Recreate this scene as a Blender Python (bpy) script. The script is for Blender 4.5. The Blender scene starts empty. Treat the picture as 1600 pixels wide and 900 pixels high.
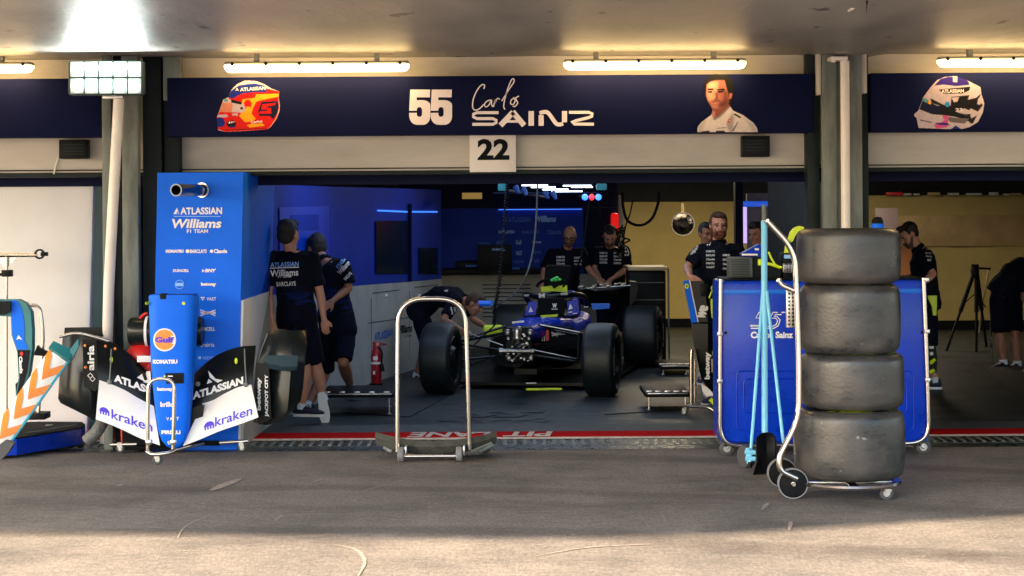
import bpy, bmesh, math, random
from mathutils import Vector, Matrix, noise
from mathutils.bvhtree import BVHTree
random.seed(7)
PI = math.pi
sc = bpy.context.scene
# ---------------------------------------------------------------- camera
F, H, HY, ROLL = 3000.0, 1.97, 320.0, 0.0065
cam_d = bpy.data.cameras.new('camera'); cam = bpy.data.objects.new('camera', cam_d)
sc.collection.objects.link(cam); sc.camera = cam
cam_d.sensor_width = 36; cam_d.lens = F/1600*36
cam_d.shift_y = -(450-HY)/1600; cam_d.clip_end = 2000; cam_d.clip_start = .1
cr, sr = math.cos(ROLL), math.sin(ROLL)
cam.matrix_world = Matrix(((cr, sr, 0, 0), (0, 0, -1, 0), (-sr, cr, 0, H), (0, 0, 0, 1)))
# ---------------------------------------------------------------- world, sun, exposure
SUN_EL, SUN_AZ = math.radians(33), math.radians(52)       # azimuth measured left of straight behind the camera
w = bpy.data.worlds.new("World"); sc.world = w; w.use_nodes = True
nt = w.node_tree; bg = nt.nodes['Background']
sky = nt.nodes.new('ShaderNodeTexSky'); sky.sky_type = 'NISHITA'; sky.sun_disc = False
sky.sun_elevation = SUN_EL; sky.sun_rotation = math.pi + SUN_AZ
sky.dust_density = 2.5; sky.air_density = 1.2
nt.links.new(sky.outputs[0], bg.inputs[0]); bg.inputs[1].default_value = 0.15
sd = bpy.data.lights.new('sun', 'SUN'); sd.energy = 4.9; sd.angle = math.radians(2.4); sd.color = (1, .76, .52)
sun = bpy.data.objects.new('sun', sd); sc.collection.objects.link(sun)
sun_dir = Vector((-math.sin(SUN_AZ)*math.cos(SUN_EL), -math.cos(SUN_AZ)*math.cos(SUN_EL), math.sin(SUN_EL)))
sun.rotation_euler = sun_dir.to_track_quat('Z', 'Y').to_euler()
sun.location = (-20, -20, 20)
sc.view_settings.view_transform = 'Standard'; sc.view_settings.look = 'None'
sc.view_settings.exposure = 2.3; sc.view_settings.gamma = 1
sc.cycles.max_bounces = 7; sc.cycles.diffuse_bounces = 4; sc.cycles.sample_clamp_indirect = 6

# ---------------------------------------------------------------- measuring
def P(px, py, d):
    cx, cy = (px-800)/F, (HY-py)/F
    return Vector(((cx*cr+cy*sr)*d, d, H+(-cx*sr+cy*cr)*d))
def XX(px, d): return (px-800)/F*d
def ZZ(py, d, px=800): return P(px, py, d).z
def DG(py): return H*F/(py-HY)
def G(px, py, z=0.0):
    cx, cy = (px-800)/F, (HY-py)/F
    k = -cx*sr+cy*cr; d = (z-H)/k
    return Vector(((cx*cr+cy*sr)*d, d, z))
def lin(r, g, b):
    f = lambda c: (c/255/12.92) if c <= 10.3 else ((c/255+.055)/1.055)**2.4
    return (f(r), f(g), f(b), 1)
# ---------------------------------------------------------------- materials
def mat(name, col, rough=.5, metal=0, var=0, vscale=6, bump=0, bscale=40, emit=None, es=0, coat=0, col2=None, spec=.5, stretch=None, rvar=0, sheen=0):
    m = bpy.data.materials.new(name); m.use_nodes = True; t = m.node_tree; b = t.nodes['Principled BSDF']
    c = col if len(col) == 4 else (*col, 1)
    b.inputs['Base Color'].default_value = c; b.inputs['Roughness'].default_value = rough
    b.inputs['Metallic'].default_value = metal; b.inputs['Specular IOR Level'].default_value = spec
    b.inputs['Coat Weight'].default_value = coat; b.inputs['Sheen Weight'].default_value = sheen
    if emit: b.inputs['Emission Color'].default_value = (*emit[:3], 1); b.inputs['Emission Strength'].default_value = es
    if var or bump or rvar:
        tc = t.nodes.new('ShaderNodeTexCoord'); mp = t.nodes.new('ShaderNodeMapping')
        geo = t.nodes.new('ShaderNodeNewGeometry'); t.links.new(geo.outputs['Position'], mp.inputs[0])
        if stretch: mp.inputs['Scale'].default_value = stretch
        n = t.nodes.new('ShaderNodeTexNoise'); n.inputs['Scale'].default_value = vscale; n.inputs['Detail'].default_value = 6; n.inputs['Roughness'].default_value = .65
        t.links.new(mp.outputs[0], n.inputs['Vector'])
        if var:
            cr_ = t.nodes.new('ShaderNodeValToRGB'); e = cr_.color_ramp.elements
            c2 = (col2 if len(col2) == 4 else (*col2, 1)) if col2 else tuple(x*(1-var) for x in c[:3])+(1,)
            c3 = c if col2 else tuple(min(1, x*(1+var*.6)) for x in c[:3])+(1,)
            e[0].position = .36; e[0].color = c2; e[1].position = .64; e[1].color = c3
            t.links.new(n.outputs[0], cr_.inputs[0]); t.links.new(cr_.outputs[0], b.inputs['Base Color'])
        if rvar:
            mr = t.nodes.new('ShaderNodeMapRange'); mr.inputs[1].default_value = .35; mr.inputs[2].default_value = .65
            mr.inputs[3].default_value = max(.03, rough-rvar); mr.inputs[4].default_value = min(1, rough+rvar)
            t.links.new(n.outputs[0], mr.inputs[0]); t.links.new(mr.outputs[0], b.inputs['Roughness'])
        if bump:
            n2 = t.nodes.new('ShaderNodeTexNoise'); n2.inputs['Scale'].default_value = bscale; n2.inputs['Detail'].default_value = 4
            t.links.new(mp.outputs[0], n2.inputs['Vector'])
            bp = t.nodes.new('ShaderNodeBump'); bp.inputs['Strength'].default_value = bump; bp.inputs['Distance'].default_value = .01
            t.links.new(n2.outputs[0], bp.inputs['Height']); t.links.new(bp.outputs[0], b.inputs['Normal'])
    return m
M = {}
M['blue'] = mat('blue_paint', (.0, .135, .88), .5, var=.08, vscale=2, spec=.2)
M['blue_gloss'] = mat('blue_gloss_panel', (.0, .032, .44), .3, coat=.12, var=.15, vscale=3, spec=.25, rvar=.08)
M['blue_band'] = mat('blue_band', (.0, .13, .66), .35, spec=.3)
M['navy'] = mat('navy_banner', (.0012, .0036, .034), .7, spec=.12, var=.12, vscale=1.2)
M['navy_dark'] = mat('navy_dark', (.0015, .004, .03), .6, spec=.12, var=.2, vscale=2)
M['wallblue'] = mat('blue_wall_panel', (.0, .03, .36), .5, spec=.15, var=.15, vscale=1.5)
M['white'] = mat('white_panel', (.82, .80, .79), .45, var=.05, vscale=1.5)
M['wains'] = mat('white_panel_in_shade', (.40, .41, .40), .5, var=.15, vscale=2.5, spec=.2)  # white panels; their shade is darkened into the base colour
M['beige'] = mat('beige_paint', (.47, .43, .385), .55, var=.16, vscale=1.3, bump=.15, bscale=30, stretch=(.5, 1, 1.8))
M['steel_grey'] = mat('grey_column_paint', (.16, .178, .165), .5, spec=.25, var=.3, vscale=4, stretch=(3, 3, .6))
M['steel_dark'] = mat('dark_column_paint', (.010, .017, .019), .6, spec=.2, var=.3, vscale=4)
M['pipe'] = mat('cream_pipe', (.72, .66, .60), .35, var=.08, vscale=3)
M['black'] = mat('black_plastic', (.0035, .0042, .0055), .5, spec=.15, var=.2, vscale=8)
M['black_matte'] = mat('black_matte', (.005, .006, .008), .8, spec=.1)
M['carbon'] = mat('carbon', (.0035, .005, .0065), .3, coat=.06, spec=.2, var=.3, vscale=12)
M['carbon2'] = mat('carbon_sheen', (.006, .009, .010), .3, coat=.12, spec=.2, var=.4, vscale=9)
M['chrome'] = mat('brushed_steel', (.66, .61, .56), .22, metal=1)
M['zinc'] = mat('zinc_castor', (.62, .60, .58), .35, metal=.9, var=.2, vscale=40)
M['rubber'] = mat('castor_rubber', (.05, .05, .055), .6)
M['greyrubber'] = mat('grey_castor_tyre', (.16, .16, .17), .6)
M['tan'] = mat('tan_wall', (.50, .38, .12), .6, var=.12, vscale=1.2)
M['txt'] = mat('white_lettering', (.80, .78, .78), .5)
M['txt_pink'] = mat('pale_lettering', (.82, .72, .72), .5)
M['txt_blue'] = mat('pale_blue_lettering', (.25, .5, .95), .5)
M['txt_dim'] = mat('faded_blue_lettering', (.02, .13, .62), .5)
M['txt_black'] = mat('black_lettering', (.006, .007, .009), .7, spec=.08)
M['txt_violet'] = mat('violet_lettering', (.055, .02, .62), .45)
M['txt_mid'] = mat('blue_lettering', (.0, .12, .55), .5)
M['neon'] = mat('fluorescent_yellow', (.62, .78, .01), .45, var=.12, vscale=12)
M['green'] = mat('bright_green', (.06, .55, .08), .4)
M['orange'] = mat('orange_paint', (.85, .25, .03), .4, var=.08, vscale=10)
M['red'] = mat('red_paint', (.62, .012, .01), .4, var=.12, vscale=6)
M['red_deep'] = mat('extinguisher_red', (.32, .008, .015), .3, coat=.3)
M['teal'] = mat('teal_edge', (.01, .16, .19), .4)
M['skyblue'] = mat('sky_blue_handle', (.20, .60, .86), .4, var=.06, vscale=10)
M['skin'] = mat('skin', (.50, .235, .155), .55, var=.14, vscale=14)
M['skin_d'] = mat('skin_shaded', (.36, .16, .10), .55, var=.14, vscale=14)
M['hair'] = mat('dark_hair', (.016, .010, .008), .7, var=.4, vscale=60, bump=.5, bscale=160)
M['hair_b'] = mat('brown_hair', (.06, .026, .014), .75, var=.4, vscale=60, bump=.5, bscale=160)
M['beard'] = mat('ginger_beard', (.13, .04, .018), .8, var=.4, vscale=60, bump=.5, bscale=160)
M['shirt'] = mat('navy_shirt', (.0022, .0034, .010), .85, var=.3, vscale=7, bump=.6, bscale=9, spec=.15)
def shirt_print():
    m = mat('navy_shirt_with_blue_brush_print', (.0022, .0034, .010), .85, var=.3, vscale=7, bump=.6, bscale=9, spec=.15)
    t = m.node_tree; b = t.nodes['Principled BSDF']; L = t.links
    geo = t.nodes.new('ShaderNodeNewGeometry'); sx = t.nodes.new('ShaderNodeSeparateXYZ'); L.new(geo.outputs['Position'], sx.inputs[0])
    mr = t.nodes.new('ShaderNodeMapRange'); mr.inputs[1].default_value = 1.30; mr.inputs[2].default_value = 1.0; L.new(sx.outputs['Z'], mr.inputs[0])
    mp = t.nodes.new('ShaderNodeMapping'); mp.inputs['Rotation'].default_value = (0, .5, 0); mp.inputs['Scale'].default_value = (.8, 1, 2.6); L.new(geo.outputs['Position'], mp.inputs[0])
    n = t.nodes.new('ShaderNodeTexNoise'); n.inputs['Scale'].default_value = 5.5; n.inputs['Detail'].default_value = 7; n.inputs['Distortion'].default_value = 1.2; L.new(mp.outputs[0], n.inputs['Vector'])
    r = t.nodes.new('ShaderNodeValToRGB'); r.color_ramp.elements[0].position = .48; r.color_ramp.elements[1].position = .66; L.new(n.outputs[0], r.inputs[0])
    mu = t.nodes.new('ShaderNodeMath'); mu.operation = 'MULTIPLY'; L.new(mr.outputs[0], mu.inputs[0]); L.new(r.outputs[0], mu.inputs[1])
    mx = t.nodes.new('ShaderNodeMixRGB'); mx.inputs[2].default_value = (.003, .022, .20, 1); src = b.inputs['Base Color'].links[0].from_socket
    L.new(src, mx.inputs[1]); L.new(mu.outputs[0], mx.inputs[0]); L.new(mx.outputs[0], b.inputs['Base Color']); return m
M['shirt_print'] = shirt_print()
M['shorts'] = mat('navy_shorts', (.0018, .003, .013), .85, var=.3, vscale=7, bump=.6, bscale=9, spec=.15)
M['shoe'] = mat('navy_shoe', (.008, .011, .04), .6)
M['sole'] = mat('white_sole', (.74, .73, .76), .5)
M['sock'] = mat('white_sock', (.6, .65, .75), .8)
M['stubble'] = mat('dark_stubble', (.10, .05, .035), .7, var=.4, vscale=80)
M['eye'] = mat('eye_dark', (.02, .014, .012), .3)
M['lip'] = mat('lip', (.30, .09, .07), .5)
def tyre_mat(nm, c1, c2, rough, w=.5):
    m = mat(nm, c1, rough, var=1, vscale=4.5, col2=c2, bump=.16, bscale=30, rvar=.10, stretch=(1, 1, 1.8))
    t = m.node_tree; b = t.nodes['Principled BSDF']
    # rubbed-off marbles: a few pale flecks
    geo = t.nodes.new('ShaderNodeNewGeometry'); n = t.nodes.new('ShaderNodeTexNoise'); n.inputs['Scale'].default_value = 22; n.inputs['Detail'].default_value = 3
    t.links.new(geo.outputs['Position'], n.inputs['Vector'])
    r = t.nodes.new('ShaderNodeValToRGB'); r.color_ramp.elements[0].position = .70; r.color_ramp.elements[1].position = .76
    t.links.new(n.outputs[0], r.inputs[0])
    mx = t.nodes.new('ShaderNodeMixRGB'); mx.inputs[2].default_value = (.20, .19, .18, 1)
    src = b.inputs['Base Color'].links[0].from_socket
    t.links.new(src, mx.inputs[1]); t.links.new(r.outputs[0], mx.inputs[0]); t.links.new(mx.outputs[0], b.inputs['Base Color'])
    return m
M['tyre'] = tyre_mat('worn_slick_rubber', (.052, .047, .043), (.019, .021, .0235), .36)
M['tyre_new'] = mat('slick_rubber', (.004, .0075, .0095), .5, var=.4, vscale=8, bump=.2, bscale=30)
M['sidewall'] = mat('tyre_sidewall', (.028, .028, .03), .45, var=.2, vscale=10)
M['mech'] = mat('machined_metal', (.42, .40, .38), .3, metal=.9, var=.4, vscale=40)
M['yellow_lamp'] = mat('lamp_cover_lit', (.9, .8, .6), .4, emit=(1, .66, .27), es=5.5)
M['led_white'] = mat('floodlight_led', (1, 1, 1), .3, emit=(.85, 1, .94), es=16)
M['tube_white'] = mat('strip_light_lit', (1, 1, 1), .3, emit=(.75, .85, 1), es=2)
M['strip_blue'] = mat('blue_strip_lit', (.1, .3, 1), .3, emit=(.05, .25, 1), es=.22)
M['led_blue'] = mat('blue_lamp_lit', (.05, .1, 1), .3, emit=(.02, .10, 1), es=1.2)
M['led_red'] = mat('red_lamp_lit', (1, .02, .02), .3, emit=(1, .02, .03), es=.8)
M['headtorch'] = mat('blue_torch', (.0, .15, .75), .3, emit=(.0, .12, 1), es=.03)
M['screen'] = mat('dark_screen', (.004, .012, .022), .18)
M['wood'] = mat('tan_trim', (.45, .33, .16), .5)
# ---------------------------------------------------------------- mesh builder
def frames(path, closed=False):
    n = len(path); ts = []
    for i in range(n):
        a = path[i-1] if (i > 0 or closed) else path[i]; b = path[(i+1) % n] if (i < n-1 or closed) else path[i]
        t = (b-a); ts.append(t.normalized() if t.length > 1e-9 else Vector((0, 0, 1)))
    up = Vector((0, 0, 1)) if abs(ts[0].z) < .9 else Vector((0, 1, 0))
    nrm = (up-ts[0]*up.dot(ts[0])).normalized(); out = []
    for t in ts:
        nrm = (nrm-t*nrm.dot(t)).normalized(); out.append((t, nrm, t.cross(nrm)))
    return out
def fillet(pts, r, n=5):
    pts = [Vector(p) for p in pts]; out = [pts[0]]
    for i in range(1, len(pts)-1):
        a, p, b = pts[i-1], pts[i], pts[i+1]
        u, v = (a-p), (b-p); rr = min(r, u.length*.45, v.length*.45)
        p0, p1 = p+u.normalized()*rr, p+v.normalized()*rr
        for k in range(n+1):
            t = k/n; out.append(p0*(1-t)**2+p*2*t*(1-t)+p1*t*t)
    out.append(pts[-1]); return out
def smoothpath(pts, n=6):
    pts = [Vector(p) for p in pts]; o = []
    q = [pts[0]*2-pts[1]]+pts+[pts[-1]*2-pts[-2]]
    for i in range(1, len(q)-2):
        for k in range(n):
            t = k/n; a, b, c, d = q[i-1], q[i], q[i+1], q[i+2]
            o.append(.5*((2*b)+(c-a)*t+(2*a-5*b+4*c-d)*t*t+(3*b-a-3*c+d)*t**3))
    o.append(pts[-1]); return o
class MB:
    def __init__(s): s.v = []; s.f = []; s.m = []; s.s = []
    def add(s, vs, fs, mi=0, sm=False):
        o = len(s.v); s.v += [Vector(v) for v in vs]
        for f in fs: s.f.append([i+o for i in f]); s.m.append(mi); s.s.append(sm)
        return s
    def bm(s, bm, mi=0, sm=False):
        bm.verts.index_update(); s.add([v.co.copy() for v in bm.verts], [[v.index for v in f.verts] for f in bm.faces], mi, sm); bm.free(); return s
    def box(s, a, b, bev=0, mi=0, mtx=None, seg=2):
        a, b = Vector(a), Vector(b); c = (a+b)/2; d = b-a
        bm = bmesh.new(); bmesh.ops.create_cube(bm, size=1)
        for v in bm.verts: v.co = Vector((v.co.x*abs(d.x), v.co.y*abs(d.y), v.co.z*abs(d.z)))
        if bev: bmesh.ops.bevel(bm, geom=bm.edges[:], offset=min(bev, .45*min(abs(x) for x in d)), segments=seg, affect='EDGES', profile=.5)
        for v in bm.verts:
            v.co = v.co+c
            if mtx: v.co = mtx @ v.co
        return s.bm(bm, mi)
    def pbox(s, x0, y0, x1, y1, d0, d1, bev=0, mi=0):      # front face seen at these pixels at depth d0, back at d1
        a, b = P(x0, y1, d0), P(x1, y0, d0)
        return s.box((a.x, d0, a.z), (b.x, d1, b.z), bev, mi)
    def tube(s, path, r, seg=10, closed=False, mi=0, cap=True):
        path = [Vector(p) for p in path]; fr = frames(path, closed); n = len(path); o = len(s.v)
        for i, (t, a, b) in enumerate(fr):
            rr = r[i] if isinstance(r, (list, tuple)) else r
            for k in range(seg):
                th = 2*PI*k/seg; s.v.append(path[i]+(a*math.cos(th)+b*math.sin(th))*rr)
        for i in range(n if closed else n-1):
            j = (i+1) % n
            for k in range(seg):
                l = (k+1) % seg; s.f.append([o+i*seg+k, o+i*seg+l, o+j*seg+l, o+j*seg+k]); s.m.append(mi); s.s.append(True)
        if cap and not closed:
            s.f.append([o+k for k in range(seg)][::-1]); s.m.append(mi); s.s.append(False)
            s.f.append([o+(n-1)*seg+k for k in range(seg)]); s.m.append(mi); s.s.append(False)
        return s
    def lathe(s, prof, c, axis=(0, 0, 1), seg=40, mi=0, sm=True, cap=False):
        c = Vector(c); ax = Vector(axis).normalized(); up = Vector((0, 0, 1)) if abs(ax.z) < .9 else Vector((1, 0, 0))
        a = (up-ax*up.dot(ax)).normalized(); b = ax.cross(a); rings = []
        for r, z in prof: rings.append([c+ax*z+(a*math.cos(2*PI*k/seg)+b*math.sin(2*PI*k/seg))*r for k in range(seg)])
        return s.loft(rings, cap=cap, mi=mi, sm=sm)
    def loft(s, rings, cap=True, mi=0, sm=True, closed_ring=True, loop=False):
        o = len(s.v); n = len(rings[0]); R = len(rings)
        for r in rings: s.v += [Vector(p) for p in r]
        for i in range(R if loop else R-1):
            j = (i+1) % R
            for k in range(n if closed_ring else n-1):
                l = (k+1) % n; s.f.append([o+i*n+k, o+i*n+l, o+j*n+l, o+j*n+k]); s.m.append(mi); s.s.append(sm)
        if cap and not loop:
            s.f.append([o+k for k in range(n)][::-1]); s.m.append(mi); s.s.append(False)
            s.f.append([o+(R-1)*n+k for k in range(n)]); s.m.append(mi); s.s.append(False)
        return s
    def prism(s, pts, ext, mi=0, sm=False):
        pts = [Vector(p) for p in pts]; e = Vector(ext)
        return s.loft([pts, [p+e for p in pts]], True, mi, sm)
    def ppoly(s, px, d, th, mi=0):                         # polygon given in pixels on the plane y=d, th thick backwards
        return s.prism([P(x, y, d) for x, y in px], (0, th, 0), mi)
    def sphere(s, c, r, seg=16, mi=0, rot=None):
        r = Vector(r) if isinstance(r, (tuple, list, Vector)) else Vector((r, r, r)); c = Vector(c)
        rings = []; N = seg//2
        for i in range(1, N):
            ph = PI*i/N; rings.append([Vector((math.sin(ph)*math.cos(2*PI*k/seg)*r.x, math.sin(ph)*math.sin(2*PI*k/seg)*r.y, math.cos(ph)*r.z)) for k in range(seg)])
        o = len(s.v); R = lambda q: c+((rot @ q) if rot else q)
        for rg in rings: s.v += [R(q) for q in rg]
        s.v += [R(Vector((0, 0, r.z))), R(Vector((0, 0, -r.z)))]; n = len(rings); T = o+n*seg
        for i in range(n-1):
            for k in range(seg): l = (k+1) % seg; s.f.append([o+i*seg+k, o+(i+1)*seg+k, o+(i+1)*seg+l, o+i*seg+l]); s.m.append(mi); s.s.append(True)
        for k in range(seg):
            l = (k+1) % seg
            s.f.append([T, o+k, o+l]); s.m.append(mi); s.s.append(True)
            s.f.append([T+1, o+(n-1)*seg+l, o+(n-1)*seg+k]); s.m.append(mi); s.s.append(True)
        return s
    def capsule(s, a, b, ra, rb=None, flat=False, seg=14):
        a, b = Vector(a), Vector(b); rb = ra if rb is None else rb
        if not flat: s.sphere(a, ra, seg); s.sphere(b, rb, seg)
        return s.tube([a, a.lerp(b, .5), b], [ra, (ra+rb)/2, rb], seg)
    def sheet(s, rows, th=.01, mi=0, sub=1):
        """rows of 3-D points, given a thickness backwards"""
        n = len(rows[0]); m = len(rows); fr = [Vector(p) for r in rows for p in r]
        bm = bmesh.new(); vs = [bm.verts.new(p) for p in fr]
        for i in range(m-1):
            for k in range(n-1): bm.faces.new([vs[i*n+k], vs[i*n+k+1], vs[(i+1)*n+k+1], vs[(i+1)*n+k]])
        bm.normal_update()
        bmesh.ops.solidify(bm, geom=bm.faces[:], thickness=th); bmesh.ops.recalc_face_normals(bm, faces=bm.faces[:])
        return s.bm(bm, mi, True)
    def mesh(s, name):
        me = bpy.data.meshes.new(name); me.from_pydata([tuple(v) for v in s.v], [], s.f)
        me.polygons.foreach_set('material_index', s.m); me.polygons.foreach_set('use_smooth', s.s); me.validate(); me.update(); return me
def wloc(o):
    v = Vector((0, 0, 0))
    while o: v += o.location; o = o.parent
    return v
def fixn(me):
    bm = bmesh.new(); bm.from_mesh(me); bmesh.ops.recalc_face_normals(bm, faces=bm.faces[:]); bm.to_mesh(me); bm.free()
def link_me(name, me, mats, parent=None, origin=None):
    mats = mats if isinstance(mats, (list, tuple)) else [mats]
    for m in mats: me.materials.append(M[m] if isinstance(m, str) else m)
    o = bpy.data.objects.new(name, me); sc.collection.objects.link(o)
    if parent: off = wloc(parent); o.parent = parent
    else:
        co = [v.co for v in me.vertices]; xs = [c.x for c in co]; ys = [c.y for c in co]; zs = [c.z for c in co]
        off = Vector(((min(xs)+max(xs))/2, (min(ys)+max(ys))/2, min(zs))); o.location = off
    me.transform(Matrix.Translation(-off)); return o
def sharp(me, ang=35):
    try: me.set_sharp_from_angle(angle=math.radians(ang))
    except Exception: pass
def obj(name, mb, mats, parent=None, ang=38):
    me = mb.mesh(name); fixn(me); sharp(me, ang); return link_me(name, me, mats, parent)
def tag(o, label=None, cat=None, group=None, kind=None):
    if label: o['label'] = label
    if cat: o['category'] = cat
    if group: o['group'] = group
    if kind: o['kind'] = kind
    return o
def thing(name, label, cat, loc, group=None):
    o = bpy.data.objects.new(name, None); sc.collection.objects.link(o); o.location = loc; o.empty_display_size = .1
    return tag(o, label, cat, group)
def struct(name, mb, mats): return tag(obj(name, mb, mats), kind='structure')
# ---------------------------------------------------------------- lettering
_tc = {}
def textverts(s, bold=0, shear=0, space=1):
    k = (s, bold, shear, space)
    if k not in _tc:
        cu = bpy.data.curves.new('t', 'FONT'); cu.body = s; cu.size = 1; cu.offset = bold; cu.shear = shear; cu.space_character = space; cu.resolution_u = 3
        ob = bpy.data.objects.new('t', cu); sc.collection.objects.link(ob)
        dg = bpy.context.evaluated_depsgraph_get(); me = bpy.data.meshes.new_from_object(ob.evaluated_get(dg))
        vs = [v.co.copy() for v in me.vertices]; fs = [list(p.vertices) for p in me.polygons]
        bpy.data.objects.remove(ob); bpy.data.curves.remove(cu); bpy.data.meshes.remove(me)
        x0 = min(v.x for v in vs); x1 = max(v.x for v in vs); y0 = min(v.y for v in vs); y1 = max(v.y for v in vs)
        _tc[k] = ([((v.x-x0)/(x1-x0)-.5, (v.y-y0)/(y1-y0)-.5) for v in vs], fs)
    return _tc[k]
def tridiv(vs, fs, maxl):
    bm = bmesh.new(); b = [bm.verts.new((x, y, 0)) for x, y in vs]
    for f in fs:
        try: bm.faces.new([b[i] for i in f])
        except ValueError: pass
    bmesh.ops.triangulate(bm, faces=bm.faces[:])
    for _ in range(3):
        es = [e for e in bm.edges if e.calc_length() > maxl]
        if not es: break
        bmesh.ops.subdivide_edges(bm, edges=es, cuts=1); bmesh.ops.triangulate(bm, faces=bm.faces[:])
    bm.verts.index_update(); r = ([(v.co.x, v.co.y) for v in bm.verts], [[v.index for v in f.verts] for f in bm.faces]); bm.free(); return r
def bvh_of(o):
    me = o.data; off = wloc(o); return BVHTree.FromPolygons([v.co+off for v in me.vertices], [list(p.vertices) for p in me.polygons])
def decal(vs, fs, c, w, h, right, up, mb, mi=0, bvh=None, dirn=None, off=.003, maxl=.03):
    """flat shape (unit box) laid at c; when a bvh is given it is pressed onto that surface along dirn"""
    vs = [(x*w, y*h) for x, y in vs]
    if bvh: vs, fs = tridiv(vs, fs, maxl)
    right, up = Vector(right).normalized(), Vector(up).normalized(); c = Vector(c); pts = []
    n = right.cross(up)                                    # towards the viewer
    for x, y in vs:
        p = c+right*x+up*y
        if bvh:
            dd = Vector(dirn) if dirn else -n
            hit = bvh.ray_cast(p-dd*.5, dd)
            p = hit[0]-dd*off if hit[0] is not None else p+n*off
        pts.append(p)
    mb.add(pts, fs, mi)
def words(name, items, mats, parent):
    """items: (text,x0,y0,x1,y1,d, opts) -> each word its own lettering mesh on its carrier"""
    mats = mats if isinstance(mats, (list, tuple)) else [mats]
    for it in items:
        s, x0, y0, x1, y1, d = it[:6]; o = it[6] if len(it) > 6 else {}; mb = MB()
        vs, fs = textverts(s, o.get('bold', .02), o.get('shear', 0), o.get('space', 1))
        c = P((x0+x1)/2, (y0+y1)/2, d); sc_ = d/F; a = o.get('rot', 0)
        right = Vector((math.cos(a), o.get('skew', 0), math.sin(a))); up = Vector((-math.sin(a), 0, math.cos(a)))
        decal(vs, fs, c, (x1-x0)*sc_, (y1-y0)*sc_, right, up, mb, 0, o.get('bvh'), (0, 1, 0) if o.get('bvh') else None, o.get('off', .004))
        link_me(name, mb.mesh(name), mats[o.get('mi', 0)], parent)
def remesh(mb, voxel=.008, it=3, jitter=0):
    me = mb.mesh('tmp'); fixn(me)
    o = bpy.data.objects.new('tmp', me); sc.collection.objects.link(o)
    r = o.modifiers.new('r', 'REMESH'); r.mode = 'VOXEL'; r.voxel_size = voxel; r.use_smooth_shade = True
    if it: s = o.modifiers.new('s', 'SMOOTH'); s.factor = .5; s.iterations = it
    dg = bpy.context.evaluated_depsgraph_get(); m2 = bpy.data.meshes.new_from_object(o.evaluated_get(dg))
    bpy.data.objects.remove(o); bpy.data.meshes.remove(me)
    if jitter:
        m2.update(); ns = [v.normal.copy() for v in m2.vertices]
        for v, nn in zip(m2.vertices, ns): v.co += nn*noise.noise(v.co*9)*jitter+nn*noise.noise(v.co*23)*jitter*.4
    m2.polygons.foreach_set('use_smooth', [True]*len(m2.polygons)); m2.update(); return m2
# ================================================================ STRUCTURE
ZC = 3.205
DF = 16.0                                                     # depth of the building front
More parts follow.
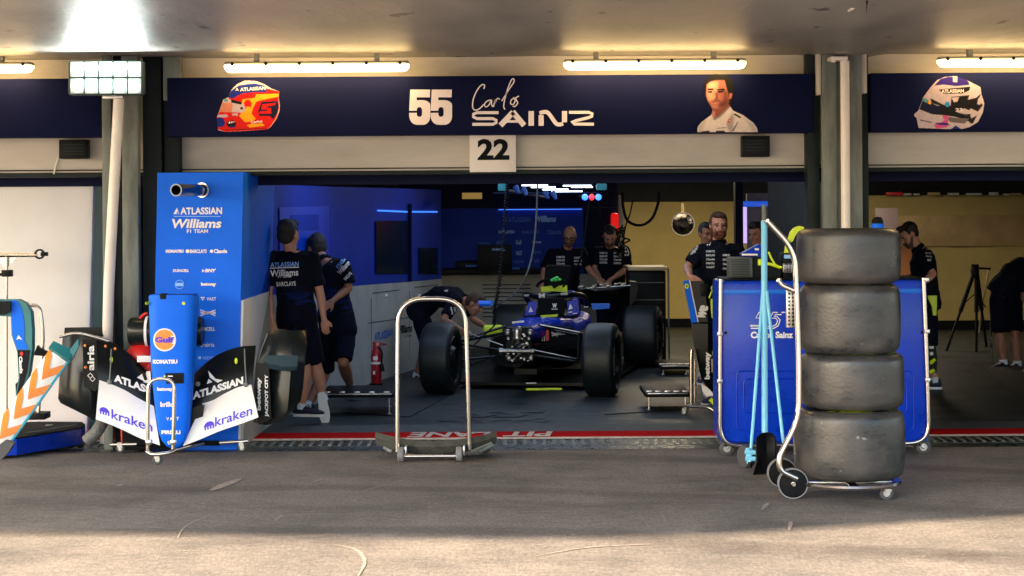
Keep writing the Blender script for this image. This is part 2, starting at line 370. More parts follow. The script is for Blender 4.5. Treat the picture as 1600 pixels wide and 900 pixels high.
# ---- asphalt of the pit lane
def asphalt():
    m = bpy.data.materials.new('asphalt'); m.use_nodes = True; t = m.node_tree; b = t.nodes['Principled BSDF']; L = t.links
    geo = t.nodes.new('ShaderNodeNewGeometry')
    def N(scale, det, stretch=(1, 1, 1), rot=0):
        mp = t.nodes.new('ShaderNodeMapping'); mp.inputs['Scale'].default_value = stretch; mp.inputs['Rotation'].default_value = (0, 0, rot)
        L.new(geo.outputs['Position'], mp.inputs[0]); n = t.nodes.new('ShaderNodeTexNoise'); n.inputs['Scale'].default_value = scale; n.inputs['Detail'].default_value = det
        n.inputs['Roughness'].default_value = .68
        L.new(mp.outputs[0], n.inputs['Vector']); return n.outputs[0]
    def ramp(s, a, b_, c0, c1):
        r = t.nodes.new('ShaderNodeValToRGB'); r.color_ramp.elements[0].position = a; r.color_ramp.elements[1].position = b_
        r.color_ramp.elements[0].color = c0; r.color_ramp.elements[1].color = c1; L.new(s, r.inputs[0]); return r.outputs[0]
    def mul(a, c):
        x = t.nodes.new('ShaderNodeMixRGB'); x.blend_type = 'MULTIPLY'; x.inputs[0].default_value = 1; L.new(a, x.inputs[1]); L.new(c, x.inputs[2]); return x.outputs[0]
    base = ramp(N(1.1, 7, (1, .55, 1)), .33, .68, (.105, .097, .090, 1), (.185, .167, .150, 1))
    dark = ramp(N(1.6, 6, (.5, .9, 1), .25), .48, .66, (1, 1, 1, 1), (.62, .62, .63, 1))
    fine = mul(ramp(N(42, 4, (1, .42, 1)), .36, .64, (.72, .72, .73, 1), (1.24, 1.23, 1.21, 1)), ramp(N(120, 2, (1, .5, 1)), .36, .64, (.75, .75, .75, 1), (1.25, 1.25, 1.25, 1)))
    mid = ramp(N(14, 4, (.6, 1.3, 1)), .3, .7, (.78, .78, .78, 1), (1.12, 1.12, 1.12, 1))
    c = mul(mul(mul(base, dark), fine), mid)
    # tyre scuffs: thin distorted bands
    mp = t.nodes.new('ShaderNodeMapping'); mp.inputs['Rotation'].default_value = (0, 0, .22); L.new(geo.outputs['Position'], mp.inputs[0])
    wv = t.nodes.new('ShaderNodeTexWave'); wv.inputs['Scale'].default_value = .16; wv.inputs['Distortion'].default_value = 9; wv.inputs['Detail'].default_value = 3; wv.inputs['Detail Scale'].default_value = .6
    wv.bands_direction = 'Y'; L.new(mp.outputs[0], wv.inputs['Vector'])
    c = mul(c, ramp(wv.outputs[0], .90, .99, (1, 1, 1, 1), (.68, .66, .66, 1)))
    # pale specks
    sp = ramp(N(26, 2, (.5, 1.4, 1)), .73, .78, (0, 0, 0, 1), (1, 1, 1, 1))
    mx = t.nodes.new('ShaderNodeMixRGB'); mx.inputs[2].default_value = (.30, .27, .25, 1); L.new(sp, mx.inputs[0]); L.new(c, mx.inputs[1])
    L.new(mx.outputs[0], b.inputs['Base Color']); b.inputs['Roughness'].default_value = .78
    bp = t.nodes.new('ShaderNodeBump'); bp.inputs['Strength'].default_value = .55; bp.inputs['Distance'].default_value = .008
    L.new(N(70, 4), bp.inputs['Height']); L.new(bp.outputs[0], b.inputs['Normal']); return m
M['asphalt'] = asphalt()
struct('pit_lane_ground', MB().add([(-300, -300, 0), (300, -300, 0), (300, 300, 0), (-300, 300, 0)], [[0, 1, 2, 3]]), 'asphalt')
M['garage_floor'] = mat('garage_floor_paint', (.030, .036, .038), .5, spec=.25, var=.3, vscale=2.2, bump=.08, bscale=40, rvar=.1)
M['mat_black'] = mat('black_floor_mat', (.008, .009, .012), .5)
yf = DG(664)
struct('garage_floor', MB().add([(-9, yf, .004), (9, yf, .004), (9, 31.3, .004), (-9, 31.3, .004)], [[0, 1, 2, 3]]), 'garage_floor')
# threshold strip of lighter concrete, red line, white line, drain
M['threshold'] = mat('threshold_concrete', (.075, .075, .072), .7, var=.35, vscale=9)
yr0, yr1 = DG(687.5), DG(675.5)
struct('threshold_strip', MB().add([(-6, yr1, .004), (6, yr1, .004), (6, yf, .006), (-6, yf, .006)], [[0, 1, 2, 3]]), 'threshold')
M['redline'] = mat('red_floor_paint', (.50, .004, .006), .9, var=.25, vscale=14, spec=.05)
M['whiteline'] = mat('white_floor_paint', (.68, .64, .60), .9, var=.3, vscale=18, spec=.1)
M['wet_edge'] = mat('tarred_joint', (.018, .026, .03), .35, var=.6, vscale=14, rvar=.2)
ym = DG(684.5)
rl = struct('red_boundary_line', MB().add([(-6, ym, .008), (6, ym, .008), (6, yr1, .008), (-6, yr1, .008)], [[0, 1, 2, 3]]), 'redline')
struct('white_boundary_line', MB().add([(-6, yr0, .008), (6, yr0, .008), (6, ym, .008), (-6, ym, .008)], [[0, 1, 2, 3]]), 'whiteline')
def floor_words(name, items, m, parent=None):
    mb = MB()
    for s, x0, x1, y0, y1, bold, sh in items:              # world x range; y range (depth); read from inside the garage
        vs, fs = textverts(s, bold, sh)
        decal(vs, fs, ((x0+x1)/2, (y0+y1)/2, .012), x1-x0, y1-y0, (-1, 0, 0), (0, -1, 0), mb)
    return link_me(name, mb.mesh(name), m, parent)
yl0, yl1 = DG(684), DG(676.5); ymid = (yl0+yl1)/2
floor_words('line_lettering', [('PIT', XX(783, ymid), XX(862, ymid), yl0, yl1, .03, .15), ('LANE', XX(635, ymid), XX(765, ymid), yl0, yl1, .03, .15)], 'whiteline', rl)
d1, d2 = DG(657), DG(648)
fl = bpy.data.objects['garage_floor']
floor_words('floor_lettering', [('Carlos Sainz', XX(683, d1), XX(856, d1), DG(661), DG(655), .02, 0), ('55', XX(715, d2), XX(850, d2), DG(653), DG(644), .05, .5)], 'mat_black', fl)
# drain channel with slots
dr = MB(); yd0, yd1 = DG(697), DG(688.5)
dr.box((-6, yd0, .0), (6, yd1, .006))
for i in range(150):
    x = -6+i*.08; dr.box((x, yd0+.05, .0061), (x+.028, yd1-.03, .012), 0, 1, Matrix.Identity(4))
struct('drain_channel', dr, ['wet_edge', 'steel_grey'])
jm = MB()
jm.add([(-6, DG(703), .003), (6, DG(703), .003), (6, yd0, .003), (-6, yd0, .003)], [[0, 1, 2, 3]])
struct('tarred_joint_strip', jm, 'wet_edge')
for pts in ([(540, 645), (640, 652), (735, 600), (650, 590)], [(945, 648), (1075, 640), (1090, 606), (985, 598)], [(1532, 571), (1600, 626), (1760, 640), (1700, 571)]):
    tag(obj('floor_mat', MB().prism([G(x, y, .0065) for x, y in pts], (0, 0, .006)), 'mat_black'),
        {540: 'black rubber mat under the left front wheel of the racing car', 945: 'black rubber mat right of the racing car beside the low stand', 1532: 'black floor mat in the neighbouring garage at the right edge'}[pts[0][0]], 'mat')
# scuffs of paint and chalk on the asphalt
M['chalk'] = mat('chalk_scuff', (.27, .235, .205), .8, var=.4, vscale=30)
sk = MB()
def strip(pts, wd):
    pts = [G(x, y, .004) for x, y in pts]; ps = smoothpath(pts, 5); n = len(ps); L_, R_ = [], []
    for i, p in enumerate(ps):
        t = (ps[min(i+1, n-1)]-ps[max(i-1, 0)]).normalized(); q = Vector((-t.y, t.x, 0)); ww = wd*(.35+.65*math.sin(PI*(i+.3)/n))*(.8+.4*random.random())
        L_.append(p+q*ww); R_.append(p-q*ww)
    sk.loft([L_, R_], False, 0, False, False)
strip([(330, 766), (352, 757), (375, 748)], .045); strip([(490, 752), (503, 749)], .01); strip([(1190, 796), (1201, 785)], .014)
strip([(1233, 828), (1236, 815)], .014); strip([(870, 722), (920, 720)], .010); strip([(182, 759), (192, 757)], .016)
strip([(520, 850), (555, 858), (570, 876), (560, 900)], .011); strip([(840, 868), (920, 855), (1020, 850)], .010)
strip([(277, 842), (290, 822), (330, 803)], .006); strip([(430, 812), (440, 805)], .01); strip([(550, 772), (610, 755), (640, 748)], .004)
for i in range(46):
    x, y = random.uniform(0, 1600), random.uniform(735, 895); a = random.uniform(2, 9); strip([(x, y), (x+a, y-random.uniform(-1.5, 2.5))], random.uniform(.003, .007))
struct('ground_scuff_marks', sk, 'chalk')

# ---- soffit of the overhanging roof
def soffit_mat():
    m = bpy.data.materials.new('painted_soffit'); m.use_nodes = True; t = m.node_tree; b = t.nodes['Principled BSDF']; L = t.links
    geo = t.nodes.new('ShaderNodeNewGeometry'); mp = t.nodes.new('ShaderNodeMapping'); mp.inputs['Scale'].default_value = (1, .35, 1); mp.inputs['Rotation'].default_value = (0, 0, .5)
    L.new(geo.outputs['Position'], mp.inputs[0])
    n = t.nodes.new('ShaderNodeTexNoise'); n.inputs['Scale'].default_value = 1.6; n.inputs['Detail'].default_value = 8; L.new(mp.outputs[0], n.inputs['Vector'])
    r = t.nodes.new('ShaderNodeValToRGB'); e = r.color_ramp.elements; e[0].position = .3; e[0].color = (.20, .188, .172, 1); e[1].position = .7; e[1].color = (.35, .33, .305, 1)
    L.new(n.outputs[0], r.inputs[0])
    # flaked patches
    n3 = t.nodes.new('ShaderNodeTexNoise'); n3.inputs['Scale'].default_value = 5; n3.inputs['Detail'].default_value = 6; L.new(mp.outputs[0], n3.inputs['Vector'])
    r3 = t.nodes.new('ShaderNodeValToRGB'); r3.color_ramp.elements[0].position = .66; r3.color_ramp.elements[1].position = .70; L.new(n3.outputs[0], r3.inputs[0])
    mx = t.nodes.new('ShaderNodeMixRGB'); mx.inputs[2].default_value = (.08, .07, .06, 1); L.new(r3.outputs[0], mx.inputs[0]); L.new(r.outputs[0], mx.inputs[1])
    L.new(mx.outputs[0], b.inputs['Base Color'])
    n2 = t.nodes.new('ShaderNodeTexNoise'); n2.inputs['Scale'].default_value = 9; n2.inputs['Detail'].default_value = 7; n2.inputs['Roughness'].default_value = .7; L.new(mp.outputs[0], n2.inputs['Vector'])
    bp = t.nodes.new('ShaderNodeBump'); bp.inputs['Strength'].default_value = .9; bp.inputs['Distance'].default_value = .014; L.new(n2.outputs[0], bp.inputs['Height']); L.new(bp.outputs[0], b.inputs['Normal'])
    b.inputs['Roughness'].default_value = .42; b.inputs['Specular IOR Level'].default_value = .28; return m
M['soffit'] = soffit_mat()
DE = 8.7
def edge_y(x):       # unseen roof edge, curved to shape its shadow line on the ground
    return DE+.35*math.cos((x+.2)/3.6*1.15*PI*.5+.2)*.0-.42*math.exp(-((x+3.9)/2.3)**2)+.42*max(0, min(1, (x+2.6)/2.4))
so = MB(); nx, ny = 120, 40; rows = []
xb0, yb0, xb1, yb1 = XX(1322, 15.6), 15.6, XX(1336, 11.5), 11.5
for j in range(ny+1):
    row = []
    for i in range(nx+1):
        x = -8.5+22.5*i/nx; y0 = edge_y(x); y = y0+(DF+.3-y0)*j/ny  # roof stops short at left, out of view, to admit light
        xc = xb0+(xb1-xb0)*(y-yb0)/(yb1-yb0); dd = abs(x-xc); z = ZC-.055*max(0, 1-dd/.33)*min(1, max(0, (y-9)/6))
        row.append(Vector((x, y, z+.006*noise.noise(Vector((x*1.3, y*.8, 0))))))
    rows.append(row)
# a finer set of columns around the trough
so.loft(rows, False, 0, True, False)
xe = [-8.5+22.5*i/nx for i in range(nx+1)]; so.loft([[Vector((x, edge_y(x), ZC+.6)) for x in xe], [Vector((x, edge_y(x), ZC)) for x in xe]], False, 0, False, False)
so.add([(-8.5, DE, ZC+.6), (14, DE, ZC+.6), (14, 34, ZC+.6), (-8.5, 34, ZC+.6)], [[0, 1, 2, 3]])
tag(obj('roof_soffit', so, 'soffit'), kind='structure')
# seam strip in the soffit
sm_ = MB(); sp = [P(1345, 82, 15.5), P(1350, 40, 13.2), P(1356, 2, 11.6)]
sm_.tube([Vector((p.x, p.y, ZC-.004)) for p in sp], .007, 6)
struct('soffit_seam', sm_, 'black_matte')

# ---- front wall of the garage building
def wall(name, x0, x1, z0, z1, y0, y1, m, bev=0): return MB().box((x0, y0, z0), (x1, y1, z1), bev)
zb_top, zb_bot, z_lin = ZZ(118, DF-.25), ZZ(209.5, DF-.25), ZZ(272, DF)
fw = MB()
fw.box((-14, DF, z_lin+.035), (14, DF+.35, ZC+.02), 0, 0)
fw.box((-14, DF-.03, z_lin), (14, DF+.38, z_lin+.035), .006, 1)
fw.box((-14, DF-.012, z_lin+.05), (14, DF, z_lin+.06), 0, 1)
tag(obj('front_wall_band', fw, ['beige', 'steel_dark']), 'beige painted wall band with dark lower frame above the garage openings', 'wall')
# navy strip right behind the opening head (roller shutter slot)
tag(obj('shutter_head', MB().box((-6, DF+.4, z_lin-.075), (6, DF+.5, z_lin+.3)), 'navy_dark'), 'navy roller shutter edge just inside the garage opening', 'shutter')
# columns
def column(parts, label):
    t = thing('column', label, 'column', (parts[0][1], DF, 0))
    for nm, xa, xb, ya, yb, z0, z1, m in parts: obj(nm, MB().box((xa, ya, z0), (xb, yb, z1), .006), m, t)
    return t
a = lambda px, d=15.6: XX(px, d)
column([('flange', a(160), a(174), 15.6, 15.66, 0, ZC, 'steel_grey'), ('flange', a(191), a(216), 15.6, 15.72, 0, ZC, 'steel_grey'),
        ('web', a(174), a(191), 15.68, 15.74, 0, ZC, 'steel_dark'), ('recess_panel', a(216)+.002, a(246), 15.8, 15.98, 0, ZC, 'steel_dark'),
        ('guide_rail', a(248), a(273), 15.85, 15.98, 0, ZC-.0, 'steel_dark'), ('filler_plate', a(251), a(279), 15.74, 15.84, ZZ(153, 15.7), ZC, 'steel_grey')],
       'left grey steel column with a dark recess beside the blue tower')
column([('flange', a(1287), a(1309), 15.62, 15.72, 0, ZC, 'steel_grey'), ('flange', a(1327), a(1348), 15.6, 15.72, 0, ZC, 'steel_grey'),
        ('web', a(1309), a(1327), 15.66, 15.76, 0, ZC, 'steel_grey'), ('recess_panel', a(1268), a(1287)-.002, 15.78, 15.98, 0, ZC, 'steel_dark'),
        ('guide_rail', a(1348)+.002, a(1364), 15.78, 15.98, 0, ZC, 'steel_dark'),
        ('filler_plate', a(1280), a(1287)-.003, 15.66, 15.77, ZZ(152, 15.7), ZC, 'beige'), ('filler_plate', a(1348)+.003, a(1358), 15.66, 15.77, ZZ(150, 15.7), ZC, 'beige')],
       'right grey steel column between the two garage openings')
# drain pipe and its bracket
pt = thing('downpipe', 'cream round downpipe running down the right grey column', 'pipe', (a(1318), 15.5, 0))
obj('pipe', MB().tube([(a(1318), 15.5, 0), (a(1318), 15.5, ZC-.09)], .037, 20), 'pipe', pt)
br = MB().pbox(1298, 88, 1325, 94, 15.42, 15.6, .006).pbox(1300, 94, 1306, 97, 15.44, 15.5, .003); obj('bracket', br, 'pipe', pt)
pl = thing('drain_pipe', 'leaning cream pole below the floodlight in front of the left column', 'pole', P(166, 640, 15.35))
pl_o = obj('pole', MB().tube([P(186, 150, 15.35), P(176, 330, 15.35), P(170, 450, 15.35), G(164, 694) + Vector((0, 0, 0))], .043, 20), 'pipe', pl)
pl.name = 'lamp_pole'
# white wall at the left
ww = MB(); dWw = 16.45; A0, A1 = P(156.5, 270, dWw), P(147, 640, dWw); zt = 2.45
sl = (A0.x-A1.x)/(A0.z-A1.z)
ring = lambda z: [Vector((-7, dWw, z)), Vector((A1.x+sl*(z-A1.z)-.09, dWw, z)), Vector((A1.x+sl*(z-A1.z)-.06, dWw+.012, z)), Vector((A1.x+sl*(z-A1.z)-.045, dWw+.04, z)), Vector((A1.x+sl*(z-A1.z)-.02, dWw+.2, z)), Vector((-7, dWw+.2, z))]
ww.loft([ring(0), ring(zt)], True, 0, False)
tag(obj('white_partition', ww, 'white'), 'large plain white partition wall at the left edge', 'partition')
rt = MB(); xx = lambda z: A1.x+sl*(z-A1.z)
rt.prism([Vector((xx(zt)-.043, dWw+.03, zt)), Vector((xx(0)-.043, dWw+.03, 0)), Vector((xx(0)+.12, dWw+.05, 0)), Vector((xx(zt)+.12, dWw+.05, zt))], (0, .04, 0))
tag(obj('partition_edge', rt, mat('dark_teal_trim', (.008, .045, .06), .4)), 'dark teal edge board beside the white partition', 'board')
# small boxes on the band
for (x0, y0, x1, y1, lb) in ((92, 218, 135, 248, 'small black box on the beige band near the left column'), (1160, 212, 1203, 245, 'small black box on the beige band right of the portrait')):
    t = thing('junction_box', lb, 'box', P((x0+x1)/2, y1, DF-.05), 'black boxes on the wall band')
    obj('housing', MB().pbox(x0, y0, x1, y1, DF-.14, DF-.001, .006), 'black', t)
    vb = MB()
    for k in range(4): vb.pbox(x0+6, y0+7+k*5, x1-6, y0+9+k*5, DF-.145, DF-.141)
    obj('vent', vb, 'steel_dark', t)
tag(obj('cable', MB().tube(smoothpath([P(91, 247, DF-.02), P(87, 260, DF-.02), P(84, 272, DF-.03)]), .008, 8), 'pipe'), 'short pale cable below the left black box', 'cable')
# ---- interior shell
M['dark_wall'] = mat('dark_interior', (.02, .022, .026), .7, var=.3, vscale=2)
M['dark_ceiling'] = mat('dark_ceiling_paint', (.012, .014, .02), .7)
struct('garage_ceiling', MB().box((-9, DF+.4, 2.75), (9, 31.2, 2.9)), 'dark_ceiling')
dB = 30.6
tb = MB().box((XX(975, dB), dB, 0), (XX(1400, dB), dB+.1, ZZ(317, dB)))
tb.box((XX(975, dB), dB-.02, 0), (XX(1400, dB), dB, .14), 0, 1)
tag(obj('tan_partition', tb, ['tan', 'black_matte']), 'low tan partition at the back of the middle garage', 'partition')
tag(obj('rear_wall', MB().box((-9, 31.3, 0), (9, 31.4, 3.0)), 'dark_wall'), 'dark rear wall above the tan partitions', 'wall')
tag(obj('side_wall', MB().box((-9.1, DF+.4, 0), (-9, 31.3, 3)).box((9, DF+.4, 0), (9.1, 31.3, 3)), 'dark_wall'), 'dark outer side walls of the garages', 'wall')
M['tan2'] = mat('tan_wall_stained', (.46, .36, .13), .6, var=1, vscale=.9, col2=(.36, .27, .095))
rb = MB().box((XX(1352, 29.5), 29.5, 0), (9, 29.6, ZZ(305, 29.5, 1450))).box((XX(1352, 29.5), 29.48, 0), (9, 29.5, .15), 0, 1)
rb.pbox(1403, 336, 1600, 385, 29.46, 29.5, .004, 2).pbox(1480, 385, 1551, 385.5, 29.46, 29.5, 0, 2)
tag(obj('tan_back_wall', rb, ['tan2', 'black_matte', mat('pale_tan_patch', (.44, .31, .15), .6, var=.2, vscale=2)]), 'tan back wall of the neighbouring garage at right', 'wall')
# dividing wall between the garages
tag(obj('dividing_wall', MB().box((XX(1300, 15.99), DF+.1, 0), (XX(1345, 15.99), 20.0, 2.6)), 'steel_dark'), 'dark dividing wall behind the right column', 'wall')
tag(obj('grey_panel', MB().box((XX(1234, 25), 25, 0), (XX(1345, 25), 25.1, 2.5)), mat('mid_grey_panel', (.13, .125, .12), .6, var=.2)), 'grey inner panel right of the blue lit doorway', 'panel')
dd = thing('doorway', 'inner doorway with a blue lit header and pale lit jamb', 'doorway', P(1198, 560, 24.8))
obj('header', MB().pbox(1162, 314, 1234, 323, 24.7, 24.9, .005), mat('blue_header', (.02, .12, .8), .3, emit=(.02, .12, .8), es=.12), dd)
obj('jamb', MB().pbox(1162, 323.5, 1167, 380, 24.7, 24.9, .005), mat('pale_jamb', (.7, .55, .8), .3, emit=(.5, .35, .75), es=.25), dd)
obj('post', MB().box((XX(1149, 24.7), 24.7, 0), (XX(1161, 24.7), 24.9, 2.5)), 'navy_dark', dd)
obj('lining', MB().box((XX(1167, 25.4), 25.4, 0), (XX(1234, 25.4), 25.5, 2.1)), mat('pinkish_grey_lining', (.24, .22, .2), .6, var=.2), dd)
# left angled wall of the middle garage: white lower panels and blue upper panels
pts = [(379, 15.72, 466), (430, 17.6, 461), (525, 20.0, 449), (645, 23.0, 440), (690, 24.6, 436)]
lo, up_, cap_ = MB(), MB(), MB()
for (x0, da, ya), (x1, db, yb) in zip(pts, pts[1:]):
    A_, B_ = P(x0, ya, da), P(x1, yb, db); a0, b0 = Vector((A_.x, A_.y, 0)), Vector((B_.x, B_.y, 0))
    nrm = Vector((b0.y-a0.y, -(b0.x-a0.x), 0)).normalized()*-.08
    lo.prism([a0, b0, B_, A_], nrm)
    ztp = 2.17
    up_.prism([A_+Vector((0, 0, .003)), B_+Vector((0, 0, .003)), Vector((B_.x, B_.y, ztp)), Vector((A_.x, A_.y, ztp))], nrm*.8)
lw = thing('side_partition', 'angled left partition of the middle garage, white below and blue above', 'partition', P(540, 610, 20))
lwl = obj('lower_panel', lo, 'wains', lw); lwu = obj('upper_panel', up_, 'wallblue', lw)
# door leaf outline in the blue part, panel gaps in the white part
dl = MB(); 
def wallpt(px, py, off=.012):
    for (x0, da, ya), (x1, db, yb) in zip(pts, pts[1:]):
        if x0 <= px <= x1:
            X0, X1 = XX(x0, da), XX(x1, db); k = (px-800)/F
            t = (X0-k*da)/(k*(db-da)-(X1-X0)); d = da+(db-da)*t; return P(px, py, d-off)
def wline(mb, p, q, r=.006, n=6, off=.012): mb.tube([wallpt(p[0]+(q[0]-p[0])*i/n, p[1]+(q[1]-p[1])*i/n, off) for i in range(n+1)], r, 6)
def wpatch(mb, x0, y0, x1, y1, th=.02, off=.02, y0b=None, y1b=None):
    y0b = y0 if y0b is None else y0b; y1b = y1 if y1b is None else y1b; n = 5
    top = [wallpt(x0+(x1-x0)*i/n, y0+(y0b-y0)*i/n, off) for i in range(n+1)]; bot = [wallpt(x0+(x1-x0)*i/n, y1+(y1b-y1)*i/n, off) for i in range(n+1)]
    mb.loft([top+bot[::-1], [p+Vector((0, th, 0)) for p in top+bot[::-1]]], True, 0, False)
dlm = MB(); wpatch(dlm, 437, 324, 514, 452, .02, .03, 322, 447); do = obj('door', dlm, mat('blue_door', (.0, .05, .52), .35), lw)
dl2 = MB(); wpatch(dl2, 455, 336, 498, 360, .015, .05, 335, 358); obj('door_plate', dl2, 'wallblue', do)
gp = MB()
for p, q in (((437, 467), (437, 600)), ((580, 466), (580, 590)), ((582, 458), (624, 453)), ((640, 455), (640, 572)), ((648, 449), (684, 445)), ((575, 505), (640, 496))): wline(gp, p, q, .004)
obj('panel_gap', gp, 'steel_dark', lw)
la = MB()
for x, y in ((603, 462), (655, 462)):
    p = wallpt(x, y, .03); la.box(p-Vector((.02, .01, .02)), p+Vector((.02, .01, .02)), .004)
obj('latch', la, 'zinc', lw)
# lettering on the white lower panels
tw = MB()
def wtext(mb, s, x0, x1, yc0, yc1, h, mi=0, bold=.02, shear=0, off=.02):
    vs, fs = textverts(s, bold, shear); o = len(mb.v); pp = []
    for x, y in vs:
        px = x0+(x1-x0)*(x+.5); py = yc0+(yc1-yc0)*(x+.5)-y*h; pp.append(wallpt(px, py, off))
    mb.add(pp, fs, mi)
wtext(tw, 'ATLASSIAN', 585, 614, 527, 519, 13, 0, .03, .15); wtext(tw, 'Williams', 620, 644, 516, 512, 13, 1, .04, .2); wtext(tw, 'F1 TEAM', 632, 643, 526, 524, 3, 1)
obj('lettering', tw, ['txt_mid', 'txt_black'], lw)
# blue side wall screens
for x0, y0, x1, y1, lb in ((588, 345, 637, 427, 'large dark wall screen on the blue left partition'), (655, 387, 684, 428, 'small dark cabinet screen right of the large wall screen')):
    s = MB(); wpatch(s, x0, y0, x1, y1, .03, .06); tag(obj('wall_screen', s, 'screen'), lb, 'screen')
ls = MB(); wline(ls, (590, 329), (636, 331), .010, 6, .05); wline(ls, (643, 331), (683, 331), .010, 6, .05)
tag(obj('strip_light', ls, 'strip_blue'), 'thin blue strip light above the large wall screen', 'light')
tag(obj('partition_post', MB().tube([wallpt(641, 318, .08), wallpt(641, 440, .08)], .022, 8), 'navy_dark'), 'thin dark post right of the large wall screen', 'post')
# back wall with the sponsor print
dW = 26.4
bw = thing('print_wall', 'blue rear partition printed with pale names above a white base', 'partition', P(820, 560, dW))
xl, xr = XX(680, dW), XX(911, dW)
obj('white_base', MB().box((xl-.4, dW, 0), (XX(965, dW), dW+.1, ZZ(429, dW))), 'wains', bw)
obj('dark_top', MB().box((xl-.5, dW+.02, ZZ(325, dW)), (XX(965, dW), dW+.1, 2.7)), 'navy_dark', bw)
bwp = obj('blue_panel', MB().box((xl-.4, dW-.01, ZZ(428.5, dW)), (xr, dW+.1, ZZ(325.5, dW))), 'wallblue', bw)
obj('side_panel', MB().box((xr+.002, dW, ZZ(428.5, dW)), (XX(965, dW), dW+.1, ZZ(325.5, dW))), 'navy_dark', bw)
words('lettering', [('▲ATLASSIAN'.replace('▲', 'A '), 788, 339, 829, 347, dW-.02, {'mi': 1}), ('Williams', 836, 337, 869, 347, dW-.02, {'mi': 0, 'bold': .05, 'shear': .2}),
    ('KOMATSU', 779, 360, 804, 365, dW-.02, {'bold': .05}), ('BARCLAYS', 816, 360, 842, 365, dW-.02, {'mi': 1}), ('Claude', 855, 359, 877, 366, dW-.02, {'mi': 1}),
    ('DURACELL', 747, 378, 766, 382, dW-.02, {'mi': 1}), ('BNY', 776, 376, 790, 382, dW-.02, {'mi': 1}), ('Gulf', 806, 375, 815, 382, dW-.02), ('betway', 832, 376, 846, 381, dW-.02),
    ('VAST', 806, 392, 816, 399, dW-.02), ('airia', 832, 392, 846, 396, dW-.02, {'mi': 1}), ('KEEPER', 802, 407, 819, 411, dW-.02, {'mi': 1}), ('W', 834, 404, 843, 412, dW-.02, {'mi': 1}), ('keeper', 796, 417, 812, 423, dW-.02, {'mi': 1})], ['txt_blue', 'txt_dim'], bwp)
tag(obj('strip_light', MB().pbox(779, 326.2, 909, 328.2, dW-.05, dW-.02), 'strip_blue'), 'pale blue strip light along the top of the printed wall', 'light')
lv = thing('louvre_panel', 'white louvred vent panel low on the rear partition', 'vent', P(790, 500, dW-.06))
obj('frame', MB().pbox(750, 441, 832, 500, dW-.04, dW-.001, .005), 'wains', lv)
lb_ = MB()
for k in range(9): lb_.pbox(754, 444+k*6.2, 829, 446+k*6.2, dW-.06, dW-.041)
obj('slat', lb_, 'steel_dark', lv)
po = thing('white_post', 'slim white post with a red glow between the blue and tan walls', 'post', P(972, 560, 26.5))
obj('post', MB().pbox(968, 305, 974, 520, 26.2, 26.3, .005), mat('cream_post', (.62, .48, .36), .5), po)
tag(obj('red_lamp', MB().pbox(955, 333, 966.5, 362, 26.25, 26.38, .03), mat('red_glow', (.6, .01, .01), .5, emit=(1, .01, .01), es=.12)), 'red glowing lamp panel beside the slim white post', 'lamp')
# ================================================================ BANNERS, LAMPS, TOWER
dBn = DF-.27
def banner(x0, x1, y0l, y1l, label):
    A_, B_ = P(x0, y0l, dBn), P(x1, y0l, dBn); z0, z1 = ZZ(210, dBn), ZZ(118, dBn)
    return tag(obj('fascia_banner', MB().box((XX(x0, dBn), dBn, z0), (XX(x1, dBn), dBn+.2, z1), .008), 'navy'), label, 'banner', 'navy banners above the garages')
bc = banner(262, 1272, 118, 210, 'wide navy banner with the racing number 55 and a portrait')
bl = banner(-150, 164, 118, 210, 'plain navy banner at the left edge above the white wall')
brt = banner(1361, 1760, 118, 210, 'navy banner with a white and pink helmet at right')
dp = dBn-.004
def shape(mb, px, d, mi=0, th=.002, k=0): mb.prism([P(x, y, d-k*.0025) for x, y in px], (0, th, 0), mi)
# 55 as block figures (drawn, with the slits the photograph has)
fig = MB()
def five(x0, y0, x1, y1):
    w_, h_ = x1-x0, y1-y0
    u = lambda x, y: (x0+x*w_, y0+y*h_)
    n = 8
    outer = [(.06, 0), (.97, 0), (.96, .22), (.36, .22), (.35, .30), (.6, .30)]+[(.6+.38*math.sin(t*PI/2/n), .44-.14*math.cos(t*PI/2/n)) for t in range(1, n+1)]
    outer += [(.98, .74)]+[(.64+.34*math.cos(t*PI/2/n), .76+.24*math.sin(t*PI/2/n)) for t in range(1, n+1)]
    outer += [(.38, 1.0)]+[(.38-.36*math.sin(t*PI/2/n), .76+.24*math.cos(t*PI/2/n)) for t in range(1, n)]+[(.01, .76), (.01, .66), (.36, .66), (.36, .72)]
    outer += [(.42, .77), (.54, .77), (.60, .72), (.60, .56), (.54, .50), (.42, .50), (.36, .55), (.36, .60), (.01, .60)]
    shape(fig, [u(*p) for p in outer], dp, 0)
five(639, 140, 673, 195); five(672.5, 140, 707, 195)
link_me('number', fig.mesh('number'), 'txt_pink', bc)
# SAINZ with wide figures, 'Carlos' in script
nm = MB()
def bar(ps, wdt): nm.prism([P(x, y, dp) for x, y in ps], (0, .002, 0))
def stroke(mb, pts, w, d, mi=0, closed=False, n=5, smooth=True, th=.002):
    ps = smoothpath([Vector((x, y, 0)) for x, y in pts], n) if smooth else [Vector((x, y, 0)) for x, y in pts]
    L_, R_ = [], []
    for i, p in enumerate(ps):
        t = (ps[min(i+1, len(ps)-1)]-ps[max(i-1, 0)]).normalized(); q = Vector((-t.y, t.x, 0))*w/2; L_.append(p+q); R_.append(p-q)
    for i in range(len(ps)-1):
        qd = [L_[i], L_[i+1], R_[i+1], R_[i]]; mb.add([P(v.x, v.y, d) for v in qd], [[0, 1, 2, 3]], mi)
w5 = 4.6
stroke(nm, [(779, 176), (745, 176), (739.5, 178.5), (739.5, 182.5), (745, 185.3), (770, 185.3), (775.5, 188), (775.5, 191.5), (770, 194.2), (738, 194.2)], w5, dp, smooth=False)
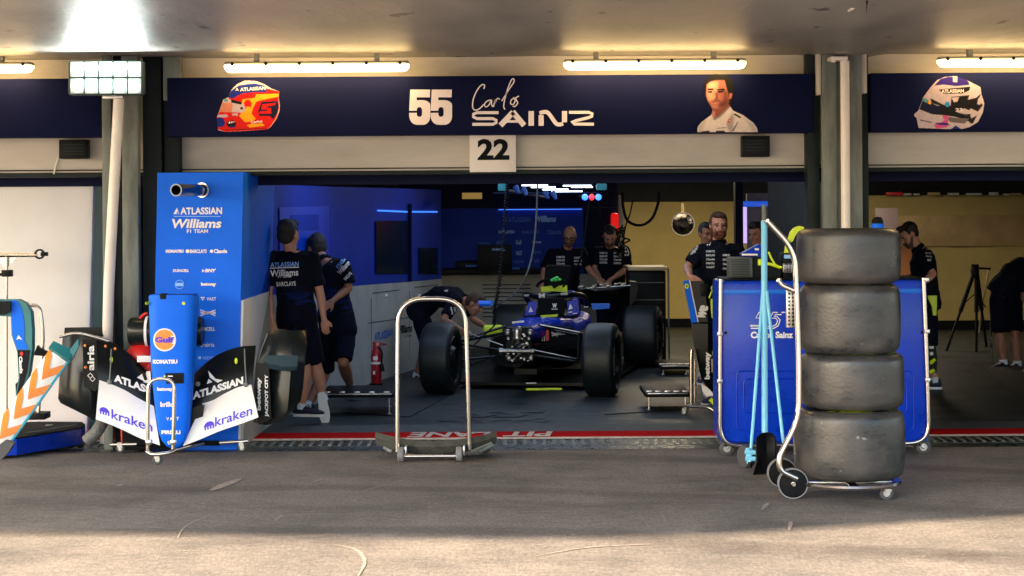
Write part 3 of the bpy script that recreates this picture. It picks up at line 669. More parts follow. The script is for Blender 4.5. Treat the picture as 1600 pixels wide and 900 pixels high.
nm.prism([P(x, y, dp) for x, y in [(779, 196.5), (799, 174), (806, 174), (823, 196.5), (814.5, 196.5), (811, 192), (788, 192), (785, 196.5)][:]], (0, .0015, 0)) if False else None
stroke(nm, [(782, 196), (802, 175)], 8.5, dp, smooth=False); stroke(nm, [(801, 174.5), (819, 196)], 8.5, dp, smooth=False); stroke(nm, [(790, 189.6), (814, 189.6)], 4, dp-.001, smooth=False)
stroke(nm, [(830, 173.5), (830, 196.5)], 8.5, dp, smooth=False)
stroke(nm, [(845.5, 196.5), (845.5, 180)], 8, dp, smooth=False); stroke(nm, [(843, 177), (850, 175), (857, 177), (868, 192), (874, 194.5), (880, 193)], 6.2, dp-.001); stroke(nm, [(882, 191), (882, 173.5)], 8, dp, smooth=False)
stroke(nm, [(889, 175.5), (920, 175.5), (925.5, 178), (925, 181.5), (919, 184), (900, 188.5), (893, 191), (897, 193.8), (928, 194)], w5, dp, smooth=False)
link_me('lettering', nm.mesh('lettering'), 'txt_pink', bc)
cs = MB()
stroke(cs, [(756, 139), (757, 133), (752, 133), (745, 142), (739.5, 155), (738.5, 167), (742, 172), (749, 170), (756, 163)], 1.9, dp)
stroke(cs, [(767, 156), (761, 158), (757, 163), (759, 167), (764, 164), (768, 156), (768, 163), (770, 167)], 1.8, dp)
stroke(cs, [(771, 167), (774, 155), (773.5, 161), (777, 154), (781, 155)], 1.8, dp)
stroke(cs, [(784, 158), (795, 140), (803, 128), (802, 123), (798, 127), (791, 146), (787, 165), (789, 171)], 1.8, dp)
stroke(cs, [(805, 153), (799, 156), (798, 162), (802, 163), (805, 157), (802, 152)], 1.8, dp)
stroke(cs, [(811, 150), (806, 153), (807, 157), (809, 161), (805, 166), (801, 166)], 1.8, dp)
link_me('script_lettering', cs.mesh('script_lettering'), 'txt_pink', bc)
# helmet picture of the middle banner (flat print), drawn as layers of shapes
def flat(name, col, rough=.5): 
    M[name] = mat(name, lin(*col)[:3], rough); return name
COLS = dict(white=(225, 205, 200), blue=(25, 55, 150), red=(225, 25, 15), yellow=(250, 185, 35), black=(18, 16, 26), pinkish=(225, 150, 125), navy=(16, 22, 70),
    teal=(105, 170, 170), purple=(62, 38, 140), pink=(215, 100, 160), cream=(205, 190, 198), cyan=(60, 160, 215), skin=(235, 150, 80), skin_side=(205, 90, 35), hair=(12, 10, 9), shirt=(228, 210, 205), grey=(120, 110, 115), lip=(190, 80, 60))
COL = {k: lin(*v)[:3] for k, v in COLS.items()}; C = {k: flat('print_'+k, v) for k, v in COLS.items() if k in ('white', 'cream', 'black')}
import numpy as np
def picture(name, layers, words_, parent):
    """a printed picture: the layers are softened together like a photograph's tones and stored as point colours of one flat sheet"""
    allp = [p for _, ps in [(l[0], l[1]) for l in layers] for p in ps]
    x0, x1 = min(p[0] for p in allp)-.5, max(p[0] for p in allp)+.5; y0, y1 = min(p[1] for p in allp)-.5, max(p[1] for p in allp)+.5
    st = .42; nx_, ny_ = int((x1-x0)/st)+1, int((y1-y0)/st)+1
    gx, gy = np.meshgrid(x0+np.arange(nx_)*st, y0+np.arange(ny_)*st)
    def inside(ps):
        m = np.zeros(gx.shape, bool); n = len(ps)
        for i in range(n):
            (ax, ay), (bx, by) = ps[i], ps[(i+1) % n]
            if ay == by: continue
            c = ((ay > gy) != (by > gy)) & (gx < (bx-ax)*(gy-ay)/(by-ay)+ax); m ^= c
        return m.astype(float)
    def blur(a, r):
        if r <= 0: return a
        k = np.exp(-.5*(np.arange(-int(3*r)-1, int(3*r)+2)/r)**2); k /= k.sum()
        h_ = len(k)//2; q = np.pad(a, h_, mode='edge'); q = np.apply_along_axis(lambda v: np.convolve(v, k, 'valid'), 1, q); return np.apply_along_axis(lambda v: np.convolve(v, k, 'valid'), 0, q)
    col = np.zeros(gx.shape+(3,)); al = np.zeros(gx.shape)
    for l in layers:
        m = inside(l[1]); c = np.array(COL[l[0]] if isinstance(l[0], str) else lin(*l[0])[:3]); r = l[2] if len(l) > 2 else .8
        mb_ = blur(m, r) if al.any() else np.ones(gx.shape)
        if len(l) > 3 or al.any() == False: al = np.maximum(al, m)
        col = col*(1-mb_[..., None])+c*mb_[..., None]
    rs = np.random.RandomState(4); nz = blur(rs.rand(*gx.shape), 3); nz = (nz-nz.mean())/nz.std()
    col = np.clip(col*(1+.03*nz[..., None]), 0, 1)**1.22*.72
    if name == 'portrait_print': g_ = col.mean(2, keepdims=True); col = col*.62+g_*.38*np.array([1.0, 1.0, 1.06])
    al = blur(al, .9); me = bpy.data.meshes.new(name); vs, fs, cs, ids = [], [], [], {}
    keep = (al[:-1, :-1]+al[1:, :-1]+al[:-1, 1:]+al[1:, 1:])/4 > .5
    for j in range(ny_-1):
        for i in range(nx_-1):
            if keep[j, i]:
                q = []
                for jj, ii in ((j, i), (j+1, i), (j+1, i+1), (j, i+1)):
                    if (jj, ii) not in ids: ids[(jj, ii)] = len(vs); vs.append(P(gx[jj, ii], gy[jj, ii], dp)); cs.append(col[jj, ii])
                    q.append(ids[(jj, ii)])
                fs.append(q)
    me.from_pydata([tuple(v) for v in vs], [], fs); at = me.color_attributes.new('Print', 'FLOAT_COLOR', 'POINT')
    at.data.foreach_set('color', np.concatenate([np.array(cs), np.ones((len(cs), 1))], 1).ravel())
    m = bpy.data.materials.new(name); m.use_nodes = True; t = m.node_tree; v = t.nodes.new('ShaderNodeVertexColor'); v.layer_name = 'Print'
    b = t.nodes['Principled BSDF']; b.inputs['Roughness'].default_value = .6; b.inputs['Specular IOR Level'].default_value = .2; t.links.new(v.outputs[0], b.inputs['Base Color'])
    o = link_me(name, me, m, parent)
    for it in words_:
        words('lettering', [(it[0], it[1], it[2], it[3], it[4], dp-.004, {'rot': it[6].get('rot', 0), 'bold': .03})], C[it[6]['c']], o)
    return o
Hx = lambda x, y: (300+x*180/1473, 120+y*110/900)         # from the enlarged crop
def hp(*p): return [Hx(p[i], p[i+1]) for i in range(0, len(p), 2)]
picture('helmet_print', [
    ('white', hp(332, 682, 318, 510, 345, 445, 400, 290, 460, 265, 505, 165, 580, 92, 680, 47, 740, 50, 820, 55, 920, 92, 1010, 148, 1118, 190, 1108, 260, 1122, 360, 1118, 440, 1085, 530, 1012, 635, 965, 672, 700, 692, 430, 706)),
    ('red', hp(325, 670, 310, 510, 345, 460, 480, 260, 640, 190, 960, 150, 1120, 190, 1105, 265, 1115, 400, 1080, 520, 1000, 640, 960, 675, 690, 690, 430, 705)),
    ('blue', hp(455, 262, 500, 180, 600, 110, 700, 95, 800, 85, 920, 110, 960, 160, 950, 200, 820, 195, 640, 215, 520, 280)),
    ('yellow', hp(640, 290, 800, 270, 820, 225, 1110, 215, 1105, 255, 880, 300, 820, 320, 780, 400, 760, 470, 820, 540, 760, 570, 680, 580, 600, 500, 650, 440)),
    ('yellow', hp(700, 620, 760, 600, 900, 595, 930, 625, 740, 650)),
    ('navy', hp(860, 500, 845, 440, 890, 320, 1090, 310, 1112, 370, 1090, 470, 1040, 545, 990, 500)),
    ('red', hp(900, 350, 1075, 335, 1060, 360, 930, 385, 1010, 400, 1015, 470, 860, 470, 870, 440, 960, 440, 960, 420, 885, 420)),
    ('cream', hp(345, 445, 400, 275, 470, 285, 650, 340, 690, 365, 680, 440, 640, 460)),
    ('pinkish', hp(350, 445, 385, 330, 500, 330, 520, 360, 505, 455)),
    ('teal', hp(405, 310, 415, 280, 460, 285, 455, 325)), ('black', hp(500, 285, 640, 325, 630, 355, 500, 330)),
    ('red', hp(660, 340, 690, 295, 740, 295, 765, 340, 750, 400, 690, 410)), ('yellow', hp(690, 380, 745, 385, 740, 415, 695, 412)), ('black', hp(615, 390, 650, 388, 650, 415, 620, 418)),
    ('blue', hp(318, 640, 310, 540, 350, 515, 400, 530, 425, 590, 400, 635, 350, 642)),
    ('black', hp(440, 600, 470, 565, 530, 560, 568, 595, 550, 640, 500, 650, 455, 635)), ('blue', hp(470, 632, 550, 628, 530, 650, 490, 650)),
    ('cream', hp(310, 500, 350, 485, 440, 478, 470, 505, 430, 520, 320, 515)), ('cream', hp(510, 470, 590, 465, 580, 510, 560, 490, 520, 500)),
    ('black', hp(330, 685, 600, 670, 960, 655, 960, 662, 600, 680)),
    ], [('ATLASSIAN', 375, 136, 415, 141.5, 0, {'c': 'white', 'rot': .06}), ('A', 368, 137.5, 373, 142, 0, {'c': 'white'}), ('JP', 356, 190, 367, 193, 0, {'c': 'white'}), ('Carlos', 392, 188, 410, 192, 0, {'c': 'white', 'rot': .1})], bc)
Qx = lambda x, y: (1400+x*200/1500, 100+y*120/900)
def qp(*p): return [Qx(p[i], p[i+1]) for i in range(0, len(p), 2)]
picture('helmet_print', [
    ('cream', qp(265, 750, 240, 630, 210, 610, 220, 580, 260, 550, 320, 390, 400, 280, 480, 190, 570, 150, 700, 140, 850, 200, 990, 270, 1000, 350, 1035, 460, 1020, 560, 960, 680, 860, 740, 780, 760, 600, 765)),
    ('blue', qp(265, 755, 640, 765, 700, 720, 760, 760, 640, 795, 320, 795)),
    ('purple', qp(450, 255, 520, 175, 610, 150, 760, 150, 850, 205, 860, 245, 700, 260, 560, 240)), ('cream', qp(667, 145, 718, 150, 718, 215, 667, 210)),
    ('pinkish', qp(365, 350, 430, 265, 500, 190, 450, 250, 410, 300)),
    ('black', qp(500, 300, 870, 265, 860, 310, 780, 345, 560, 350)),
    ('black', qp(650, 385, 860, 365, 840, 420, 940, 395, 1000, 345, 960, 430, 1020, 480, 960, 560, 880, 520, 840, 560, 870, 600, 900, 690, 700, 620, 560, 600, 430, 590, 420, 500, 560, 480, 640, 490)),
    ('cream', qp(650, 395, 740, 385, 720, 440, 680, 450)), ('cream', qp(700, 560, 800, 520, 900, 560, 820, 600)), ('grey', qp(560, 610, 700, 630, 860, 640, 800, 700, 640, 680)),
    ('navy', qp(272, 530, 320, 400, 420, 460, 510, 500, 510, 570, 430, 590, 400, 580)), ('teal', qp(312, 430, 330, 395, 380, 420, 365, 460)), ('yellow', qp(372, 460, 388, 425, 412, 440, 405, 475)),
    ('black', qp(400, 400, 560, 480, 560, 500, 420, 460)), ('cyan', qp(570, 470, 590, 440, 620, 445, 635, 480, 610, 505, 585, 500)),
    ('pink', qp(440, 710, 520, 690, 620, 620, 600, 740, 480, 760)), ('pink', qp(540, 600, 600, 600, 620, 640, 560, 650)), ('purple', qp(450, 690, 600, 690, 640, 720, 500, 712)),
    ('black', qp(280, 650, 420, 680, 420, 690, 285, 662)), ('black', qp(640, 575, 880, 590, 880, 598, 640, 585)),
    ('cream', qp(950, 470, 965, 400, 1000, 400, 990, 480)), ('black', qp(880, 640, 950, 600, 900, 700, 860, 690)),
    ], [('ATLASSIAN', 1471, 139.5, 1506, 145, 0, {'c': 'white', 'rot': .03}), ('23', 1493, 169, 1504, 174, 0, {'c': 'cream'})], brt)
# head and shoulders portrait: a plain generic figure of a driver in a white team shirt
Rx = lambda x, y: (1060+x*160/1200, 100+y*120/900)
def rp(*p): return [Rx(p[i], p[i+1]) for i in range(0, len(p), 2)]
picture('portrait_print', [
    ((10, 9, 14), rp(222, 800, 222, 740, 270, 680, 385, 595, 400, 540, 380, 500, 335, 420, 312, 360, 300, 240, 330, 165, 420, 118, 540, 120, 620, 170, 658, 250, 648, 380, 615, 480, 612, 500, 640, 545, 760, 600, 880, 690, 922, 750, 932, 800)),
    ('shirt', rp(222, 800, 222, 740, 270, 680, 385, 595, 400, 560, 600, 496, 612, 500, 640, 545, 760, 600, 880, 690, 922, 750, 932, 800), .6),
    ((200, 185, 180), rp(222, 800, 222, 740, 270, 690, 330, 640, 300, 720, 280, 800), 4), ((196, 182, 180), rp(760, 620, 880, 700, 925, 760, 930, 800, 860, 800, 820, 700), 5), ((180, 165, 162), rp(600, 800, 560, 700, 640, 560, 650, 640, 640, 800), 3),
    ((20, 22, 62), rp(610, 500, 660, 440, 700, 480, 700, 575, 640, 545), .6), ((20, 22, 62), rp(320, 440, 372, 500, 388, 560, 383, 598, 300, 600, 300, 470), .6),
    ((165, 75, 30), rp(385, 505, 600, 400, 606, 500, 540, 570, 480, 625, 430, 645, 400, 620), 1.5), ((215, 130, 75), rp(392, 540, 430, 560, 425, 630, 402, 615), 2),
    ('hair', rp(312, 370, 298, 230, 335, 160, 430, 116, 540, 120, 622, 175, 657, 255, 645, 380, 612, 490, 590, 470, 400, 300), .6),
    ((200, 95, 40), rp(322, 365, 332, 240, 380, 205, 440, 190, 540, 188, 556, 250, 582, 345, 594, 400, 588, 455, 520, 510, 430, 525, 385, 502, 342, 440), 1.2),
    ((215, 110, 60), rp(598, 345, 632, 345, 622, 400, 596, 412), 1),
    ((240, 155, 85), rp(330, 350, 338, 245, 390, 208, 470, 205, 465, 290, 436, 340, 430, 430, 400, 470, 352, 420), 2.2), ((250, 180, 110), rp(350, 280, 360, 225, 430, 215, 430, 280), 4), ((245, 170, 105), rp(345, 345, 400, 345, 400, 410, 355, 405), 3.5),
    ((205, 120, 70), rp(385, 480, 470, 470, 470, 505, 430, 522, 395, 505), 2.5), ((150, 60, 25), rp(520, 300, 580, 330, 590, 410, 580, 455, 530, 500, 500, 480, 530, 400), 4), ((130, 52, 25), rp(470, 470, 590, 410, 588, 460, 520, 508, 470, 505), 4),
    ((150, 75, 45), rp(372, 440, 395, 425, 480, 422, 505, 440, 500, 470, 480, 440, 395, 444), 1.8), ('lip', rp(395, 446, 480, 442, 470, 464, 412, 470), 1.2), ((235, 150, 120), rp(412, 456, 460, 454, 450, 464, 418, 466), 1),
    ((28, 14, 9), rp(338, 306, 348, 288, 407, 288, 410, 306), .8), ((26, 13, 9), rp(450, 296, 537, 286, 547, 311, 453, 310), .8), ((14, 9, 8), rp(346, 320, 394, 316, 392, 336, 351, 338), .8), ((12, 8, 8), rp(462, 317, 526, 312, 524, 335, 466, 337), .8),
    ((230, 140, 80), rp(412, 310, 432, 310, 436, 395, 415, 400), 1.6), ((150, 65, 30), rp(436, 330, 452, 330, 462, 402, 440, 412), 1.8), ((120, 50, 25), rp(410, 408, 455, 408, 445, 418, 415, 416), 1.2),
    ((150, 140, 140), rp(395, 640, 430, 660, 480, 625, 602, 505, 590, 500, 470, 612), 1.2), ('black', rp(645, 590, 665, 578, 735, 622, 725, 638), .8), ('red', rp(573, 690, 580, 650, 630, 640, 600, 690), .9), ('shirt', rp(585, 668, 600, 655, 612, 657, 600, 672), .8),
    ('black', rp(270, 790, 360, 780, 368, 800, 272, 800), .8), ('black', rp(440, 782, 540, 780, 548, 800, 442, 800), .8), ('grey', rp(450, 750, 565, 742, 565, 750, 450, 757), .7), ('grey', rp(630, 780, 690, 680, 705, 672, 650, 785), .9),
    ], [], bc)
# 22 board
tw_ = thing('number_board', 'white square board with the black number 22', 'sign', P(770, 268, DF-.12))
nb = obj('board', MB().pbox(734, 210, 806, 269, DF-.10, DF-.001, .003), mat('board_white', (.74, .68, .64), .5, var=.05), tw_)
obj('mount', MB().pbox(733, 206, 807, 210, DF-.08, DF-.001), 'steel_dark', tw_)
words('number', [('22', 746, 217, 796, 250, DF-.104, {'bold': .04, 'space': 1.02})], 'txt_black', nb)
# fluorescent fittings
def fluo(x0, x1, y0, y1, label):
    dc = DF-.42; A_, B_ = P(x0, (y0+y1)/2, dc), P(x1, (y0+y1)/2, dc); zc = (A_.z+B_.z)/2; xa, xb = A_.x, B_.x
    t = thing('tube_light', label, 'light', ((xa+xb)/2, dc, zc-.05), 'fluorescent lights under the roof')
    n = 16
    def body(x, k, top): return [Vector((x, dc+.06*k*math.cos(PI*j/n), zc+.008-.058*k*math.sin(PI*j/n))) for j in range(n+1)]
    hb = MB(); hb.box((xa+.01, dc-.045, zc+.006), (xb-.01, dc+.05, zc+.036), .012); hb.box((xa+.25, dc-.03, zc+.038), (xa+.29, dc+.03, zc+.10)); hb.box((xb-.29, dc-.03, zc+.038), (xb-.25, dc+.03, zc+.10))
    obj('housing', hb, mat('grey_housing', (.16, .16, .14), .5), t)
    cb = MB(); cb.loft([body(xa+.012, .5, 0), body(xa+.03, .85, 0), body(xa+.06, 1, 0), body(xb-.06, 1, 0), body(xb-.03, .85, 0), body(xb-.012, .5, 0)], True, 0, True)
    obj('diffuser', cb, 'yellow_lamp', t)
    for i in range(6):
        x = xa+.08+(xb-xa-.16)*i/5; obj('clip', MB().box((x-.012, dc-.066, zc-.0), (x+.012, dc-.05, zc+.03), .003), 'black', t)
fluo(349, 641, 97, 109, 'long warm fluorescent light left above the middle banner')
fluo(879, 1167, 93, 105, 'long warm fluorescent light above the portrait')
fluo(1463, 1750, 89, 101, 'warm fluorescent light above the pale helmet at right')
fluo(-230, 54, 99, 111, 'warm fluorescent light at the top left edge')
# floodlight
dF = 15.2
flt = thing('floodlight', 'bright ten-lamp LED floodlight on the leaning pole', 'floodlight', P(166, 150, dF))
obj('housing', MB().pbox(106, 94, 224, 149, dF+.02, dF+.12, .02), mat('lamp_housing', (.03, .06, .06), .5), flt)
gl = MB()
for r in range(2):
    for c in range(5): gl.pbox(109.5+c*22.6, 96+r*26.5, 130+c*22.6, 120+r*26.5, dF, dF+.018, .012)
obj('reflector', gl, mat('lamp_reflector', (.55, .68, .66), .35), flt)
le = MB()
for r in range(2):
    for c in range(5):
        p = P(119.7+c*22.6, 108+r*26.5, dF-.004); le.sphere(p, (.038, .010, .040), 16)
obj('lamp', le, 'led_white', flt)
obj('yoke', MB().pbox(160, 149, 192, 154, dF+.03, dF+.1, .004), 'zinc', flt)
ad = bpy.data.lights.new('floodlight_beam', 'AREA'); ad.shape = 'RECTANGLE'; ad.size = .5; ad.size_y = .25; ad.energy = 5; ad.color = (.9, 1, .95)
ao = bpy.data.objects.new('floodlight_beam', ad); sc.collection.objects.link(ao); ao.location = P(166, 122, dF-.05); ao.rotation_euler = (math.radians(-125), 0, 0); 
# gadget on soffit
wg = thing('ceiling_sensor', 'white wedge shaped fitting on the soffit at the top edge', 'fitting', P(1334, 12, 12.0))
obj('body', MB().prism([P(1314, -6, 12.0), P(1326, 9, 12.0), P(1331, 16, 12.0), P(1343, 10, 12.0), P(1352, 2, 12.0), P(1352, -8, 12.0)], (0, .12, 0)), 'pipe', wg)
tag(obj('cable', MB().tube(smoothpath([Vector((P(1355, 2, 11.6).x, 11.6, ZC-.012)), Vector((P(1352, 30, 12.8).x, 12.8, ZC-.014)), Vector((P(1347, 62, 14.4).x, 14.4, ZC-.016)), Vector((P(1345, 80, 15.4).x, 15.4, ZC-.018))]), .008, 6), 'black_matte'), 'thin black cable along the soffit seam', 'cable')
# ---------------------------------------------------------------- blue sponsor tower
dT = 15.55
tt = thing('sponsor_tower', 'tall blue sponsor tower beside the left column', 'tower', P(310, 650, dT))
A_, B_ = P(246, 270, dT), P(380, 270, dT); C_, D_ = P(237, 650, dT), P(371, 650, dT)
bA, bB = Vector((C_.x, dT, .0)), Vector((D_.x, dT, .0))
fr = MB(); back = Vector((.0, .5, 0)); tp = A_.z
r0 = [bA, bB, bB+Vector((.0, 1.9, 0)), bA+Vector((0, 1.0, 0))]; r1 = [Vector((A_.x, dT, tp)), Vector((B_.x, dT, tp)), Vector((B_.x+.02, dT+1.9, tp)), Vector((A_.x, dT+1.0, tp))]
fr.loft([r0, r1], True, 0, False)
tf = obj('body', fr, 'blue', tt)
sw = MB(); e = .004
z1 = ZZ(467, dT); k = z1/tp; bx = lambda zz, y: bB.x+(B_.x-bB.x)*zz/tp
sw.loft([[Vector((bx(0, 0)+.001, dT+.02, .001)), Vector((bx(0, 0)+.02, dT+.02, .001)), Vector((bx(0, 0)+.02, dT+1.9, .001)), Vector((bx(0, 0)+.001, dT+1.9, .001))],
         [Vector((bx(z1, 0)+.001, dT+.02, z1)), Vector((bx(z1, 0)+.02, dT+.02, z1)), Vector((bx(z1, 0)+.02, dT+1.9, z1)), Vector((bx(z1, 0)+.001, dT+1.9, z1))]], True, 0, False)
obj('side_panel', sw, 'white', tt)
d_ = dT-.004
its = [('ATLASSIAN', 282, 324, 347, 335, d_, {'bold': .03}), ('Williams', 269, 342, 346, 356.5, d_, {'bold': .03, 'shear': .18}), ('F1 TEAM', 292, 358.5, 325, 364, d_),
       ('KOMATSU', 259, 390, 287, 395, d_, {'bold': .07}), ('BARCLAYS', 297, 389.5, 323, 395.5, d_, {'bold': .04}), ('Claude', 334, 389, 355, 395.5, d_, {'bold': .04}),
       ('DURACELL', 270, 420.5, 295, 425, d_, {'bold': .04, 'shear': .2}), ('BNY', 320, 420, 338, 425.5, d_, {'bold': .05, 'shear': .2}), ('betway', 314, 441, 338, 448, d_, {'bold': .06}),
       ('VAST', 323, 464.5, 337.5, 469.5, d_, {'space': 1.3}), ('WILKINSON', 313, 486.5, 337, 491, d_, {'bold': .06}), ('DURACELL', 306, 511, 336, 517, d_, {'bold': .04}), ('airia', 320, 535.5, 335, 542, d_, {'bold': .01}),
       ('KEEPER', 317, 557, 335, 561.5, d_, {'mi': 1, 'space': 1.2}), ('Gulf', 275, 442.5, 286, 446.5, d_, {'bold': .03, 'mi': 0}), ('Gulf', 318, 578, 332, 584, d_, {'bold': .03})]
words('lettering', its, ['txt', 'txt_blue'], tf)
lg = MB()
def tri(mb, pts, d, mi=0, th=.002): mb.prism([P(x, y, d) for x, y in pts], (0, th, 0), mi)
tri(lg, [(271, 334.5), (276.5, 324.5), (280, 334.5)], d_); tri(lg, [(275.5, 334), (277, 330), (279, 334)], d_-.003, 1)
stroke(lg, [(272, 338), (345, 338.3)], 1.1, d_, 2, smooth=False)
def disc(mb, cx, cy, r, d, mi=0, ry=None, n=28): mb.prism([P(cx+r*math.cos(2*PI*k/n), cy+(ry or r)*math.sin(2*PI*k/n), d) for k in range(n)], (0, .002, 0), mi)
disc(lg, 293, 392.5, 3, d_); disc(lg, 330.5, 392.5, 2.6, d_); tri(lg, [(316, 420.5), (320, 423), (316, 425.5)], d_)
disc(lg, 280.5, 444.5, 7.2, d_, 2); disc(lg, 280.5, 444.5, 6.4, d_-.003, 1); tri(lg, [(274.5, 442), (286.5, 442), (286.5, 447), (274.5, 447)], d_-.006, 2)
tri(lg, [(313, 464), (320.5, 464), (317, 470)], d_); tri(lg, [(315.5, 465.5), (318.5, 465.5), (317, 468)], d_-.003, 1)
stroke(lg, [(313, 484), (337, 493.5)], 1.3, d_, 0, smooth=False); stroke(lg, [(337, 484), (313, 493.5)], 1.3, d_, 0, smooth=False)
for q in ((312, 538.5), ): stroke(lg, [(q[0]+3, q[1]-3.6), (q[0]+6.5, q[1]), (q[0]+3, q[1]+3.6), (q[0], q[1]), (q[0]+3, q[1]-3.6)], 1.3, d_, 0, smooth=False)
disc(lg, 312, 559, 2.4, d_, 2)
obj('emblem', lg, ['txt', 'blue', 'txt_blue'], tf)
# exhaust stub pipe through the tower face, pointing out to the left
p0, p1 = P(318, 297, dT+.02), P(275, 297, dT-.55)
ax = (p1-p0).normalized(); ep = MB(); L = (p1-p0).length
ep.lathe([(.040, L), (.049, L), (.049, 0), (.040, 0), (.040, L)], p0, ax, 32)
st = obj('stub_pipe', ep, mat('dark_chrome', (.10, .12, .16), .18, metal=1), tt)
obj('collar', MB().lathe([(.049, 0), (.06, 0), (.06, .025), (.049, .025)], P(317, 297, dT-.028), ax, 32), 'chrome', st)
# ================================================================ THINGS IN FRONT
def castor(c, r, parent, dirx=1, w=.022, name='castor', m='zinc'):
    """swivel castor: c = point where the stem meets the frame, wheel below it"""
    c = Vector(c); zc = r; sx = .25*r*dirx
    f = MB(); f.lathe([(r*.45, 0), (r*.45, r*.22), (r*.2, r*.25)], c-Vector((0, 0, r*.25)), (0, 0, 1), 16, cap=True)
    top = c.z-r*.2; wx = c.x+sx
    for s in (-1, 1):
        y = c.y+s*(w*.5+.004)
        f.prism([(c.x-r*.45, y, top), (c.x+r*.5, y, top), (wx+r*.55, y, zc+r*.2), (wx+r*.2, y, zc-r*.35), (wx-r*.25, y, zc-r*.25), (c.x-r*.5, y, zc+r*.6)], (0, .004*s, 0))
    f.tube([(wx, c.y-w, zc), (wx, c.y+w, zc)], r*.14, 10); f.box((c.x-r*.45, c.y-w*.75, top-.002), (c.x+r*.5, c.y+w*.75, top+.006))
    o = obj(name, f, m, parent)
    k = MB(); k.lathe([(r*.5, -w/2), (r*.85, -w/2), (r, -w/3), (r, w/3), (r*.85, w/2), (r*.5, w/2)], (wx, c.y, zc), (0, 1, 0), 24)
    obj('wheel', k, 'rubber', o); k = MB(); k.lathe([(r*.08, -w*.42), (r*.52, -w*.42), (r*.52, w*.42), (r*.08, w*.42)], (wx, c.y, zc), (0, 1, 0), 20, cap=True); obj('hub', k, 'zinc', o)
    return o
# ---------------------------------------------------------------- tyre stack
dS = 12.93; sS = F/dS
def tyre_profile(r, w):
    h = w/2; return [(r*.64, -h*.80), (r*.66, -h*.92), (r*.78, -h), (r*.86, -h*.985), (r*.93, -h*.92), (r*.975, -h*.80), (r*.992, -h*.62), (r*1.0, -h*.35), (r*1.002, 0), (r*1.0, h*.35), (r*.992, h*.62), (r*.975, h*.80), (r*.93, h*.92), (r*.86, h*.985), (r*.78, h), (r*.66, h*.92), (r*.64, h*.80), (r*.6, 0), (r*.64, -h*.80)]
def smooth_prof(pr, n=3):
    q = smoothpath([Vector((a, b, 0)) for a, b in pr], n); return [(v.x, v.y) for v in q]
def arc_text(mb, s, c, R, hgt, a0, a1, ux, uy, n, mi=0, bold=.02, off=0):
    vs, fs = textverts(s, bold, 0); c = Vector(c); ps = []
    for x, y in vs:
        a = a0+(a1-a0)*(x+.5); rr = R+y*hgt; ps.append(c+ux*math.cos(a)*rr+uy*math.sin(a)*rr+n*off)
    mb.add(ps, fs, mi)
def tyre(c, r, w, label, seed, tilt=(0, 0)):
    t = thing('racing_tyre', label, 'tyre', c-Vector((0, 0, w/2)), 'worn slick tyres stacked on the trolley')
    ax = Vector((tilt[0], tilt[1], 1)).normalized()
    tr = MB(); pr = smooth_prof(tyre_profile(r, w)); ph = seed*1.7
    tr.lathe(pr, c, ax, 96); 
    for i, v in enumerate(tr.v):
        q = v-c; a = math.atan2(q.y, q.x); rr = math.hypot(q.x, q.y)
        if rr > r*.9: v += Vector((q.x, q.y, 0)).normalized()*(.0012*noise.noise(Vector((q.x*6+ph, q.y*6, q.z*9)))+.001*math.sin(3*a+ph))
    to = obj('tread', tr, 'tyre', t, 60)
    rm = MB(); rm.lathe([(r*.64, w*.42), (r*.60, w*.45), (r*.57, w*.36), (r*.30, w*.30), (r*.12, w*.34), (r*.12, -w*.34), (r*.30, -w*.30), (r*.57, -w*.36), (r*.60, -w*.45), (r*.64, -w*.42)], c, ax, 40, cap=True)
    obj('rim', rm, 'carbon', t)
    st = MB()
    for k in range(2):
        arc_text(st, 'P ZERO', c, r*.80, r*.10, -2.2+k*PI, -1.2+k*PI, Vector((1, 0, 0)), Vector((0, 1, 0)), Vector((0, 0, 1)), 0, .05, w/2+.003)
    arc_text(st, 'PIRELLI', c, r*.80, r*.10, -.75, .2, Vector((1, 0, 0)), Vector((0, 1, 0)), Vector((0, 0, 1)), 0, .05, w/2+.003)
    n = 40
    for k in range(n):
        a = 2*PI*k/n
    obj('lettering', st, 'neon', t)
    return t
for (x0, x1, y0, y1, lb, sd_) in ((1245, 1406, 357, 442, 'topmost worn slick tyre of the stack on the trolley', 1), (1249, 1406, 443, 550, 'second worn slick tyre from the top of the stack', 2),
        (1251, 1412, 550, 636, 'third worn slick tyre from the top of the stack', 3), (1241, 1413, 637, 744, 'lowest and widest worn slick tyre of the stack, on the tray', 4)):
    x, z0, z1 = P((x0+x1)/2, y1, dS), P(0, y1, dS).z, P(0, y0, dS).z
    wz = (ZZ(y0, dS, (x0+x1)/2)-ZZ(y1, dS, (x0+x1)/2))
    tyre(Vector((x.x, dS+.0, (ZZ(y0, dS, 1325)+ZZ(y1, dS, 1325))/2)), (x1-x0)/2/sS, wz*.995, lb, sd_)
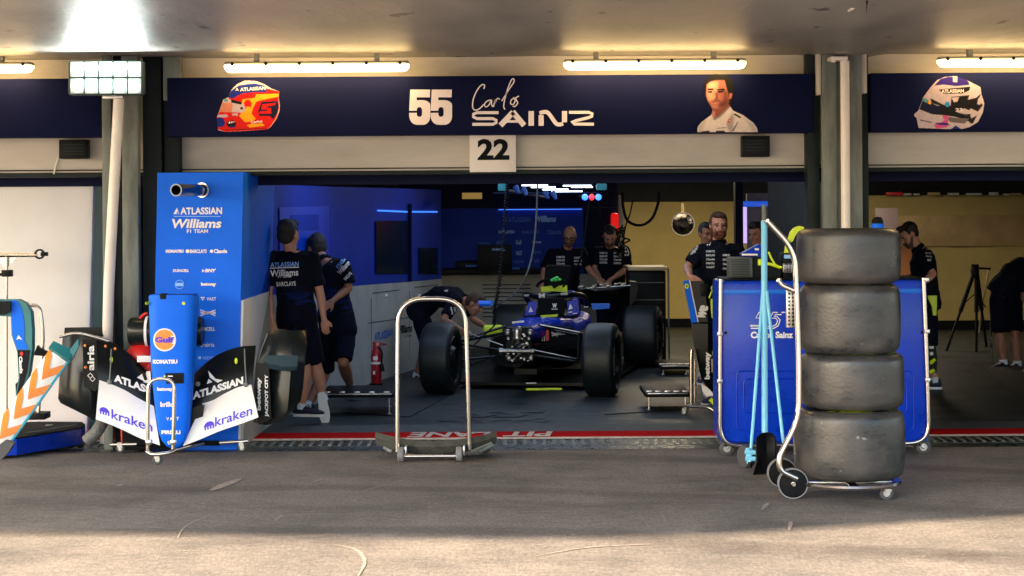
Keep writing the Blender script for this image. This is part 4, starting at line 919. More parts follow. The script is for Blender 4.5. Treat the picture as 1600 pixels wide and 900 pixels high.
# trolley under it
tr_ = thing('tyre_trolley', 'steel tyre trolley with a tall bent handle and black wheels', 'trolley', G(1325, 775))
cx = P(1326, 745, dS).x; zt_ = ZZ(749, dS, 1325)
tb = MB(); tb.lathe([(.30, -.010), (.345, -.014), (.352, 0), (.345, .014), (.30, .010)], (cx, dS, zt_-.012), (0, 0, 1), 64)
tb.box((cx-.33, dS-.03, zt_-.03), (cx+.33, dS+.03, zt_-.008), .004).box((cx-.03, dS-.33, zt_-.03), (cx+.03, dS+.33, zt_-.008), .004)
obj('tray', tb, 'chrome', tr_)
hd = MB()
for dd_ in (12.70, 13.14):
    o_ = 0 if dd_ < 12.9 else -1
    px = [(1199, 345), (1243, 392), (1249, 560), (1249, 655), (1219, 712), (1218, 735), (1246, 748)]
    if o_: px = [(x-2, y) for x, y in px]
    hd.tube(fillet([P(x, y, dd_) for x, y in px], .12, 6), .0165, 14)
hd.tube([P(1200, 346, 12.70), P(1198, 346, 13.14)], .0165, 12)
h2 = MB()
for dd_ in (12.72, 13.12): h2.tube(fillet([P(1216, 438, dd_), P(1222, 446, dd_), P(1248, 457, dd_)], .04, 4), .0165, 12)
h2.tube([P(1217, 439, 12.72), P(1217, 439, 13.12)], .0165, 12)
obj('handle', hd, 'chrome', tr_); obj('push_bar', h2, 'chrome', tr_)
def bigwheel(c, r, parent):
    k = MB(); k.lathe([(r*.9, -.02), (r*.97, -.02), (r, -.012), (r, .012), (r*.97, .02), (r*.9, .02)], c, (0, 1, 0), 48); w_ = obj('wheel', k, 'greyrubber', parent)
    k = MB(); k.lathe([(.0, -.012), (r*.3, -.012), (r*.82, -.006), (r*.90, -.018), (r*.90, .018), (r*.3, .012), (0, .012)], c, (0, 1, 0), 40); obj('disc', k, 'black', w_)
    k = MB(); k.lathe([(0, -.03), (.014, -.03), (.02, -.022), (.02, .02)], c, (0, 1, 0), 20); obj('axle_cap', k, 'chrome', w_)
rw = 24/sS
bigwheel(G(1239, 779.5)+Vector((0, -.0, rw)), rw, tr_)
c2 = Vector((G(1239, 779.5).x, 13.3, rw)); bigwheel(c2, rw, tr_)
ax_ = MB(); ax_.tube([Vector((c2.x, 12.72, rw)), Vector((c2.x, 13.3, rw))], .012, 10); obj('axle', ax_, 'chrome', tr_)
castor(Vector((P(1386, 752, dS-.2).x, dS-.22, zt_-.03)), .046, tr_, -.8, .03)
castor(Vector((P(1386, 752, dS+.2).x, dS+.2, zt_-.03)), .046, tr_, -.8, .03)
# pit equipment seen behind the handle: a strip of perforated plate fixed to the trolley
pp_ = MB(); pp_.pbox(1229, 452, 1243, 512, 13.2, 13.24, .004)
ppo = obj('perforated_plate', pp_, 'zinc', tr_); ho = MB()
for i in range(9):
    for j in range(2): p = P(1233+j*6, 459+i*6, 13.197); ho.lathe([(0, 0), (.008, 0)], p, (0, 1, 0), 8)
obj('hole', ho, 'black', ppo)
# ---------------------------------------------------------------- blue cabinet
dC = 14.95
cb = thing('tool_cabinet', 'wide glossy blue tool cabinet in a steel tube frame behind the tyre stack', 'cabinet', G(1288, 716))
bd = MB(); bd.pbox(1127, 437, 1449, 693, dC, dC+.62, .03); bo = obj('body', bd, 'blue_gloss', cb)
bn = MB(); bn.pbox(1130, 451, 1446, 460, dC-.006, dC-.001, .003); obj('stripe', bn, 'blue_band', bo)
rc = MB()
def rrect(mb, x0, y0, x1, y1, r, d, rad):
    pts = [P(x0, (y0+y1)/2, d), P(x0, y0, d), P(x1, y0, d), P(x1, y1, d), P(x0, y1, d), P(x0, (y0+y1)/2, d)]
    mb.tube(fillet(pts, rad, 6), r, 8)
for q in ((1151, 580, 1428, 673), (1162, 592, 1417, 645)): rrect(rc, *q, .006, dC-.001, .05)
obj('pressed_rib', rc, 'blue_gloss', bo)
tp_ = MB(); tp_.pbox(1132, 434, 1444, 437.5, dC+.03, dC+.6, .004); obj('top_tray', tp_, 'black', cb)
fm = MB(); q = (1124, 437, 1452, 696)
fm.tube(fillet([P(1126, 436, dC-.02), P(1125, 560, dC-.02), P(1125, 697, dC-.02), P(1452, 692, dC-.02), P(1448, 560, dC-.02), P(1443, 434, dC-.02)], .16, 8), .0165, 14)
fm.tube(fillet([P(1126, 436, dC+.64), P(1125, 697, dC+.64), P(1452, 692, dC+.64), P(1443, 434, dC+.64)], .16, 8), .0165, 14)
fo = obj('frame', fm, 'chrome', cb)
cl_ = MB()
for x, y in ((1125, 522), (1125, 596), (1449, 518), (1450, 594), (1448, 437)): cl_.pbox(x-4, y-3, x+4, y+3, dC-.045, dC, .003)
obj('clamp', cl_, 'zinc', fo)
ff_ = MB()
for x, y in ((1134, 520), (1441, 519)): ff_.lathe([(0, -.008), (.008, -.008), (.012, 0)], P(x, y, dC), (0, 1, 0), 12)
obj('bolt', ff_, 'black', bo)
for x, dx in ((1137, -1), (1441, 1)):
    for dd_ in (dC+.05, dC+.55): castor(Vector((P(x, 697, dd_).x, dd_, ZZ(696, dC, x)-.005)), .058, cb, dx*.5, .035)
lt = MB()
def pst(pts, w): stroke(lt, pts, w, dC-.004, 0, smooth=False)
for o_ in (0, 22):
    pst([(1217-22+o_+4, 488), (1202-22+o_+6, 488), (1200-22+o_+3, 497), (1212-22+o_, 497), (1215-22+o_, 501), (1213-22+o_, 507), (1207-22+o_, 510), (1195-22+o_, 510)], 1.5)
    pst([(1213-22+o_+8, 491.5), (1206-22+o_+6, 491.5), (1205-22+o_+4, 494), (1214-22+o_, 494.5), (1219-22+o_, 500), (1216-22+o_, 509), (1209-22+o_, 513), (1195-22+o_, 513)], 1.5)
pst([(1172, 509), (1194, 509)], 2.4); pst([(1216, 488), (1237, 488)], 1.5)
obj('number', lt, 'txt', bo)
words('lettering', [('Carlos Sainz', 1173, 518, 1239, 528.5, dC-.004, {'bold': .04})], 'txt', bo)
# ---------------------------------------------------------------- brooms and dustpan leaning on the cabinet
bm1 = thing('broom', 'thick upright light blue broom handle with a grey top', 'broom', P(1195, 735, 14.1), 'light blue cleaning tools')
obj('handle', MB().tube([P(1194, 345, 14.5), P(1195, 690, 14.2)], .0235, 14), 'skyblue', bm1)
obj('grip', MB().tube([P(1193.8, 321, 14.52), P(1194, 345, 14.5)], .018, 12), 'steel_grey', bm1)
obj('brush_head', MB().box(P(1186, 733, 14.35), P(1206, 722, 14.1)+Vector((0, 0, 0)), .01), 'black', bm1)
sq = thing('squeegee', 'thin light blue handle at left leaning on the cabinet with blue clamps', 'squeegee', P(1170, 735, 14.1), 'light blue cleaning tools')
obj('handle', MB().tube([P(1192, 455, 14.42), P(1172, 722, 14.05)], .0125, 12), 'skyblue', sq)
k = MB(); k.tube([P(1164, 706, 14.06), P(1180, 707, 14.06)], .018, 12); k.tube([P(1165, 716, 14.06), P(1180, 717, 14.06)], .018, 12); k.tube([P(1169, 700, 14.07), P(1171, 724, 14.07)], .02, 10); obj('clamp', k, 'skyblue', sq)
k = MB(); k.lathe([(.0, -.03), (.08, -.03), (.085, -.02), (.085, .02), (.08, .03), (0, .03)], P(1166, 713, 14.16), (1, .5, 0), 28); obj('roller', k, 'rubber', sq)
obj('tip', MB().tube([P(1172, 722, 14.05), P(1171.5, 731, 14.04)], .016, 10), 'black', sq)
dpn = thing('dustpan', 'black upright dustpan with a thin light blue handle at right', 'dustpan', P(1196, 742, 14.0), 'light blue cleaning tools')
obj('handle', MB().tube([P(1198, 455, 14.36), P(1224, 692, 14.05)], .0125, 12), 'skyblue', dpn)
k = MB()
rows = []
for (x0, x1, y, dd_) in ((1190, 1206, 676, 14.10), (1181, 1213, 684, 14.06), (1181, 1214, 700, 14.05), (1183, 1213, 720, 14.02), (1176, 1216, 742, 13.92)):
    xm = (x0+x1)/2; rows.append([P(x0, y, dd_-.05), P(x0+1.5, y, dd_+.03), P(xm, y, dd_+.06), P(x1-1.5, y, dd_+.03), P(x1, y, dd_-.05)])
k.sheet(rows, .006); obj('pan', k, 'black', dpn)
# ---------------------------------------------------------------- items on the cabinet top
rd = thing('radiator_box', 'dark grey finned cooler box standing on the blue cabinet', 'box', P(1174, 436, dC+.3))
k = MB(); k.pbox(1141, 402, 1176, 434, dC+.1, dC+.35, .01); rb_ = obj('housing', k, mat('cooler_grey', (.06, .075, .07), .5), rd)
k = MB()
for i in range(11): k.pbox(1142, 405+i*2.6, 1171, 406.2+i*2.6, dC+.088, dC+.099)
obj('fin', k, 'carbon', rb_)
k = MB(); k.prism([P(1177, 404, dC+.15), P(1186, 401, dC+.15), P(1206, 405, dC+.15), P(1214, 412, dC+.15), P(1221, 425, dC+.15), P(1218, 434, dC+.15), P(1177, 434, dC+.15)], (0, .2, 0)); obj('duct', k, 'carbon', rd)
k = MB(); k.prism([P(1158, 397, dC+.2), P(1187, 381, dC+.2), P(1194, 386, dC+.2), P(1196, 401, dC+.2), P(1160, 401, dC+.2)], (0, .15, 0)); bo_ = obj('blue_cover', k, 'blue_gloss', rd)
k = MB(); k.pbox(1160, 396.5, 1184, 399.5, dC+.16, dC+.198, .003); k.pbox(1180, 388, 1186, 391, dC+.16, dC+.198, .003); obj('sticker', k, 'txt', bo_)
k = MB(); k.tube(smoothpath([P(1186, 407, dC+.12), P(1192, 411, dC+.1), P(1204, 413, dC+.1), P(1219, 418, dC+.12)]), .012, 8); k.tube(smoothpath([P(1201, 394, dC+.12), P(1206, 405, dC+.1), P(1212, 414, dC+.1), P(1222, 418, dC+.1)]), .008, 8); k.pbox(1185, 405, 1190, 415, dC+.1, dC+.14, .006)
obj('strap', k, 'neon', rd)
sd2 = thing('crash_helmet', 'yellow topped helmet like gear piece beside the trolley handle', 'gear', P(1236, 436, dC+.3))
k = MB(); k.prism([P(x, y, dC+.25) for x, y in [(1233, 374), (1236, 363), (1242, 356), (1250, 353), (1257, 355), (1256, 358), (1248, 361), (1243, 368), (1239, 377), (1235, 379)]], (0, .09, 0)); k.prism([P(1228, 382, dC+.2), P(1233, 376, dC+.2), P(1236, 392, dC+.2), P(1231, 398, dC+.2), P(1226, 396, dC+.2)], (0, .05, 0)); obj('shell', k, 'neon', sd2)
k = MB(); k.pbox(1224, 412, 1238, 426, dC+.1, dC+.16, .006); gr_ = obj('grille', k, 'zinc', sd2)
k = MB()
for i in range(5): k.pbox(1225+i*2.6, 412.5, 1225.7+i*2.6, 425.5, dC+.094, dC+.099)
for i in range(5): k.pbox(1224.5, 413+i*2.6, 1237.5, 413.7+i*2.6, dC+.09, dC+.0935)
obj('mesh_bar', k, 'black', gr_)
k = MB(); k.pbox(1223, 395, 1244, 437, dC+.17, dC+.4, .02); k.pbox(1226, 398, 1240, 404, dC+.13, dC+.165, .004, 1); obj('base', k, ['black', 'txt_blue'], sd2)
tag(obj('ring_handle', MB().tube(smoothpath([P(1150, 433, 15.1), P(1152, 428, 15.1), P(1156, 432, 15.1)]), .006, 6), 'black'), 'small dark cable loop on the cabinet lid', 'cable')
kk = thing('wheel_gun', 'dark rounded gear piece with a blue band seen past the topmost tyre', 'gear', P(1373, 436, dC+.4))
k = MB(); k.lathe([(.0, .10), (.03, .095), (.045, .07), (.048, 0), (.048, -.45)], P(1371, 358, dC+.4), (0, 0, 1), 24); obj('body', k, 'black', kk)
k = MB(); k.lathe([(.049, .02), (.052, .02), (.052, .055), (.049, .055)], P(1371, 360, dC+.4), (0, 0, 1), 24); obj('band', k, 'blue', kk)
# ---------------------------------------------------------------- hoop trolley in the middle
ht = thing('hoop_trolley', 'empty trolley with a tall steel hoop and two small grey wheels', 'trolley', G(675, 716))
dH = 14.85
obj('hoop', MB().tube(fillet([P(621, 706, dH), P(621, 560, dH), P(622, 467, dH), P(727, 467, dH), P(730, 560, dH), P(734, 703, dH+.02)], .22, 12), .0185, 16), 'chrome', ht)
obj('axle', MB().tube([P(630, 713, dH-.1), P(714, 712.5, dH-.1)], .0145, 14), 'chrome', ht)
for x in (626.5, 717.5):
    k = MB(); p = P(x, 707, dH-.1); p.z = .058; k.lathe([(.02, -.024), (.05, -.024), (.058, -.016), (.058, .016), (.05, .024), (.02, .024)], p, (1, 0, 0), 32, cap=True); obj('wheel', k, 'greyrubber', ht)
    k = MB(); k.box(p+Vector((.03, -.02, -.01)), p+Vector((.045, .12, .06)), .004); obj('bracket', k, 'zinc', ht)
xs = [588, 605, 625, 650, 675, 700, 725, 750, 775]; tp1 = [676, 681, 685.5, 689, 690, 689, 686.5, 682, 675]; bt1 = [691, 697, 702.5, 706, 706.5, 706, 703, 698, 690]
dz = [.14, .07, .02, 0, 0, 0, .02, .07, .14]
k = MB(); k.sheet([[P(x, y, dH+.03+q) for x, y, q in zip(xs, tp1, dz)], [P(x, (y+b)/2, dH+.0+q) for x, y, b, q in zip(xs, tp1, bt1, dz)], [P(x, b, dH+.02+q) for x, b, q in zip(xs, bt1, dz)], [P(x, b+1, dH+.28+q*.6) for x, b, q in zip(xs, bt1, dz)]], .012)
obj('cradle', k, mat('cradle_rubber', (.045, .047, .04), .6, var=.4, vscale=14), ht)
k = MB(); k.tube([P(600, 699, dH+.1), P(612, 706, dH+.05)], .012, 8); k.tube([P(770, 695, dH+.1), P(748, 706, dH+.05)], .014, 8); k.tube([P(735, 706, dH), P(768, 692, dH+.1)], .01, 8)
obj('stay', k, 'steel_grey', ht)
for x in (608, 756): castor(Vector((P(x, 700, dH+.45).x, dH+.4, .11)), .045, ht, 1, .028)
# ---------------------------------------------------------------- front wing and nose on its trolley
wn = thing('front_wing', 'black and white racing front wing with a blue nose standing upright on a trolley', 'front wing', G(262, 712))
dN = 14.95
# nose
ys = [461, 463, 520, 580, 620, 650, 675, 690, 699, 702]; xl_ = [232, 229.5, 231, 233.5, 237.5, 241, 245, 250, 257, 264]; xr_ = [303, 305, 302, 298.5, 296.5, 295, 292.5, 288, 281, 274]
dep = [.26, .27, .25, .23, .20, .17, .14, .12, .09, .05]; fr0 = [0, 0, .005, .01, .015, .02, .03, .04, .055, .075]
k = MB(); rings = []
for y, a_, b_, dp_, f0 in zip(ys, xl_, xr_, dep, fr0):
    c = P((a_+b_)/2, y, dN); hw = (b_-a_)/2/F*dN; ring_ = []
    for i in range(28):
        t = 2*PI*i/28; cx_, sy_ = math.cos(t), math.sin(t); ex = .45
        ring_.append(Vector((c.x+hw*math.copysign(abs(cx_)**ex, cx_), dN+f0+dp_/2+dp_/2*math.copysign(abs(sy_)**ex, sy_), c.z)))
    rings.append(ring_)
k.loft(rings, True); ns = obj('nose', k, 'blue', wn, 50)
bv = bvh_of(ns); o_ = {'bvh': bv}
def wb(s, x0, y0, x1, y1, **kw): return (s, x0, y0, x1, y1, dN, dict(bvh=bv, **kw))
words('lettering', [wb('KOMATSU', 238, 562, 277, 568.5, bold=.06), wb('betway', 245, 605, 270, 612.5, bold=.05), wb('brillo', 250, 628, 271, 636, bold=.04), wb('VAST', 259, 652, 279, 657.5, space=1.4), wb('PIRELLI', 251, 673, 281, 679, bold=.06), wb('55', 260, 690, 268, 696)], 'txt', ns)
k = MB(); cx_, cy_ = 257, 531
def pdisc(mb, cx, cy, r, off, mi, clip=None, n=40):
    ps = [(cx+r*math.cos(2*PI*i/n), cy+r*math.sin(2*PI*i/n)) for i in range(n)]
    if clip: ps = [(x, max(min(y, clip[1]), clip[0])) for x, y in ps]
    vs = [((x-cx)/(2*r), -(y-cy)/(2*r)) for x, y in ps]
    decal(vs, [list(range(n))], P(cx, cy, dN), 2*r/F*dN, 2*r/F*dN, (1, 0, 0), (0, 0, 1), mb, mi, bv, (0, 1, 0), off, .08)
pdisc(k, cx_, cy_, 18, .002, 0); pdisc(k, cx_, cy_, 15.8, .004, 1)
def prect(mb, x0, y0, x1, y1, off, mi):
    decal([(-.5, -.5), (.5, -.5), (.5, .5), (-.5, .5)], [[0, 1, 2, 3]], P((x0+x1)/2, (y0+y1)/2, dN), (x1-x0)/F*dN, (y1-y0)/F*dN, (1, 0, 0), (0, 0, 1), mb, mi, bv, (0, 1, 0), off, .2)
prect(k, 240, 524.5, 274, 537.5, .006, 0)
vs, fs = textverts('Gulf', .05, 0); decal(vs, fs, P(257, 531, dN), 30/F*dN, 9/F*dN, (1, 0, 0), (0, 0, 1), k, 2, bv, (0, 1, 0), .008, .2)
prect(k, 236, 583, 287, 599.5, .004, 3)
for x, y in ((287, 474), (229.6, 474)): pdisc(k, x, y, 2.6, .006, 4)
pdisc(k, 257, 588, 1.5, .007, 4); prect(k, 262, 587, 270, 588.6, .007, 0)
link_me('emblem', k.mesh('emblem'), ['txt', 'orange', 'txt_violet', 'black', 'neon'], ns)
k = MB(); k.pbox(249, 459, 260, 468, dN-.004, dN+.1, .01); k.tube([P(252, 461, dN+.05), P(306, 461, dN+.05)], .007, 8); obj('latch', k, 'black', ns)
k = MB(); k.prism([P(301, 462, dN+.12), P(307, 462, dN+.12), P(305, 505, dN+.12), P(302, 520, dN+.12)], (0, .12, 0)); k.pbox(296, 478, 299, 560, dN+.28, dN+.3, 0); obj('mount_bracket', k, 'carbon', wn)
# wing planes
def plane(name, top, bot, d_top, d_bot, m, bulge=.03, th=.012, n=4):
    t_ = smoothpath([Vector((x, y, 0)) for x, y in top], 4); b_ = smoothpath([Vector((x, y, 0)) for x, y in bot], 4)
    rows = []
    for j in range(n+1):
        f = j/n; row = []
        for i, (p, q) in enumerate(zip(t_, b_)):
            r = p.lerp(q, f); row.append(P(r.x, r.y, d_top+(d_bot-d_top)*f-bulge*math.sin(PI*f)+.12*abs((r.x-262)/170)**2*0))
        rows.append(row)
    k = MB(); k.sheet(rows, th); return obj(name, k, m, wn, 50)
fl_ = plane('flap', [(150, 526), (168, 533), (188, 544), (208, 560), (236, 590)], [(154, 600), (175, 606), (195, 615), (215, 626), (240, 640)], 15.32, 15.18, 'carbon')
fr_ = plane('flap', [(296, 597), (310, 580), (332, 561), (352, 550), (375, 543), (400, 541)], [(296, 640), (314, 636), (335, 627), (352, 618), (374, 608), (394, 604)], 15.32, 15.18, 'carbon')
ml = plane('main_plane', [(155, 595), (175, 602), (195, 611), (215, 623), (240, 636)], [(150, 655), (172, 663), (197, 674), (220, 685), (250, 696)], 15.16, 15.04, 'white')
mr = plane('main_plane', [(317, 632), (335, 626), (352, 616), (374, 606), (393, 602)], [(286, 697), (312, 687), (345, 673), (375, 663), (404, 652)], 15.16, 15.04, 'white')
k = MB(); k.prism([P(x, y, 15.08) for x, y in [(298, 640), (300, 676), (304, 682), (311, 683), (316, 676), (318, 633), (308, 634)]], (0, .06, 0)); obj('slot_vane', k, 'carbon2', wn)
bvl, bvr, bwl, bwr = bvh_of(fl_), bvh_of(fr_), bvh_of(ml), bvh_of(mr)
def warp(mb, s, x0, y0, x1, y1, h, bvh, mi=0, bold=.03, italic=0, dref=15.1, skewup=0):
    """text whose baseline runs from (x0,y0) to (x1,y1) in pixels, pressed on the wing"""
    vs, fs = textverts(s, bold, italic); vs = [(x, y) for x, y in vs]
    vs, fs = tridiv([(x*4, y) for x, y in vs], fs, .35); pts = []
    for x, y in vs:
        t = x/4+.5; px = x0+(x1-x0)*t+skewup*(y+.5); py = y0+(y1-y0)*t-(y+.5)*h
        p = P(px, py, dref-.5); dr = (P(px, py, dref+.5)-p).normalized(); hit = bvh.ray_cast(p, dr)
        pts.append(hit[0]-dr*.004 if hit[0] is not None else P(px, py, dref))
    mb.add(pts, fs, mi)
def flatw(mb, poly, bvh, mi=0, dref=15.1, off=.004):
    pts = []
    for px, py in poly:
        p = P(px, py, dref-.5); dr = (P(px, py, dref+.5)-p).normalized(); hit = bvh.ray_cast(p, dr); pts.append(hit[0]-dr*off if hit[0] is not None else P(px, py, dref))
    mb.add(pts, [list(range(len(pts)))], mi)
k = MB(); warp(k, 'ATLASS', 178, 596, 235, 616, 12, bvl, 0, .05); flatw(k, [(214, 590), (222, 584), (226, 596)], bvl); flatw(k, [(224, 597), (229, 580), (235, 580), (236, 600)], bvl); link_me('lettering', k.mesh('l'), 'txt', fl_)
k = MB(); warp(k, 'ATLASSIAN', 301, 625, 380, 600, 12, bvr, 0, .05); flatw(k, [(323, 600), (326, 592), (332, 597)], bvr); flatw(k, [(325, 579), (337, 592), (348, 594), (340, 598), (328, 590)], bvr); link_me('lettering', k.mesh('l'), 'txt', fr_)
k = MB(); warp(k, 'kraken', 174, 654, 238, 675, 15, bwl, 0, .012); 
def octo(mb, cx, cy, bvh, a):
    r = 8; ps = [(cx+r*math.cos(t), cy-r*math.sin(t)*.95+a*r*math.cos(t)) for t in [PI*i/12 for i in range(13)]]; flatw(mb, ps, bvh)
    for i in range(4): x = cx-7+i*4.2; flatw(mb, [(x, cy-1+a*(x-cx)), (x+2.4, cy-1+a*(x+2.4-cx)), (x+2.4, cy+4.5+a*(x-cx)), (x, cy+4.5+a*(x-cx))], bvh)
octo(k, 163, 644, bwl, .28); link_me('lettering', k.mesh('l'), 'txt_violet', ml)
k = MB(); warp(k, 'kraken', 336, 667, 394, 648, 15, bwr, 0, .012); octo(k, 326.5, 666, bwr, -.3); link_me('lettering', k.mesh('l'), 'txt_violet', mr)
# endplates
def curved(name, poly_rows, m, parent=wn, th=.012):
    k = MB(); k.sheet([[P(x, y, d) for x, y, d in r] for r in poly_rows], th); return obj(name, k, m, parent, 60)
curved('endplate', [[(100, 527, 15.5), (115, 524, 15.42), (150, 524, 15.40), (153, 526, 15.44)], [(97, 560, 15.48), (112, 560, 15.36), (145, 560, 15.33), (152, 560, 15.40)], [(94, 600, 15.46), (108, 604, 15.34), (140, 606, 15.30), (152, 606, 15.36)],
    [(93, 622, 15.46), (108, 628, 15.34), (136, 640, 15.28), (151, 650, 15.3)], [(96, 628, 15.5), (112, 636, 15.4), (136, 648, 15.32), (149, 657, 15.32)]], 'carbon2')
k = MB(); k.prism([P(x, y, 15.26) for x, y in [(129, 530), (150, 528), (154, 600), (149, 612), (131, 604)]], (0, .014, 0)); ep_ = obj('side_vane', k, 'carbon', wn)
words('lettering', [('airia', 122.5, 554, 161.5, 564.5, 15.252, {'rot': PI/2, 'bold': .03})], 'txt', ep_)
k = MB()
for q in ((141, 587), (144.5, 592)): stroke(k, [(q[0]-4, q[1]), (q[0], q[1]-4), (q[0]+4, q[1]), (q[0], q[1]+4), (q[0]-4, q[1])], 1.3, 15.252, 0, smooth=False)
obj('emblem', k, 'txt', ep_)
k = MB(); k.ppoly([(101, 512), (165, 511), (166, 526), (100, 524)], 15.5, .03); obj('top_vane', k, 'carbon', wn)
k = MB(); k.tube(smoothpath([P(92, 526, 15.1), P(120, 521, 15.12), P(150, 527, 15.14), P(170, 533, 15.16)]), .013, 10); obj('support_bar', k, 'chrome', wn)
k = MB()
for x, y in ((133, 540), (165, 541), (180, 545), (134, 574)): k.sphere(P(x, y, 15.22), .012, 10)
obj('marker', k, 'orange', wn)
k = MB()
for x, y in ((174, 562), (369, 564)): k.sphere(P(x, y, 15.2), (.013, .01, .025), 12)
obj('marker', k, 'neon', wn)
k = MB(); k.tube([P(174, 545, 15.2), P(173, 570, 15.19), P(171, 596, 15.15)], .006, 8); k.tube([P(382, 545, 15.2), P(383, 570, 15.19), P(385, 600, 15.15)], .006, 8)
for x, y in ((171, 597), (384, 601), (309, 600)): k.sphere(P(x, y, 15.14), .02, 12)
obj('pylon', k, 'steel_grey', wn)
curved('endplate', [[(420, 519, 15.50), (440, 515, 15.42), (455, 518, 15.40), (477, 517, 15.50)], [(412, 535, 15.48), (436, 535, 15.36), (455, 537, 15.33), (478, 538, 15.44)], [(402, 565, 15.48), (430, 560, 15.36), (455, 565, 15.32), (475, 570, 15.42)],
    [(398, 600, 15.46), (430, 600, 15.32), (452, 600, 15.30), (472, 605, 15.40)], [(396, 640, 15.42), (420, 645, 15.30), (448, 640, 15.28), (468, 625, 15.40)], [(398, 660, 15.40), (415, 664, 15.32), (440, 658, 15.30), (452, 645, 15.40)]], 'carbon2')
k = MB(); k.sheet([[P(413, 557, 15.26), P(440, 556, 15.25), P(465, 557, 15.27)], [P(416, 566, 15.2), P(440, 572, 15.18), P(464, 572, 15.22)], [P(420, 574, 15.24), P(442, 578, 15.22), P(463, 577, 15.26)]], .01); obj('highlight_plate', k, mat('glossy_highlight', (.03, .06, .085), .12, coat=.3), wn)  # added plate; its bluish tone paints the reflective highlight on the endplate
k = MB(); k.tube(smoothpath([P(418, 521, 15.3), P(404, 560, 15.28), P(396, 600, 15.22), P(395, 630, 15.2)]), .006, 8); obj('edge_strip', k, 'steel_grey', wn)
k = MB(); k.prism([P(x, y, 15.24) for x, y in [(400, 566), (420, 570), (424, 655), (404, 664), (398, 640)]], (0, .014, 0)); ep2 = obj('side_vane', k, 'carbon', wn)
words('lettering', [('betway', 379, 611.5, 431, 619.5, 15.232, {'rot': PI/2, 'bold': .05}), ('JACKPOT CITY', 384, 615, 450, 621.5, 15.22, {'rot': PI/2, 'bold': .05})], 'txt', ep2)
# its trolley
tn = thing('wing_trolley', 'low steel trolley with a small hoop carrying the upright front wing', 'trolley', G(260, 716))
obj('hoop', MB().tube(fillet([P(231, 707, 14.72), P(231, 650, 14.72), P(232, 592, 14.72), P(272.5, 592, 14.72), P(272, 650, 14.72), P(270, 706, 14.72)], .099, 10), .0145, 14), 'chrome', tn)
k = MB(); k.tube(smoothpath([P(230, 706, 14.72), P(240, 710, 14.68), P(262, 708, 14.68), P(273, 703, 14.72)]), .016, 12); k.tube([P(172, 695, 15.4), P(214, 694, 15.4)], .015, 10); k.tube([P(343, 692, 15.4), P(388, 689, 15.4)], .015, 10); k.tube([P(272, 704, 14.75), P(318, 693, 15.2)], .011, 10); k.tube([P(214, 694, 15.4), P(343, 692, 15.4)], .02, 8, mi=1)
for x in (233, 271): k.box(P(x-3, 694, 14.75), P(x+3, 688, 14.69), .003)
obj('frame', k, ['chrome', 'black'], tn)
for x, y, dd_ in ((245, 709, 14.7), (187, 696, 15.4), (377, 690, 15.4)): castor(Vector((P(x, y, dd_).x, dd_, .085)), .036, tn, .6, .026)
k = MB(); k.tube(smoothpath([P(135, 690, 15.2), P(150, 676, 15.2), P(160, 660, 15.25)]), .05, 12); tag(obj('hose_bundle', k, mat('hose_grey', (.12, .12, .11), .5, var=.5, vscale=40)), 'grey hose bundle on the ground left of the wing trolley', 'hose')
# drum behind the nose
dr_ = thing('blower', 'red blower with a dark horizontal drum partly behind the blue nose', 'blower', P(262, 640, 15.44))
k = MB(); k.lathe([(0, -.02), (.10, -.02), (.115, 0), (.12, .2), (.12, .55), (.115, .57), (0, .57)], P(206, 518, 15.44), (1, 0, 0), 32); obj('drum', k, 'carbon2', dr_)
k = MB(); k.lathe([(.105, 0), (.125, .0), (.125, .02), (.105, .02)], P(229, 518, 15.44), (1, 0, 0), 32); obj('ring', k, 'white', dr_)
k = MB(); k.sphere(P(222, 560, 15.44), (.14, .10, .13), 24); k.box(P(200, 585, 15.54), P(240, 560, 15.36), .03); k.tube(smoothpath([P(219, 498, 15.4), P(224, 492, 15.38), P(230, 489, 15.38)]), .012, 8); obj('body', k, 'red', dr_)
k = MB(); k.pbox(214, 556, 236, 566, 15.28, 15.30, .003); obj('sticker', k, 'white', dr_)
k = MB(); k.tube([P(190, 660, 15.44), P(191, 690, 15.44)], .01, 8); k.box(P(196, 700, 15.54), P(280, 585, 15.4), .01, 1); obj('stand', k, ['red', 'black'], dr_)
# ---------------------------------------------------------------- left edge
lp = thing('body_panel', 'long racing body panel with orange and white arrows leaning at the left edge', 'panel', G(5, 716))
T0, B0, hw_ = Vector((91, 556)), Vector((-14, 704)), 17
dirv = (B0-T0); nv = Vector((-dirv.y, dirv.x)).normalized()*-1
def pl(u, v, d=14.5): q = T0+dirv*u+Vector((.80, .60))*hw_*v; return (q.x, q.y)
def plP(u, v, off=0): x, y = pl(u, v); return P(x, y, 14.9-.35*u-off+.02*v*v)
k = MB(); k.sheet([[plP(u, v) for u in [i/12 for i in range(-0, 13)]] for v in (-1, -.5, 0, .5, 1)], .03); bp_ = obj('skin', k, 'white', lp, 50)
k = MB()
for u in (.06, .27, .48, .69, .90):
    k.add([plP(u, -1, .006), plP(u+.10, -.5, .008), plP(u+.19, .05, .008), plP(u+.06, .98, .006), plP(u-.04, .98, .006), plP(u+.08, .02, .008), plP(u-.02, -.5, .008), plP(u-.08, -1, .006)][:8], [[0, 1, 6, 7], [1, 2, 5, 6], [2, 3, 4, 5]])
obj('arrow', k, 'orange', bp_)
k = MB(); k.tube([plP(u, 1.04) for u in [i/10 for i in range(11)]], .011, 8); obj('edge', k, mat('cyan_edge', (.03, .32, .45), .4), lp)
